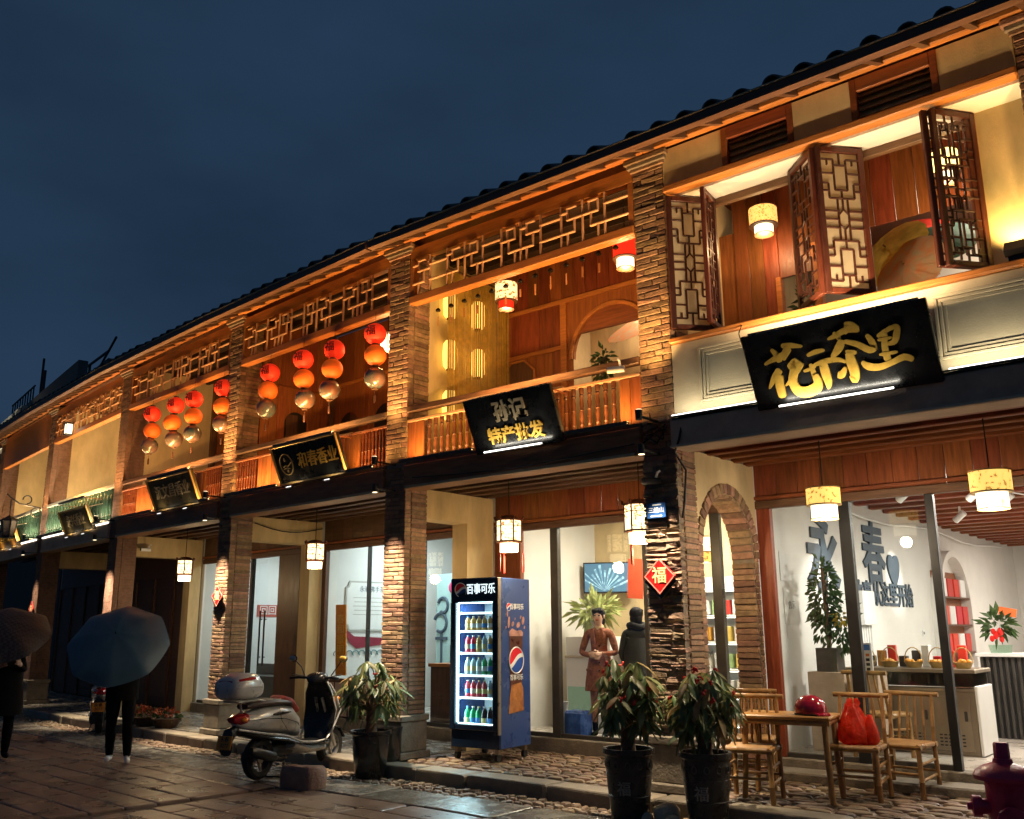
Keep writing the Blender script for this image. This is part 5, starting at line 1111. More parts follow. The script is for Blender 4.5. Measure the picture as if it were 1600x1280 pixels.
# ================================================================== arcade lanterns
panel_glow = em('lantern_panel_glow', (1, .78, .42), 2.8, (38, (.35, .16, .05), .4)); cyl_glow = em('lantern_cylinder_glow', (1, .84, .55), 3.2); tassel_r = pm('red_tassel', (.5, .02, .015), .6, .2)
def palace_lantern(i, x, y, z, lab, e, s_=1., tas=True):
    t = thing('palace_lantern', lab, 'lantern', FR[i].w(x, y, z), FR[i].rz, 'wooden palace lanterns'); n = 6; r_ = .15*s_; h = .26*s_
    pts = [(r_*math.cos(2*math.pi*(k+.5)/n), r_*math.sin(2*math.pi*(k+.5)/n)) for k in range(n)]
    for k in range(n):
        a, b = Vector(pts[k]), Vector(pts[(k+1) % n]); m_ = (a+b)/2; an = math.atan2(b.y-a.y, b.x-a.x); ln = (b-a).length
        bx('panel', t, panel_glow, (m_.x*.97, m_.y*.97, h/2), (ln-.012, .006, h-.02), (0, 0, an), bev=0)
        bx('post', t, wood_r, (a.x, a.y, h/2), (.018, .018, h+.03), (0, 0, an))
        for zz in (0, h): bx('rail', t, wood_r, (m_.x, m_.y, zz), (ln, .02, .022), (0, 0, an))
        bx('lattice_bar', t, wood_r, (m_.x*1.02, m_.y*1.02, h*.72), (ln-.02, .006, .008), (0, 0, an), bev=0)
        bx('finial', t, wood_r, (a.x*1.12, a.y*1.12, h+.02), (.03, .016, .05), (0, R(20), math.atan2(a.y, a.x)))
        if tas and k in (0, 2, 4):
            m = MB(); m.tube([(a.x*1.15, a.y*1.15, -.02), (a.x*1.15, a.y*1.15, -.14)], .003, 4); m.lathe([(.004, -.14), (.011, -.16), (.013, -.36), (.0, -.365)], 8, (a.x*1.15, a.y*1.15, 0)); m.build('tassel', tassel_r, t)
    m = MB(); m.lathe([(r_*.74, -.12*s_), (r_*.76, -.02)], 18); m.build('lower_shade', cyl_glow, t, smooth=50); m = MB(); m.lathe([(r_*.95, h+.012), (r_*.5, h+.05), (.02, h+.06)], 12); m.build('cap', wood_r, t)
    m = MB(); m.tube([(0, 0, h+.05), (0, 0, 3.36-z)], .006, 6); m.build('cord', cable_m, t)
    light('POINT', 'lamp', (0, 0, -.2*s_), e, (1, .7, .36), t, size=.08)
palace_lantern(1, 1.36, .6, 2.62, 'hexagonal wooden lantern with red tassels above the fridge', 42)
palace_lantern(1, 3.2, .6, 2.62, 'hexagonal wooden lantern with red tassels beside the ledge-stone pillar', 42, 1.1)
palace_lantern(2, 1.58, .6, 2.6, 'hexagonal wooden lantern over the window of the mural shop', 24, .95, False)
palace_lantern(2, 3.35, .9, 2.6, 'hexagonal wooden lantern seen past the fridge-side pillar', 20, .95, False)
palace_lantern(3, 1.75, .6, 2.58, 'hexagonal wooden lantern before the dark doors', 42, .95, False)
amber = em('amber_drum_glow', (1, .6, .14), 1.3, (30, (.4, .2, .04), .38)); ivory = em('ivory_drum_glow', (1, .86, .6), 2.3, (24, (.75, .5, .25), .33))
drum_lamp('drum_lantern', 'ivory and amber drum lantern over the left tea shop pane', FR[0].w(1.4, .6, 2.72), 0, amber, ivory, .155, .16, .12, .13, .46, 65, SOFT, trim=gold_p)
drum_lamp('drum_lantern', 'ivory and amber drum lantern over the tea shop doorway', FR[0].w(2.85, .6, 2.7), 0, amber, ivory, .165, .18, .125, .14, .46, 65, SOFT, trim=gold_p)
drum_lamp('drum_lantern', 'ivory drum lantern seen through the arch in the next shop', FR[1].w(3.05, 2.3, 2.5), 0, ivory, amber, .14, .18, .11, .12, .7, 6, SOFT, trim=gold_p)
# ================================================================== fridge
fr_m = pm('fridge_blue', (.025, .055, .19), .3, .12, 3, .02); fr_k = pm('fridge_navy', (.01, .02, .045), .25, .1, 3, .02); fridge_led = em('fridge_led', (.62, .95, 1), 9, small=True)
F = thing('drinks_fridge', 'tall blue drinks fridge with lit glass door on the pavement', 'fridge', (-7.25, .5, .12), R(5)); w, d, H = .70, .66, 2.08
def fp(nm, mat, x0, x1, y0, y1, z0, z1, bev=.006, parent=None): return span(nm, parent or F, mat, x0, x1, y0, y1, z0, z1, bev)
body = fp('side_wall', fr_m, -.03, 0, 0.03, d, .14, H, .01); fp('side_wall', fr_m, -w, -w+.03, .03, d, .14, H); fp('back_wall', fr_m, -w+.03, -.03, d-.03, d, .14, H); fp('roof_panel', fr_m, -w+.03, -.03, .03, d-.03, H-.03, H); fp('floor_panel', fr_m, -w+.03, -.03, .03, d-.03, .30, .34)
fp('inner_back', em('fridge_inner_white', (.62, .85, .95), .05, base=(.7, .8, .85)), -w+.04, -.04, d-.045, d-.031, .35, 1.86)
fp('base_grille', fr_k, -w+.001, -.001, .0, .04, .14, .34); fp('header', fr_k, -w, 0, -.03, .028, 1.80, H+.005, .012)
dr = fp('door', fr_k, -w, -w+.075, -.03, .028, .34, 1.80); o = -dr.location
for nm, mat, x0, x1, z0, z1 in (('door_frame', fr_k, -.075, -.002, .34, 1.80), ('door_frame', fr_k, -w+.075, -.075, .34, .40)): q = fp(nm, mat, x0, x1, -.03, .028, z0, z1, .006, dr); q.location += o
q = fp('door_glass', glass2, -w+.075, -.075, -.012, -.006, .40, 1.80, 0, dr); q.location += o; q = fp('door_edge', steel, -.004, .012, -.03, .03, .3, H, .004, dr); q.location += o
for x0, x1, z0, z1 in ((-w+.078, -w+.098, .42, 1.79), (-w+.1, -.08, 1.785, 1.797), (-w+.1, -.08, .405, .413)): fp('led_bar', fridge_led, x0, x1, .004, .02, z0, z1, 0)
l = light('AREA', 'fridge_lamp', (-w+.09, .06, 1.1), 11, (.62, .95, 1), F, size=.04, size_y=1.3); l.rotation_euler = (R(90), R(-30), R(0)); aim(l, (.8, .6, 0))
l = light('AREA', 'fridge_lamp', (-w/2, .2, 1.78), 8, (.62, .95, 1), F, size=.4, size_y=.2)
l = light('AREA', 'fridge_door_lamp', (-w+.2, -.06, 1.1), 12, (.55, .9, 1), F, size=.1, size_y=1.3); aim(l, (0.1, -1, -.25))
shz = [.42, .70, .955, 1.21, 1.465, 1.68]
for z in shz[1:]: fp('shelf', white_p, -w+.05, -.05, .06, d-.05, z-.012, z, .003); fp('shelf_edge', em('shelf_edge_glow', (.8, .97, 1), 1.6, small=True), -w+.05, -.05, .052, .06, z-.022, z+.004, 0)
for x, y in ((-.06, .06), (-w+.06, .06), (-.06, d-.06), (-w+.06, d-.06)):
    m = MB(); m.tube([(-.02+x, y, .045), (.02+x, y, .045)], .044, 12); q = m.build('caster', black_m, F); m = MB(); m.box((x, y, .11), (.05, .05, .06)); m.build('caster_fork', steel, F)
def globe(parent, c, r_, rot, dep=.002):
    """red, white and blue wave roundel"""
    g = ob('emblem', None, parent, c, rot); k = 24; wave = lambda x, s_: s_*.16*r_+.16*r_*math.sin(x/r_*2.4+.5)
    def region(lo, hi, mat, nm):
        up = []; dn = []
        for j in range(k+1):
            x = -r_+2*r_*j/k; e = math.sqrt(max(0, r_*r_-x*x)); a = max(-e, min(e, lo(x, e))); b = max(-e, min(e, hi(x, e))); up.append((x, b)); dn.append((x, a))
        m = MB()
        for j in range(k): m.add([(dn[j][0], -dep, dn[j][1]), (dn[j+1][0], -dep, dn[j+1][1]), (up[j+1][0], -dep, up[j+1][1]), (up[j][0], -dep, up[j][1])], [(0, 1, 2, 3)])
        m.build(nm, mat, g)
    region(lambda x, e: wave(x, 1), lambda x, e: e, pm('emblem_red', (.7, .015, .03), .35, .05), 'red_field'); region(lambda x, e: wave(x, -1), lambda x, e: wave(x, 1), pm('emblem_white', (.85, .85, .85), .35, .03), 'white_wave'); region(lambda x, e: -e, lambda x, e: wave(x, -1), pm('emblem_blue', (.01, .06, .32), .35, .05), 'blue_field')
    m = MB(); m.tube([(r_*math.cos(R(a)), -dep, r_*math.sin(R(a))) for a in range(0, 361, 15)], r_*.05, 5, caps=False); m.build('ring', pm('emblem_white', (.85, .85, .85)), g)
head_glow = em('fridge_header_glow', (.8, .95, 1), 1.4)
globe(F, (-w+.16, -.034, 1.945), .085, (R(8), R(-15), 0)); text('lettering', '百事可乐', .13, head_glow, F, (-.24, -.034, 1.945), (R(90), 0, 0), .002, .012, sx=.82)
sp = pm('side_print_amber', (.32, .09, .03), .4, .5, 9, .05, col2=(.55, .22, .06)); spd = pm('side_print_brown', (.09, .03, .02), .35, .4, 8, .03); spp = pm('side_print_splash', (.4, .2, .16), .4, .5, 14, .05)
m = MB(); m.prism([(.2, .62), (.49, .62), (.47, .78), (.49, 1.4), (.21, 1.4), (.23, .78)], .002, .004, 'x'); q = m.build('glass_print', spd, F)
m = MB(); m.prism([(.19, .52), (.5, .54), (.49, .8), (.45, .86), (.25, .84), (.21, .7)], .0045, .006, 'x'); m.build('ice_print', sp, F)
m = MB(); m.prism([(.21, 1.4), (.49, 1.4), (.5, 1.44), (.45, 1.47), (.36, 1.46), (.27, 1.49), (.2, 1.45)], .0045, .0055, 'x')
for cy_, cz_, ry_, rz_ in ((.2, 1.56, .025, .07), (.17, 1.66, .012, .035), (.28, 1.54, .03, .03), (.4, 1.53, .04, .035), (.5, 1.58, .03, .05), (.53, 1.5, .014, .02), (.45, 1.62, .016, .022), (.14, 1.5, .012, .018), (.33, 1.6, .01, .016)):
    m.prism([(cy_+ry_*math.cos(R(a)), cz_+rz_*math.sin(R(a+20))) for a in range(0, 360, 36)], .0045, .0055, 'x')
m.build('splash_print', spp, F)
globe(F, (.0065, .35, 1.12), .15, (0, R(-20), R(90)), .001); globe(F, (.004, .2, 1.74), .045, (0, R(-15), R(90)), .001); text('lettering', '百事可乐', .075, pm('emblem_white', (.85, .85, .85)), F, (.004, .37, 1.74), (R(90), 0, R(90)), .001, .01); text('lettering', '百事可乐', .07, pm('emblem_white', (.85, .85, .85)), F, (.0085, .35, .92), (R(90), 0, R(90)), .001, .01)
bcol = {'green': pm('bottle_green', (.02, .3, .12), .15, .1, 5, 0), 'cola': pm('bottle_cola', (.02, .012, .012), .15, .1, 5, 0), 'clear': pm('bottle_clear', (.35, .5, .55), .12, .1, 5, 0), 'orange': pm('bottle_orange', (.7, .28, .03), .2, .1, 5, 0), 'red': pm('can_red', (.45, .03, .06), .3, .1, 5, 0), 'gold': pm('bottle_gold', (.55, .33, .1), .25, .15, 5, 0)}
BT = {}
def bottle_mesh(cn, h, r_):
    k = (cn, h, r_)
    if k not in BT: m = MB(); m.lathe([(r_*.9, 0), (r_, .01), (r_, .55*h), (r_*.93, .6*h), (r_, .66*h), (r_*.75, .8*h), (r_*.34, .9*h), (r_*.34, .95*h)], 12); BT[k] = m.mesh('glass_body', bcol[cn], 40)
    return BT[k]
Fm = Matrix.Rotation(R(5), 4, 'Z'); Fo = Vector((-7.25, .5, .12))
places = ['leftmost', 'second', 'third', 'fourth', 'fifth', 'sixth', 'seventh']
rows = [(0, ['green', 'green', 'green', 'cola', 'cola', 'orange'], .25, .042), (1, ['red', 'red', 'red', 'red', 'clear', 'cola'], .19, .035), (2, ['clear', 'clear', 'clear', 'green', 'green', 'cola'], .2, .036), (3, ['red', 'red', 'gold', 'clear', 'gold', 'cola'], .2, .035), (4, ['gold', 'gold', 'gold', 'gold', 'gold', 'gold'], .17, .035)]
lab_m = [pm('bottle_label_%d' % k, c_, .4, .15) for k, c_ in enumerate([(.7, .72, .7), (.05, .2, .5), (.6, .5, .2)])]
for s_, cols, h, r_ in rows:
    for j, cn in enumerate(cols):
        if not cn: continue
        p = Fo+Fm @ Vector((-w+.15+j*.083, .13, shz[s_]+(.0 if s_ else -.078)))
        t = thing('drink_bottle', '%s drink bottle, %s place from the left on fridge shelf %d counted from the bottom' % (cn, places[j], s_+1), 'bottle', p, rnd(0, 6), 'bottles in the fridge')
        ob('glass_body', bottle_mesh(cn, h, r_), t); m = MB(); m.lathe([(r_*1.015, h*.22), (r_*1.015, h*.5)], 12); m.build('label_band', random.choice(lab_m), t, smooth=50); m = MB(); m.lathe([(r_*.42, h*.94), (r_*.42, h)], 10); m.build('cap', random.choice(lab_m), t)
# ================================================================== bamboo furniture
bam2 = pm('bamboo_cane', (.3, .16, .055), .42, .35, 9, .2, 30, objvar=.1); bam3 = pm('bamboo_slat', (.36, .19, .06), .45, .3, 9, .15, 30)
def chair(lab, loc, rz):
    t = thing('bamboo_chair', lab, 'chair', loc, rz, 'bamboo chairs on the pavement'); w, dd, sh, bh = .4, .38, .43, .86
    def cane(nm, a, b, r_=.018): m = MB(); m.tube([a, Vector(a).lerp(Vector(b), .33), Vector(a).lerp(Vector(b), .345), Vector(a).lerp(Vector(b), .36), Vector(a).lerp(Vector(b), .7), b], [r_, r_, r_*1.15, r_, r_, r_*.95], 8); return m.build(nm, bam2, t, smooth=45)
    for sx in (-1, 1):
        cane('leg', (sx*w/2*1.05, -dd/2*1.05, 0), (sx*w/2, -dd/2, sh-.02), .024); cane('leg', (sx*w/2*1.05, dd/2*1.1, 0), (sx*w/2, dd/2, sh), .022); cane('back_post', (sx*w/2, dd/2, sh), (sx*w/2*.95, dd/2+.08, bh), .018)
        cane('stretcher', (sx*w/2, -dd/2, .14), (sx*w/2, dd/2, .17), .013); cane('stretcher', (sx*w/2, -dd/2, .28), (sx*w/2, dd/2, .3), .013); cane('seat_rail', (sx*w/2, -dd/2-.02, sh), (sx*w/2, dd/2+.02, sh), .024)
    for yy in (-dd/2, dd/2): cane('seat_rail', (-w/2-.03, yy, sh), (w/2+.03, yy, sh), .025); cane('stretcher', (-w/2, yy, .2), (w/2, yy, .2), .013)
    for k in range(8): bx('seat_slat', t, bam3, (0, -dd/2+.03+k*(dd-.06)/7, sh+.022), (w-.02, .042, .01))
    cane('top_rail', (-w/2-.05, dd/2+.085, bh), (w/2+.05, dd/2+.085, bh), .023)
    for k in range(4): cane('back_slat', (-.12+k*.08, dd/2+.01, sh+.02), (-.1+k*.066, dd/2+.075, bh-.02), .011)
    return t
z_ = .121
chair('bamboo chair in front of the table beside the potted plant', (-3.96, .12, z_), R(12))
chair('bamboo chair holding the red plastic bag', (-3.25, .78, z_), R(6))
chair('bamboo chair right of the one with the red bag', (-2.98, 1.22, z_), R(-4))
chair('bamboo chair half hidden behind the right potted plant', (-4.28, .78, z_), R(20))
c_in = chair('bamboo chair inside behind the left shop pane', (-3.55, 2.35, .275), R(170))
tb = thing('bamboo_table', 'low bamboo table with the helmet on it', 'table', (-3.72, .42, z_), R(10)); 
bx('top', tb, pm('table_bamboo', (.4, .2, .055), .35, .3, 8, .1, 30, stretch=(.6, 6, 6)), (0, 0, .70), (.82, .5, .035), bev=.015)
for sx in (-1, 1):
    for sy in (-1, 1): m = MB(); m.tube([(sx*.38, sy*.22, 0), (sx*.36, sy*.2, .35), (sx*.35, sy*.19, .69)], [.026, .027, .027], 10); m.build('leg', bam2, tb, smooth=45)
    m = MB(); m.tube([(sx*.37, -.24, .66), (sx*.37, .24, .66)], .022, 8); m.build('apron', bam2, tb)
for sy in (-1, 1): m = MB(); m.tube([(-.4, sy*.21, .66), (.4, sy*.21, .66)], .024, 8); m.build('apron', bam2, tb); 
# helmet
hm = thing('helmet', 'glossy dark red half helmet on the bamboo table', 'helmet', (-3.5, .40, z_+.72), R(-30)); hel = pm('helmet_red', (.32, .01, .03), .12, .1, 4, 0, coat=.6)
m = MB(); m.lathe([(.128, 0), (.134, .03), (.132, .07), (.115, .115), (.08, .15), (.04, .166), (.0, .17)], 20, sx=1.12); m.build('shell', hel, hm, smooth=60); m = MB(); m.lathe([(.136, -.004), (.138, .012)], 20, sx=1.12); m.build('trim', black_m, hm)
m = MB(); m.loft([[(.1, -.09, .02), (.1, .09, .02), (.12, .08, .03), (.12, -.08, .03)], [(.19, -.06, .0), (.19, .06, .0), (.19, .06, .01), (.19, -.06, .01)]]); m.build('peak', hel, hm)
# red bag on the chair
bag = thing('plastic_bag', 'translucent red plastic bag on the bamboo chair seat', 'bag', (-3.24, .74, z_+.462), R(20)); bagm = pm('red_film', (.8, .06, .02), .22, .35, 9, .9, 22, spec=.6, trans=.5)
m = MB(); n = 36; secs = []
for z, rx, ry, tw in ((0, .115, .09, 0), (.015, .145, .11, .1), (.05, .155, .12, .15), (.09, .15, .117, .2), (.13, .138, .105, .25), (.17, .122, .09, .3), (.21, .104, .074, .35), (.25, .085, .058, .4), (.29, .066, .044, .45), (.33, .05, .032, .5)):
    f_ = .05+.22*z; secs.append([((rx*(1+f_*math.sin(9*a+tw*3)+.06*math.sin(5*a)))*math.cos(a)-.05*z, (ry*(1+f_*math.sin(11*a+tw*2)))*math.sin(a), z+.01*math.sin(4*a+1)) for a in [2*math.pi*k/n for k in range(n)]])
m.loft(secs); q = m.build('sack', bagm, bag, smooth=60)
q.data.vertices.foreach_set('co', [c_ for v in q.data.vertices for c_ in (v.co+v.normal*.016*mnoise.noise(v.co*28)+Vector((0, 0, .012*mnoise.noise(v.co*17+Vector((3, 0, 0))))))]); q.data.update()
for s_ in (-1, 1):
    m = MB(); m.loft([[(s_*.018+dx, dy, .305) for dx, dy in ((-.022, -.012), (.022, -.012), (.022, .012), (-.022, .012))], [(s_*.032+dx, dy+.01, .345) for dx, dy in ((-.03, -.004), (.03, -.006), (.03, .004), (-.03, .006))], [(s_*.026+dx, dy+.022, .385) for dx, dy in ((-.018, -.002), (.02, -.004), (.02, .002), (-.018, .004))]]); m.build('handle', bagm, bag)
m = MB(); m.lathe([(.05, 0), (.072, .03), (.07, .1), (.052, .16), (.032, .21), (.02, .25)], 9, (.13, -.03, 0)); m.build('second_sack', bagm, bag, smooth=60)
# ================================================================== potted plants
berry = pm('red_berry', (.6, .025, .02), .35, .2, 8, .05); trunk_m = pm('braided_trunk', (.16, .1, .06), .8, .3, 14, .4, 40)
leafm = [pm('pachira_leaf_a', (.11, .165, .065), .4, .3, 14, .1, objvar=.35, spec=.45, trans=.15), pm('pachira_leaf_b', (.22, .23, .09), .45, .3, 14, .1, objvar=.35, trans=.2), pm('pachira_leaf_c', (.36, .25, .1), .5, .3, 14, .1, objvar=.3, trans=.2)]
LF = []
for q, mt in enumerate(leafm):
    for v in range(2):
        m = MB(); L_ = []; Rr = []; C_ = []
        for k in range(5): t_ = k/4; wd = .145*math.sin(math.pi*(t_*.82+.1))*(1 if k < 4 else .15); zz = -.22*t_*t_*(1+.6*v); L_.append((t_, wd, zz+.04)); Rr.append((t_, -wd, zz+.04)); C_.append((t_, 0, zz))
        n = 5; m.add(L_+C_+Rr, [(k, k+1, n+k+1, n+k) for k in range(4)]+[(n+k, n+k+1, 2*n+k+1, 2*n+k) for k in range(4)]); LF.append(m.mesh('leaf', mt, 60))
def pot_plant(lab, loc, pot, ph, pr, h0, rad, n, seed, mix=(6, 2, 1), text_=None, berries=14):
    r = random.Random(seed); t = thing('potted_plant', lab, 'plant', loc, rnd(-.2, .2) if not text_ else 0, 'potted plants along the kerb')
    m = MB(); m.lathe([(pr*.72, 0), (pr*.76, .02), (pr*.9, ph*.5), (pr*.96, ph*.9), (pr*1.06, ph*.93), (pr*1.06, ph), (pr*.92, ph), (pr*.9, ph-.06)], 24); q = m.build('pot', pot, t, smooth=40)
    m = MB(); m.lathe([(pr*.9, ph-.06), (0.0, ph-.05)], 20); m.build('soil', dirt_m, t)
    if text_:
        for zz in (.33, .62): m = MB(); m.lathe([(pr*(.79+.17*zz*1.1), ph*zz), (pr*(.81+.17*zz*1.1), ph*zz+.006), (pr*(.79+.17*zz*1.1), ph*zz+.012)], 24); m.build('band', dgrey, q, smooth=60)
        for k in range(12): a = 2*math.pi*k/12; m = MB(); rr = pr*.955; m.tube([(rr*math.cos(a)+.022*math.cos(R(b))*-math.sin(a), rr*math.sin(a)+.022*math.cos(R(b))*math.cos(a), ph*.78+.03*math.sin(R(b))) for b in range(0, 361, 45)], .004, 5, caps=False); m.build('relief', pm('pot_relief', (.1, .09, .075), .4, .2), q)
        d = Vector((0-loc[0], -8-loc[1])).normalized(); d = Vector((d.x-.25, d.y)).normalized(); rr = pr*.9; text('character', '福', .12, pm('pot_relief2', (.28, .25, .2), .4, .2), q, (d.x*rr, d.y*rr, ph*.45), (R(86), 0, math.atan2(d.y, d.x)+math.pi/2), .012, .008)
    m = MB()
    for k in range(5):
        a0 = 2*math.pi*k/5; m.tube([(.04*math.cos(a0+s_*4.), .04*math.sin(a0+s_*4.), ph-.06+s_*(h0-ph+.06)) for s_ in [j/8 for j in range(9)]], [.03-.01*j/8 for j in range(9)], 7)
    m.build('trunk', trunk_m, t, smooth=60)
    br = MB(); nl = 0
    for k in range(n):
        a = r.uniform(0, 2*math.pi); u = r.uniform(-.75, 1); e = math.sqrt(max(0, 1-u*u)); f = r.uniform(.55, 1)
        c = Vector((rad[0]*e*math.cos(a)*f, rad[0]*e*math.sin(a)*f, h0+rad[1]*.55+u*rad[1]*f)); br.tube([(0, 0, h0-.05), (c.x*.4, c.y*.4, (h0+c.z)/2+.03), c], [.012, .008, .005], 5, caps=False)
        nn = r.choice((5, 6, 7)); base = math.atan2(c.y, c.x)
        for j in range(nn):
            yaw = base+R(-110+220*j/(nn-1))+r.uniform(-.2, .2); pit = r.uniform(.25, 1.05); s_ = r.uniform(.14, .24)
            me = LF[2*(0 if r.random() < mix[0]/sum(mix) else (1 if r.random() < mix[1]/(mix[1]+mix[2]) else 2))+r.randint(0, 1)]
            ob('leaf', me, t, c, (r.uniform(-.4, .4), pit, yaw), (s_, s_*r.uniform(.7, 1), s_)); nl += 1
    br.build('branches', trunk_m, t)
    for k in range(berries):
        a = r.uniform(0, 6.28); u = r.uniform(-.2, 1); e = math.sqrt(1-u*u); m = MB()
        for j in range(5): m.ball((r.uniform(-.018, .018), r.uniform(-.018, .018), r.uniform(-.018, .018)), .012, 6, 4)
        m.build('berries', berry, t, (rad[0]*e*math.cos(a)*1.02, rad[0]*e*math.sin(a)*1.02, h0+rad[1]*.55+u*rad[1]*1.0))
    return t
pot_k = pm('black_glazed_pot', (.014, .014, .015), .16, .2, 6, .05, coat=.3); pot_d = pm('dark_relief_pot', (.035, .032, .028), .3, .3, 10, .15)
pot_plant('leafy plant in a tall dark relief pot left of the ledge-stone pillar', (-4.72, -.72, .0), pot_d, .58, .215, .82, (.26, .35), 49, 5, text_=True)
pot_plant('leafy plant in a tall dark relief pot right of the ledge-stone pillar', (-4.06, -.55, .0), pot_d, .58, .21, .80, (.27, .31), 47, 9, (5, 3, 2), text_=True)
pot_plant('leafy plant in a glossy black pot beside the scooter', (-8.28, -.52, .0), pot_k, .5, .22, .72, (.31, .37), 46, 12, (7, 2, 1), berries=3)
# second black pot, stones
m = MB(); m.lathe([(.13, 0), (.15, .04), (.155, .3), (.17, .38), (.15, .38)], 20); tag(m.build('empty_pot', pot_k, None, (-8.42, -.12, .12), smooth=40), 'smaller black pot tucked behind the scooter-side plant', 'pot')
def rock(name, lab, loc, s_, mat, seed, cat='stone'):
    r = random.Random(seed); bm = bmesh.new(); bmesh.ops.create_icosphere(bm, subdivisions=2, radius=1)
    for v in bm.verts: v.co *= 1+.22*mnoise.noise(v.co*1.6+Vector((seed, 0, 0))); v.co.z = max(v.co.z, -.55)
    me = bpy.data.meshes.new(name); bm.to_mesh(me); bm.free(); me.materials.append(mat); me.shade_smooth(); me.set_sharp_from_angle(angle=R(35)); return tag(ob(name, me, None, (loc[0], loc[1], loc[2]+.55*s_[2]), (0, 0, r.uniform(0, 3)), s_), lab, cat)
pale = pm('pale_stone', (.5, .42, .3), .8, .2, 9, .3)
rock('garden_stone', 'pale rounded stone between the two relief pots', (-4.42, -.62, 0), (.13, .09, .1), pale, 3); rock('garden_stone', 'small pale pebble stone left of the pale rounded stone', (-4.56, -.72, 0), (.07, .06, .05), pale, 5); rock('garden_stone', 'small pale pebble stone right of the pale rounded stone', (-4.3, -.72, 0), (.08, .05, .05), pale, 8)
m = MB(); n = 26; secs = []
for z, s_ in ((0, .98), (.06, 1.02), (.14, 1), (.19, .95), (.21, .86), (.215, .3)): secs.append([((.25*s_+.03*mnoise.noise((math.cos(a)*2, math.sin(a)*2, z*5)))*math.copysign(abs(math.cos(a))**.7, math.cos(a)), (.16*s_+.02*mnoise.noise((math.cos(a)*2, math.sin(a)*2, z*5+9)))*math.copysign(abs(math.sin(a))**.7, math.sin(a)), z+.018*mnoise.noise((math.cos(a), math.sin(a), 4))+.02*math.cos(a+1)*z*4) for a in [2*math.pi*k/n for k in range(n)]])
m.loft(secs); tag(m.build('stone_block', pm('pink_granite', (.22, .14, .11), .75, .25, 12, .4), None, (-8.32, -1.42, 0), (0, 0, R(10)), smooth=50), 'rough pinkish stone block on the street by the scooter', 'stone')
for k, (x, y) in enumerate(((-14.6, .35), (-15.1, .45), (-14.1, .4))):
    t = thing('flower_bowl', 'low bowl of orange flowers at the far kerb, %s' % ('middle', 'left', 'right')[k], 'flowers', (x, y, .12), 0, 'flower bowls at the kerb'); m = MB(); m.lathe([(.16, 0), (.24, .14), (.22, .14)], 14); m.build('bowl', wood_d, t)
    foliage_part(t, leafg, (0, 0, .16), (.2, .2, .07), 60, .09, 'crown', 40+k); foliage_part(t, pm('orange_petal', (.6, .14, .04), .6, .3, 12, .05), (0, 0, .22), (.19, .19, .05), 70, .06, 'blossom', 50+k, -.3)
# ================================================================== hydrant
hy = thing('fire_hydrant', 'dark red fire hydrant cut by the lower right picture edge', 'hydrant', (-1.5, -1.62, 0), R(20)); hyd = pm('hydrant_paint', (.45, .03, .09), .38, .25, 9, .12, 40)
m = MB(); m.lathe([(.16, 0), (.16, .03), (.115, .05), (.11, .5), (.118, .52), (.12, .66)], 24); m.build('barrel', hyd, hy, smooth=40); m = MB(); m.lathe([(.12, .66), (.175, .665), (.18, .69), (.165, .715), (.12, .745), (.06, .765), (.055, .79)], 24); m.build('bonnet', hyd, hy, smooth=40)
m = MB(); m.lathe([(.048, .78), (.046, .875), (.04, .885)], 8); m.build('operating_nut', hyd, hy, smooth=30)
for a, rr, ln, z in ((0, .06, .2, .5), (180, .06, .2, .5), (-90, .08, .19, .44)):
    d = Vector((math.cos(R(a)), math.sin(R(a)), 0)); m = MB(); m.tube([d*.08+Vector((0, 0, z)), d*(ln-.05)+Vector((0, 0, z)), d*(ln-.05)+Vector((0, 0, z)), d*ln+Vector((0, 0, z)), d*ln+Vector((0, 0, z)), d*(ln+.03)+Vector((0, 0, z))], [rr*.8, rr*.8, rr*1.1, rr*1.1, rr*.4, rr*.4], 14); m.build('outlet', hyd, hy, smooth=35)
for k in range(8): a = 2*math.pi*k/8; m = MB(); m.lathe([(.012, .66), (.012, .703)], 6, (.155*math.cos(a), .155*math.sin(a), 0)); m.build('bolt', hyd, hy)
hy.location = (-1.58, -1.27, 0)
# ================================================================== scooter
sil = pm('scooter_silver', (.45, .45, .44), .32, .15, 5, .03, metal=.15, coat=.35); scb = pm('scooter_black', (.012, .012, .013), .3, .2, 6, .03); tyre_m = pm('tyre_rubber', (.015, .015, .015), .7, .3, 20, .3); red_l = pm('tail_lens_red', (.3, .01, .015), .15, .1, 4, 0, coat=.5); alu = pm('cast_alloy', (.45, .43, .4), .35, .15, 9, .05, metal=.8)
def sec(x, hw, z0, z1, n=12, p=2.6, cy=0):
    out = []
    for k in range(n):
        a = 2*math.pi*k/n; c, s_ = math.cos(a), math.sin(a); out.append((x, cy+math.copysign(abs(c)**(2/p), c)*hw, (z0+z1)/2+math.copysign(abs(s_)**(2/p), s_)*(z1-z0)/2))
    return out
def secz(z, x, hw, th, n=12, p=3, bow=0):
    out = []
    for k in range(n):
        a = 2*math.pi*k/n; c, s_ = math.cos(a), math.sin(a); y = math.copysign(abs(c)**(2/p), c)*hw; out.append((x+math.copysign(abs(s_)**(2/p), s_)*th-bow*(y/hw)**2, y, z))
    return out
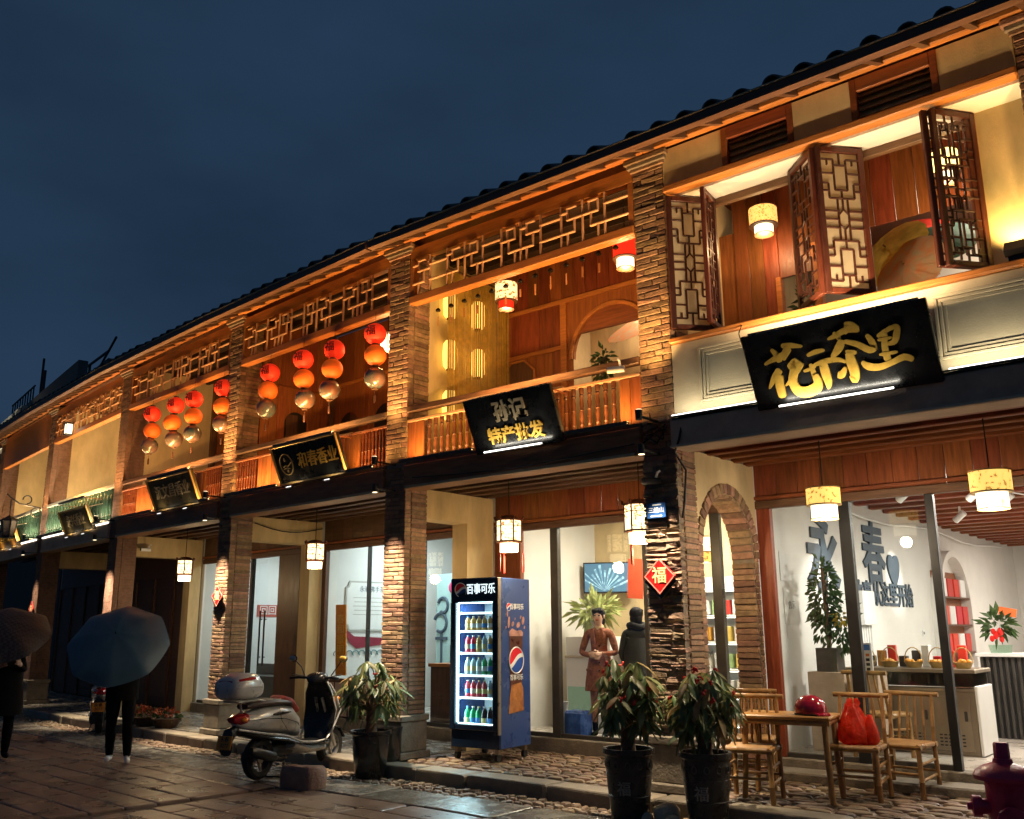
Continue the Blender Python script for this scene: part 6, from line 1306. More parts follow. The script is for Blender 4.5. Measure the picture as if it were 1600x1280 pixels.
def make_scooter(lab, loc, rz):
    S = thing('scooter', lab, 'scooter', loc, rz, 'parked scooters')
    for x, nm in ((0, 'rear_wheel'), (1.28, 'front_wheel')):
        wl = ob(nm, None, S, (x, 0, .225)); rot = Matrix.Rotation(R(90), 3, 'X')
        m = MB(); m.lathe([(.14, -.045), (.19, -.055), (.218, -.035), (.226, 0), (.218, .035), (.19, .055), (.14, .045)], 28, rot=rot, caps=False); m.build('tyre', tyre_m, wl, smooth=40)
        m = MB(); m.lathe([(.142, -.04), (.15, -.046), (.15, .046), (.142, .04), (.135, 0), (.142, -.04)], 24, rot=rot, caps=False); m.lathe([(.0, -.04), (.05, -.04), (.05, .04), (0., .04)], 14, rot=rot)
        for k in range(5): a = 2*math.pi*k/5; m.tube([(.04*math.cos(a), 0, .04*math.sin(a)), (.145*math.cos(a), 0, .145*math.sin(a))], [.022, .016], 6)
        m.build('rim', alu, wl, smooth=40)
    m = MB(); m.loft([sec(-.42, .05, .60, .68), sec(-.3, .11, .54, .72), sec(-.05, .165, .50, .77), sec(.2, .18, .47, .78), sec(.4, .175, .44, .76), sec(.52, .15, .42, .66), sec(.58, .10, .40, .52)]); m.build('rear_body', sil, S, smooth=50)
    m = MB(); m.loft([sec(-.46, .05, .63, .69), sec(-.38, .1, .6, .72), sec(-.3, .115, .6, .73)]); m.build('tail_light', red_l, S, smooth=50)
    m = MB(); m.loft([sec(-.4, .05, .50, .56), sec(-.1, .14, .43, .50), sec(.3, .17, .36, .44), sec(.5, .19, .3, .38), sec(.75, .2, .27, .34), sec(1.0, .19, .27, .34), sec(1.08, .14, .3, .36)]); m.build('floorboard', scb, S, smooth=50)
    for s_ in (-1, 1): m = MB(); m.tube([(-.4, s_*.06, .56), (-.1, s_*.155, .5), (.25, s_*.182, .44), (.5, s_*.2, .355), (.75, s_*.208, .33), (.95, s_*.2, .34), (1.05, s_*.22, .45), (1.17, s_*.235, .66), (1.15, s_*.215, .72), (1.1, s_*.2, .85), (1.03, s_*.16, .97)], .012, 6); m.build('edge_trim', sil, S, smooth=60)
    m = MB(); m.loft([sec(.42, .175, .28, .4), sec(.7, .2, .2, .31), sec(1.0, .17, .2, .3)]); m.build('belly_panel', sil, S, smooth=50)
    m = MB(); m.loft([secz(.33, 1.03, .19, .035), secz(.5, 1.10, .225, .03, bow=.05), secz(.66, 1.14, .23, .03, bow=.06), secz(.85, 1.08, .2, .03, bow=.05), secz(.98, 1.01, .14, .03)]); m.build('leg_shield', scb, S, smooth=50)
    m = MB(); m.loft([secz(.36, 1.09, .15, .05), secz(.52, 1.17, .205, .05, bow=.09), secz(.68, 1.2, .215, .05, bow=.1), secz(.86, 1.13, .185, .05, bow=.08), secz(.99, 1.05, .125, .03)]); m.build('front_fairing', sil, S, smooth=50)
    m = MB(); m.loft([[(1.28+.25*math.cos(R(a))*f, y, .225+.25*math.sin(R(a))*f) for y, f in ((-.07, .9), (-.06, 1.0), (0, 1.04), (.06, 1.0), (.07, .9), (0, .96))] for a in (20, 55, 90, 125, 160)]); m.build('front_fender', scb, S, smooth=50)
    m = MB()
    for s_ in (-1, 1): m.tube([(1.04, s_*.05, .8), (1.28, s_*.085, .225)], .02, 8)
    m.build('fork', alu, S)
    m = MB(); m.loft([sec(.88, .06, .98, 1.03), sec(.95, .13, .97, 1.09), sec(1.03, .14, .96, 1.1), sec(1.1, .09, .97, 1.06)]); m.build('handlebar_cover', scb, S, smooth=50)
    for s_ in (-1, 1):
        m = MB(); m.tube([(1.0, s_*.1, 1.03), (.96, s_*.26, 1.04), (.92, s_*.36, 1.03)], [.014, .018, .018], 8); m.build('handgrip', scb, S, smooth=50); m = MB(); m.tube([(1.03, s_*.18, 1.05), (.97, s_*.36, 1.07)], .007, 5); m.build('brake_lever', alu, S)
        m = MB(); m.tube([(1.0, s_*.2, 1.06), (1.02, s_*.27, 1.16), (1.0, s_*.34, 1.23)], .007, 6); q = m.build('mirror', scb, S, smooth=50)
        m = MB(); m.ball((.99, s_*.38, 1.26), (.02, .065, .042), 12, 8); m.build('mirror_shell', scb, q, smooth=60); m = MB(); m.ball((.978, s_*.38, 1.26), (.012, .056, .035), 12, 8); m.build('mirror_glass', pm('mirror_amber', (.75, .45, .1), .2, .1, metal=.3) if s_ < 0 else alu, q, smooth=60)
    m = MB(); m.loft([sec(-.3, .08, .76, .82), sec(-.15, .13, .76, .855), sec(.1, .15, .77, .86), sec(.35, .14, .76, .83), sec(.5, .11, .7, .8), sec(.56, .07, .66, .74)]); m.build('seat', pm('seat_vinyl', (.05, .03, .025), .5, .2, 9, .1), S, smooth=50)
    m = MB(); m.loft([sec(.2, .05, .82, .85), sec(.28, .12, .79, .88), sec(.4, .14, .74, .85), sec(.55, .1, .66, .74)]); m.build('seat_cloth', pm('red_cloth', (.35, .06, .045), .8, .25, 12, .4, 20), S, smooth=50)
    m = MB()
    for s_ in (-1, 1): m.tube([(-.02, s_*.1, .83), (-.2, s_*.13, .86), (-.48, s_*.1, .85)], .01, 6)
    m.tube([(-.48, -.1, .85), (-.48, .1, .85)], .01, 6); m.tube([(-.3, 0, .7), (-.34, 0, .85)], .012, 6); m.build('rack', alu, S, smooth=50)
    m = MB(); m.loft([sec(-.6, .1, .9, 1.05, 16), sec(-.56, .17, .87, 1.11, 16), sec(-.42, .2, .86, 1.16, 16), sec(-.22, .19, .86, 1.14, 16), sec(-.14, .15, .88, 1.08, 16), sec(-.12, .1, .9, 1.03, 16)]); tbx = m.build('top_box', sil, S, smooth=50)
    m = MB(); m.loft([sec(-.55, .174, .992, 1.002, 16), sec(-.42, .205, .997, 1.007, 16), sec(-.22, .195, .99, 1.0, 16), sec(-.14, .154, .975, .985, 16)]); m.build('lid_seam', scb, tbx, smooth=50)
    m = MB(); m.loft([sec(-.585, .09, 1.04, 1.075), sec(-.53, .16, 1.04, 1.1), sec(-.4, .207, 1.05, 1.12), sec(-.32, .203, 1.075, 1.11)]); m.build('box_reflector', red_l, tbx, smooth=50)
    q = bx('number_plate', S, pm('plate_yellow', (.5, .2, .02), .5, .1), (-.545, 0, .44), (.012, .2, .14), (0, R(12), 0)); text('number', '永春\n·3077', .06, scb, q, (-.008, 0, 0), (R(90), 0, R(-90)), .001, .01)
    m = MB(); m.loft([sec(-.52, .09, .3, .5), sec(-.5, .07, .4, .58), sec(-.4, .05, .5, .6)]); m.build('mudguard', scb, S, smooth=50)
    m = MB(); m.loft([sec(-.1, .06, .15, .3, cy=.1), sec(.1, .07, .15, .33, cy=.1), sec(.4, .08, .17, .36, cy=.05), sec(.5, .07, .2, .36)]); m.build('engine', pm('engine_grey', (.06, .06, .06), .5, .3, 12, .2, metal=.4), S, smooth=40)
    m = MB(); m.tube([(.35, -.1, .2), (.2, -.15, .2), (.08, -.17, .23), (.05, -.17, .24), (-.3, -.18, .33), (-.34, -.18, .34)], [.018, .02, .022, .055, .058, .04], 12); m.build('exhaust', pm('exhaust_black', (.03, .03, .032), .35, .2, metal=.5), S, smooth=40)
    for s_ in (-1, 1):
        m = MB(); m.tube([(-.38, s_*.085, .645), (-.1, s_*.166, .655), (.2, s_*.186, .635), (.45, s_*.168, .57), (.54, s_*.13, .5)], .004, 5); m.build('panel_seam', scb, S); m = MB(); m.tube([(.1, s_*.182, .76), (.14, s_*.19, .62), (.26, s_*.188, .5)], .003, 5); m.build('panel_seam', scb, S)
        m = MB(); m.loft([sec(.02, .012, .68, .7, 8, 2, s_*.176), sec(.1, .014, .675, .715, 8, 2, s_*.18), sec(.3, .01, .69, .705, 8, 2, s_*.181)]); m.build('side_badge', scb, S, smooth=50)
        m = MB(); m.ball((-.36, s_*.1, .66), (.05, .03, .022), 10, 6); m.build('rear_indicator', pm('indicator_amber', (.6, .2, .02), .2, .1, 4, 0), S, smooth=60)
        m = MB(); m.ball((1.22, s_*.13, .78), (.03, .05, .03), 10, 6); m.build('front_indicator', pm('indicator_amber', (.6, .2, .02)), S, smooth=60); m = MB(); m.tube([(.98, s_*.12, 1.04), (1.08, s_*.1, .98), (1.06, s_*.03, .85)], .005, 5); m.build('brake_cable', cable_m, S)
    m = MB(); m.ball((1.13, 0, 1.02), (.03, .08, .045), 12, 8); m.build('headlight', alu, S, smooth=60)
    m = MB(); m.tube([(.05, .14, .4), (-.02, .14, .24)], .025, 8); m.build('shock', alu, S); m = MB(); m.tube([(.3, -.12, .22), (.2, -.18, .01), (.2, .18, .01), (.3, .12, .22)], .012, 6); m.build('stand', scb, S)
    return S
rp, fpp = Vector((-9.12, -1.42)), Vector((-9.42, -.16)); sdir = math.atan2(fpp.y-rp.y, fpp.x-rp.x)
sc1 = make_scooter('silver scooter with a top box parked facing the arcade', (rp.x, rp.y, .004), sdir)
sc2 = copy_tree(sc1); sc2.location = (-15.25, -.1, .004); sc2.rotation_euler = (0, 0, R(148)); sc2['label'] = 'dim scooter with a yellow plate half hidden behind the blue umbrella'
# ================================================================== people
def skin(name, J, E, root, mats, pick, parent, sub=2):
    names = list(J); me = bpy.data.meshes.new(name); me.from_pydata([J[k][:3] for k in names], [(names.index(a), names.index(b)) for a, b in E], [])
    o = bpy.data.objects.new(name, me); TMP.collection.objects.link(o); md = o.modifiers.new('s', 'SKIN'); md.use_smooth_shade = True
    lay_ = me.skin_vertices[0] if me.skin_vertices else None
    if lay_ is None:
        bm = bmesh.new(); bm.from_mesh(me); bm.verts.layers.skin.verify(); bm.to_mesh(me); bm.free(); lay_ = me.skin_vertices[0]
    for i_, k in enumerate(names):
        r_ = J[k][3]; r2_ = J[k][4] if len(J[k]) > 4 else r_; lay_.data[i_].radius = (r_, r2_); lay_.data[i_].use_root = (k == root)
    ss = o.modifiers.new('u', 'SUBSURF'); ss.levels = sub; ss.render_levels = sub
    out = None
    with bpy.context.temp_override(scene=TMP, view_layer=TMP.view_layers[0]):
        dg = bpy.context.evaluated_depsgraph_get(); out = bpy.data.meshes.new_from_object(o.evaluated_get(dg))
    bpy.data.objects.remove(o)
    out.materials.clear()
    for mt in mats: out.materials.append(mt)
    for p in out.polygons: p.material_index = pick(p.center); p.use_smooth = True
    out.name = name; return ob(name, out, parent)
def hand(J, E, side, wrist, d, s_, up):
    """palm and five fingers from the wrist along d; s_ is the thumb side"""
    d = Vector(d).normalized(); s_ = Vector(s_).normalized(); up = Vector(up).normalized(); w = Vector(wrist)
    pc = w+d*.05; J[side+'palm'] = (*pc, .024, .03); E.append((side+'wrist', side+'palm'))
    for k, (off, ln) in enumerate(((-.026, .06), (-.009, .075), (.009, .078), (.026, .068))):
        a = pc+d*.035+s_*off; b = a+d*ln*.5-up*.008; c = b+d*ln*.4-up*.03
        for n_, p_, r_ in (('a', a, .0105), ('b', b, .0095), ('c', c, .008)): J['%sf%d%s' % (side, k, n_)] = (*p_, r_)
        E += [(side+'palm', '%sf%da' % (side, k)), ('%sf%da' % (side, k), '%sf%db' % (side, k)), ('%sf%db' % (side, k), '%sf%dc' % (side, k))]
    a = w+d*.03+s_*.035; b = a+d*.03+s_*.015; c = b+d*.028
    for n_, p_, r_ in (('a', a, .012), ('b', b, .0105), ('c', c, .009)): J[side+'t'+n_] = (*p_, r_)
    E += [(side+'palm', side+'ta'), (side+'ta', side+'tb'), (side+'tb', side+'tc')]
def person(lab, loc, rz, pose, cols, hair=True, face=True, h=1.0, bulk=1.0):
    P = thing('person', lab, 'person', loc, rz); P.scale = (h, h, h)
    J = {'pelvis': (0, 0, .93, .125, .1), 'waist': (0, 0, 1.08, .115, .09), 'chest': (0, -.005, 1.26, .145, .105), 'upper': (0, .0, 1.37, .1, .075), 'neck': (0, -.01, 1.46, .048), 'jaw': (0, -.03, 1.53, .06, .065), 'skull': (0, -.018, 1.60, .078, .088), 'crown': (0, -.01, 1.665, .055, .06)}
    E = [('pelvis', 'waist'), ('waist', 'chest'), ('chest', 'upper'), ('upper', 'neck'), ('neck', 'jaw'), ('jaw', 'skull'), ('skull', 'crown')]
    for s_, sd in ((1, 'L'), (-1, 'R')):
        kn, an, el, wr = pose[sd]
        J[sd+'hip'] = (s_*.09, 0, .87, .088*bulk); J[sd+'thigh'] = (*(Vector((s_*.09, 0, .87)).lerp(Vector(kn), .45)), .075*bulk); J[sd+'knee'] = (*kn, .053*bulk); J[sd+'calf'] = (*(Vector(kn).lerp(Vector(an), .4)), .055*bulk); J[sd+'ankle'] = (*an, .038*bulk); fd = Vector(pose.get(sd+'toe', (0, -1, 0))); tp = Vector(an)+fd*.15; J[sd+'heel'] = (an[0]-fd.x*.03, an[1]-fd.y*.03, an[2]-.045, .04); J[sd+'toe'] = (tp.x, tp.y, an[2]-.05, .04, .036)
        E += [('pelvis', sd+'hip'), (sd+'hip', sd+'thigh'), (sd+'thigh', sd+'knee'), (sd+'knee', sd+'calf'), (sd+'calf', sd+'ankle'), (sd+'ankle', sd+'heel'), (sd+'heel', sd+'toe')]
        J[sd+'shoulder'] = (s_*.165, .0, 1.37, .062); J[sd+'elbow'] = (*el, .046); J[sd+'wrist'] = (*wr, .031); E += [('upper', sd+'shoulder'), (sd+'shoulder', sd+'elbow'), (sd+'elbow', sd+'wrist')]
        hd = (Vector(wr)-Vector(el)).normalized(); th = Vector((-s_, 0, 0)) if abs(hd.z) > .6 else Vector((0, 0, 1)); th = (th-hd*th.dot(hd)).normalized(); hand(J, E, sd, wr, hd, th, th.cross(hd)*s_)
    wl, wr_ = Vector(pose['L'][3]), Vector(pose['R'][3])
    def pick(c):
        if (c-wl).length < .15 and (c-wl).dot(wl-Vector(pose['L'][2])) > 0 or (c-wr_).length < .15 and (c-wr_).dot(wr_-Vector(pose['R'][2])) > 0: return 0
        if c.z > 1.455: return 0
        if c.z < cols.get('boot_z', .09): return 3
        if c.z < cols['hem']: return 2
        return 1
    skm = pm('skin_tone', (.62, .38, .28), .5, .1, 9, .05)
    B = skin('body', J, E, 'pelvis', [skm, cols['coat'], cols['legs'], cols['shoes']], pick, P)
    if face:
        hd_ = ob('face', None, P, (0, 0, 0)); dk = pm('eye_dark', (.02, .015, .012), .3, 0)
        m = MB(); m.loft([[(-.008, -.103, 1.615), (.008, -.103, 1.615), (.008, -.095, 1.615), (-.008, -.095, 1.615)], [(-.016, -.118, 1.577), (.016, -.118, 1.577), (.014, -.09, 1.575), (-.014, -.09, 1.575)]]); m.build('nose', skm, hd_)
        for s_ in (-1, 1):
            m = MB(); m.ball((s_*.03, -.096, 1.605), (.017, .008, .009), 10, 6); m.build('eye', dk, hd_); m = MB(); m.tube([(s_*.012, -.1, 1.625), (s_*.03, -.101, 1.63), (s_*.048, -.092, 1.624)], .0035, 5); m.build('eyebrow', dk, hd_); m = MB(); m.ball((s_*.082, -.015, 1.59), (.01, .022, .032), 8, 6); m.build('ear', skm, hd_)
        m = MB(); m.ball((0, -.092, 1.545), (.028, .01, .011), 10, 6); m.build('mouth', pm('lips', (.35, .06, .05), .45, .05), hd_)
    if hair:
        m = MB(); hm_ = pm('black_hair', (.01, .008, .008), .7, .3, 20, .3, 60, stretch=(6, 6, 1), spec=.15)
        m.ball((0, .016, 1.625), (.096, .096, .092), 18, 12); m.ball((0, .035, 1.55), (.088, .07, .1), 14, 10); m.ball((-.03, -.06, 1.665), (.055, .035, .03), 10, 8); m.ball((.035, -.06, 1.665), (.05, .035, .03), 10, 8); m.build('hair', hm_, P, smooth=60)
    return P
coat_b = pm('brown_coat', (.26, .1, .06), .9, .45, 22, .5, 40, spec=.15); blk = pm('black_cloth', (.008, .008, .009), .95, .3, 12, .3, spec=.08); drk = pm('charcoal_coat', (.028, .027, .028), .8, .3, 9, .2); whs = pm('white_shoe', (.85, .83, .8), .6, .1, 9, .1); tight = pm('tan_tights', (.36, .17, .1), .55, .15, 9, .05)
wo = person('woman in a brown belted coat with hands clasped inside the shop door', (-7.0, 2.2, .272), R(20), {'L': ((.085, -.02, .48), (.08, .02, .09), (.25, -.04, 1.1), (.06, -.2, 1.09)), 'R': ((-.085, -.02, .48), (-.09, .02, .09), (-.25, -.04, 1.1), (-.06, -.2, 1.07))}, {'coat': coat_b, 'legs': tight, 'shoes': blk, 'hem': .86, 'boot_z': .2}, h=.93)
m = MB(); n = 16
def ring(z, rx, ry, fl=0): return [(rx*(1+fl*math.sin(4*a))*math.cos(a), ry*(1+fl*math.sin(4*a+1))*math.sin(a), z) for a in [2*math.pi*k/n for k in range(n)]]
m.loft([ring(1.12, .145, .115), ring(1.0, .16, .13), ring(.85, .185, .15, .02), ring(.7, .205, .165, .03), ring(.6, .21, .17, .04)], caps=False); m.build('coat_skirt', coat_b, wo, smooth=60)
m = MB(); m.loft([ring(1.075, .15, .12), ring(1.1, .153, .123), ring(1.125, .15, .12)], caps=False); m.build('belt', pm('dark_brown_belt', (.2, .07, .03), .6, .2), wo, smooth=60)
for s_ in (-1, 1): m = MB(); m.prism([(s_*.02, 1.2), (s_*.1, 1.34), (s_*.08, 1.43), (s_*.045, 1.43)], -.135, -.118); m.build('lapel', coat_b, wo)
for k in range(4): m = MB(); m.ball((.035, -.145-.01*k, 1.2-.11*k), (.012, .006, .012), 8, 5); m.build('button', blk, wo)
for s_ in (-1, 1): bx('pocket_flap', wo, pm('dark_brown_belt', (.2, .07, .03), .6, .2), (s_*.12, -.135, .88), (.1, .012, .03), (0, 0, R(s_*25)))
m = MB(); m.loft([ring(1.37, .095, .085), ring(1.42, .08, .075), ring(1.45, .07, .066), ring(1.485, .058, .057)], caps=False); m.build('collar', pm('cream_knit', (.5, .36, .22), .9, .1), wo, smooth=60)
ma = person('person in a dark hooded coat turned away inside the shop door', (-6.5, 2.32, .272), R(200), {'L': ((.09, -.01, .48), (.09, .02, .09), (.22, .03, 1.1), (.2, -.12, .92)), 'R': ((-.09, -.01, .48), (-.09, .02, .09), (-.22, .03, 1.1), (-.2, -.12, .92))}, {'coat': drk, 'legs': blk, 'shoes': blk, 'hem': .7}, h=.93)
m = MB(); m.loft([ring(1.3, .15, .12), ring(1.1, .19, .155), ring(.9, .2, .165, .02), ring(.72, .205, .17, .03)], caps=False); m.build('coat_body', drk, ma, smooth=60); m = MB(); m.tube([(.1*math.cos(R(a)), .03+.1*math.sin(R(a)), 1.46+.015*math.sin(R(a*2))) for a in range(0, 361, 24)], .042, 8, caps=False); m.build('fur_collar', pm('black_fur', (.01, .009, .009), .95, .4, 30, .8, 80), ma, smooth=60)
up = person('person in black walking under the blue umbrella with white shoes', (-11.62, -1.72, .004), R(60), {'L': ((.1, -.1, .48), (.12, .0, .09), (.22, -.05, 1.12), (.12, -.25, 1.2)), 'R': ((-.1, .03, .5), (-.1, .16, .1), (-.22, -.02, 1.1), (-.14, -.22, 1.18)), 'Ltoe': (.1, -1, 0), 'Rtoe': (-.2, -1, 0)}, {'coat': blk, 'legs': blk, 'shoes': whs, 'hem': .8}, h=.97, bulk=1.3)
m = MB(); m.loft([ring(1.4, .13, .1), ring(1.2, .19, .14), ring(1.0, .2, .15), ring(.78, .2, .15, .03)], caps=False); m.build('jacket', blk, up, smooth=60)
le = person('person in dark clothes under the checked umbrella at the left edge', (-13.35, -2.45, .004), R(80), {'L': ((.1, -.05, .48), (.1, .0, .09), (.22, -.05, 1.12), (.12, -.25, 1.2)), 'R': ((-.1, .03, .5), (-.1, .1, .1), (-.22, -.02, 1.1), (-.14, -.22, 1.18))}, {'coat': blk, 'legs': blk, 'shoes': blk, 'hem': .8}, h=.98, bulk=1.3)
m = MB(); m.loft([ring(1.38, .14, .11), ring(1.1, .22, .17), ring(.8, .26, .2, .03), ring(.55, .28, .22, .04)], caps=False); m.build('long_coat', blk, le, smooth=60)
def umbrella(lab, center, axis, rad, mat, hand_to):
    c = Vector(center); ax = Vector(axis).normalized(); q = ax.to_track_quat('Z', 'Y'); t = thing('umbrella', lab, 'umbrella', c); t.rotation_mode = 'QUATERNION'; t.rotation_quaternion = q; n = 8; k = 4
    m = MB(); K, NN = 7, 48; vs = [(0, 0, .0)]
    def zz(s_): return rad*.3844*(math.cos(s_*R(62))-1)/(1-math.cos(R(62)))
    for j in range(1, K+1):
        s_ = j/K
        for a in range(NN):
            an = 2*math.pi*a/NN; sag = abs(math.sin(an*n/2)); r_ = rad*math.sin(s_*R(62))/math.sin(R(62))*(1-.055*sag*s_); vs.append((r_*math.cos(an), r_*math.sin(an), zz(s_)-.018*sag*s_))
    m.add(vs, [(0, 1+a, 1+(a+1) % NN) for a in range(NN)]+[(1+j*NN+a, 1+j*NN+(a+1) % NN, 1+(j+1)*NN+(a+1) % NN, 1+(j+1)*NN+a) for j in range(K-1) for a in range(NN)])
    m.build('canopy', mat, t, smooth=70)
    for a in range(n): an = 2*math.pi*a/n; m = MB(); m.tube([(rad*math.sin(s_*R(62))/math.sin(R(62))*math.cos(an)*.99, rad*math.sin(s_*R(62))/math.sin(R(62))*math.sin(an)*.99, rad*.62*(math.cos(s_*R(62))-1)/(1-math.cos(R(62)))*.62-.008) for s_ in (0, .25, .5, .75, 1)], .004, 4); m.build('rib', dgrey, t)
    inv = q.inverted(); hl = inv @ (Vector(hand_to)-c); m = MB(); m.tube([(0, 0, .04), (0, 0, -.1), hl], .008, 6); m.build('shaft', dgrey, t); m = MB(); m.tube([hl, hl+(hl.normalized()*.12)], .014, 8); m.build('handle', black_m, t)
navy = pm('navy_nylon', (.05, .11, .17), .42, .15, 5, .1, 12, trans=.1)
umbrella('blue umbrella tilted over the person in black on the street', (-11.42, -1.98, 1.58), (.62, -.55, .62), .62, navy, (-11.75, -1.75, 1.1))
chk = bpy.data.materials.new('checked_nylon'); chk.use_nodes = True; N = chk.node_tree.nodes; Lk = chk.node_tree.links; tcx = N.new('ShaderNodeTexCoord'); ck = N.new('ShaderNodeTexChecker'); ck.inputs['Scale'].default_value = 28; ck.inputs['Color1'].default_value = (.045, .045, .05, 1); ck.inputs['Color2'].default_value = (.014, .014, .018, 1); Lk.new(tcx.outputs['Object'], ck.inputs['Vector']); Lk.new(ck.outputs[0], N['Principled BSDF'].inputs['Base Color']); N['Principled BSDF'].inputs['Roughness'].default_value = .6
umbrella('dark checked umbrella cut by the left picture edge', (-13.1, -2.7, 1.75), (.45, -.35, .8), .62, chk, (-13.3, -2.5, 1.15))
# ================================================================== small street fixtures
def cctv(lab, loc, rz, i=None):
    t = thing('security_camera', lab, 'camera', loc, rz, 'security cameras'); m = MB(); m.tube([(-.09, 0, 0), (.09, 0, 0)], .035, 12); m.build('body', white_p if i else black_m, t, smooth=40); m = MB(); m.tube([(.09, 0, 0), (.1, 0, 0)], .028, 12); m.build('lens', black_m, t); m = MB(); m.tube([(-.05, 0, .03), (-.05, .06, .08), (-.05, .12, .08)], .012, 6); m.build('bracket', white_p, t)
cctv('white bullet camera on the balcony rail above the sign with six characters', FR[1].w(3.4, -.08, 4.24), R(200), 1)
cctv('dark camera on the ledge-stone pillar under the beam', FR[0].w(-.05, -.1, 3.02), R(230))
cctv('white bullet camera on the passage lintel behind the scooter', FR[3].w(.3, .5, 3.1), R(260), 1)
fl = thing('flood_light', 'black floodlight on the sill aimed up the cream wall', 'spotlight', FR[0].w(3.36, .1, 4.55)); bx('body', fl, black_m, (0, 0, .06), (.16, .07, .12), (R(-35), 0, 0)); bx('yoke', fl, black_m, (0, 0, -.03), (.12, .02, .1)); bx('lens', fl, lens_m, (0, .045, .09), (.13, .01, .08), (R(-35), 0, 0), bev=0)
aim(light('SPOT', 'flood_lamp', (0, .08, .12), 55, (1, .68, .22), fl, size=.04, spot=110, blend=.8), (0, .45, 1))
# cables along beams and the pillar
def cable(lab, pts, r_=.008): m = MB(); m.tube(pts, r_, 6); tag(m.build('cable', cable_m, smooth=60), lab, 'cable', 'loose cables')
cable('black cable looping down the ledge-stone pillar corner', [FR[0].w(.32, -.06, 3.62), FR[0].w(.3, -.12, 3.4), FR[0].w(.22, -.08, 3.28), FR[0].w(.3, -.02, 3.1), FR[0].w(.26, .0, 2.8), FR[0].w(.2, .05, 2.65)], .012)
cable('thin cable along the tea shop beam', [FR[0].w(.3+k*.35, -.115+.01*math.sin(k*2), 3.612+.012*math.sin(k*1.7)) for k in range(11)])
cable('sagging cable along the fridge house beam', [FR[1].w(.4+k*.4, -.09, 3.42-.06*math.sin(math.pi*k/8)) for k in range(9)])
cable('sagging cables at the passage lintel by the scooter', [FR[2].w(.2, .4+k*.16, 3.25-.1*math.sin(math.pi*k/8)) for k in range(9)])
cable('thin cable strung under the tea shop window sign', [FR[0].w(1.0, -.06, 4.42), FR[0].w(1.03, -.2, 4.3), FR[0].w(1.1, -.3, 4.16)], .006)
for k, (i, x) in enumerate(((1, .25), (1, 3.55), (2, .3))): pass
m = MB(); cluster = [(FR[0].w(rnd(-.16, .16), rnd(-.13, -.04), 3.5+rnd(-.12, .14))) for _ in range(16)]
m.tube(cluster, .011, 6); tag(m.build('cable_bundle', cable_m, smooth=60), 'tangle of black cables on the ledge-stone pillar at beam height', 'cable')
# iron bracket lamp at the far left
il = thing('iron_bracket_lamp', 'dark iron bracket lamp with scrollwork at the left edge', 'lamp', FR[4].w(-.1, -.05, 3.95), FR[4].rz)
m = MB(); m.tube([(0, 0, .35), (-.0, -.2, .38), (0, -.45, .42), (0, -.65, .55), (0, -.72, .62)], .018, 8); m.tube([(0, -.62, .5), (0, -.62, .12)], .014, 8); m.tube([(0, -.3+.09*math.cos(R(a)), .52+.09*math.sin(R(a))) for a in range(-90, 200, 25)], .015, 6); m.tube([(0, -.1+.1*math.cos(R(a)), .25+.1*math.sin(R(a))) for a in range(0, 330, 25)], .015, 6); m.build('bracket', black_m, il, smooth=60)
m = MB(); m.lathe([(.02, .14), (.2, .04), (.2, .02)], 6, (0, -.62, 0)); m.build('cap', black_m, il); m = MB(); m.lathe([(.13, -.3), (.16, .02)], 6, (0, -.62, 0)); m.build('glass', pm('dim_lamp_glass', (.2, .16, .13), .3, .2), il)
for k in range(6): a = 2*math.pi*k/6; m = MB(); m.tube([(.13*math.cos(a), -.62+.13*math.sin(a), -.31), (.16*math.cos(a), -.62+.16*math.sin(a), .02)], .012, 6); m.build('bar', black_m, il)
m = MB(); m.lathe([(.15, -.34), (.15, -.3)], 6, (0, -.62, 0)); m.build('base', black_m, il)
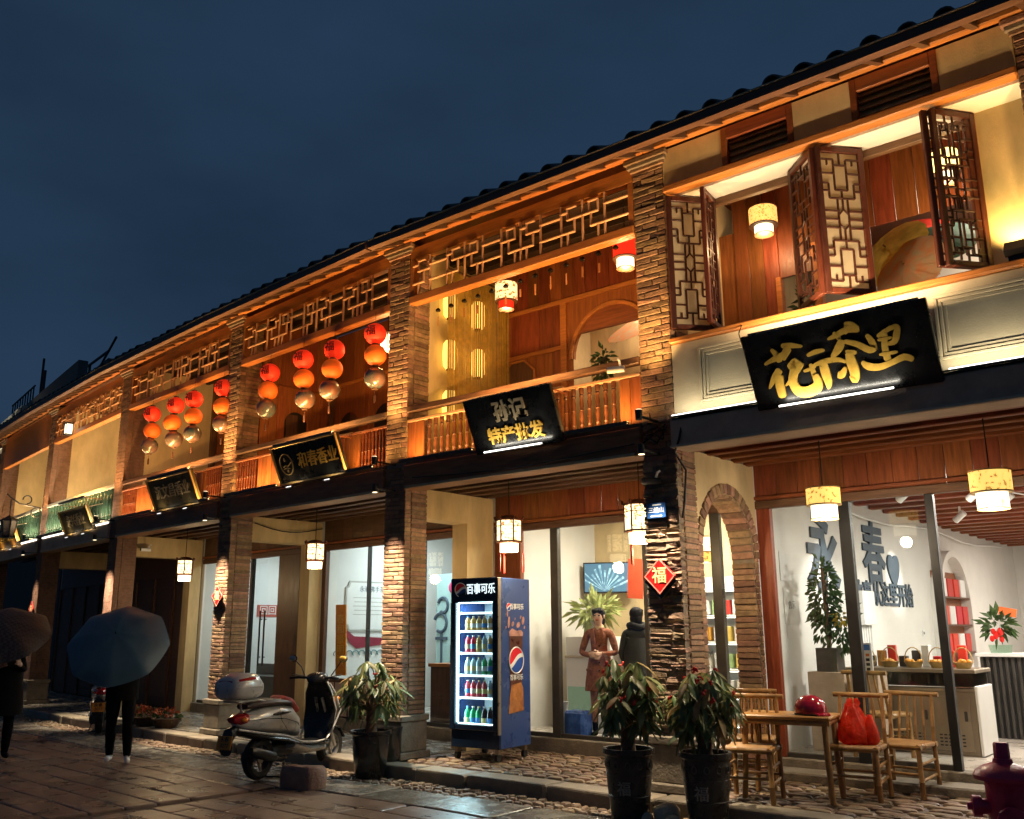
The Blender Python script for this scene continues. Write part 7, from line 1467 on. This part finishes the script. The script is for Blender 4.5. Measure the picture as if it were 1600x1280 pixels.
wl_ = thing('wall_lantern', 'small black wall lantern on the lattice beam of the green baluster house', 'lantern', FR[4].w(1.55, -.1, 5.72), FR[4].rz); bx('glass', wl_, em('wall_lantern_glow', (1, .85, .6), 3), (0, -.04, .12), (.12, .12, .2)); bx('cap', wl_, black_m, (0, -.04, .24), (.17, .17, .03)); bx('base', wl_, black_m, (0, -.04, 0), (.15, .15, .02))
for a in (-1, 1):
    for b in (-1, 1): bx('bar', wl_, black_m, (a*.065, -.04+b*.065, .12), (.014, .014, .23))
# ================================================================== dark building beyond the terrace
bb = thing('far_building', 'dark flat-roofed building behind the far end of the terrace', 'building', (-36, 7, -.75), R(-12)); bk = pm('dark_render', (.09, .085, .08), .85, .2, 3, .1)
bx('wall', bb, bk, (0, 3, 5.2), (13, 6, 10.4)); bx('parapet', bb, pm('parapet_grey', (.16, .15, .14), .85, .2), (0, .0, 10.7), (13.2, .3, .7)); sg = bx('lit_fascia', bb, pm('pale_fascia', (.6, .56, .46), .7, .1), (-2.6, -.35, 10.2), (4.6, .2, 1.2)); text('lettering', '永春', 1.0, bk, sg, (1.4, -.12, 0), (R(90), 0, 0), .02, .02)
l = light('AREA', 'fascia_lamp', (-2.6, -1.2, 9.3), 40, (1, .88, .65), bb, size=4, size_y=.1); aim(l, (0, .7, .8))
for k in range(9): bx('railing_post', bb, black_m, (-6+k*.5, .2, 11.5), (.05, .05, 1.0))
bx('railing_bar', bb, black_m, (-4, .2, 12.0), (4.4, .05, .06))
for x, hh in ((-1.2, 2.0), (-.7, 1.4)): m = MB(); m.tube([(x, .3, 10.9), (x, .3, 11+hh)], .05, 6); m.build('mast', black_m, bb)
fr_ = MB(); fr_.tube([(1.3, 1, 11.9), (5.6, 1, 11.8)], .05, 6); fr_.tube([(1.9, 1, 10.9), (1.4, 1, 11.9)], .05, 6); fr_.tube([(3.2, 1, 10.9), (3.2, 1, 11.85)], .05, 6); fr_.tube([(4.2, 1, 11.3), (6.4, 1, 12.1)], .04, 6); fr_.build('roof_frame', black_m, bb)
bx('roof_hut', bb, bk, (4, 2, 11.1), (3.2, 2, .9))
bpy.data.scenes.remove(TMP)
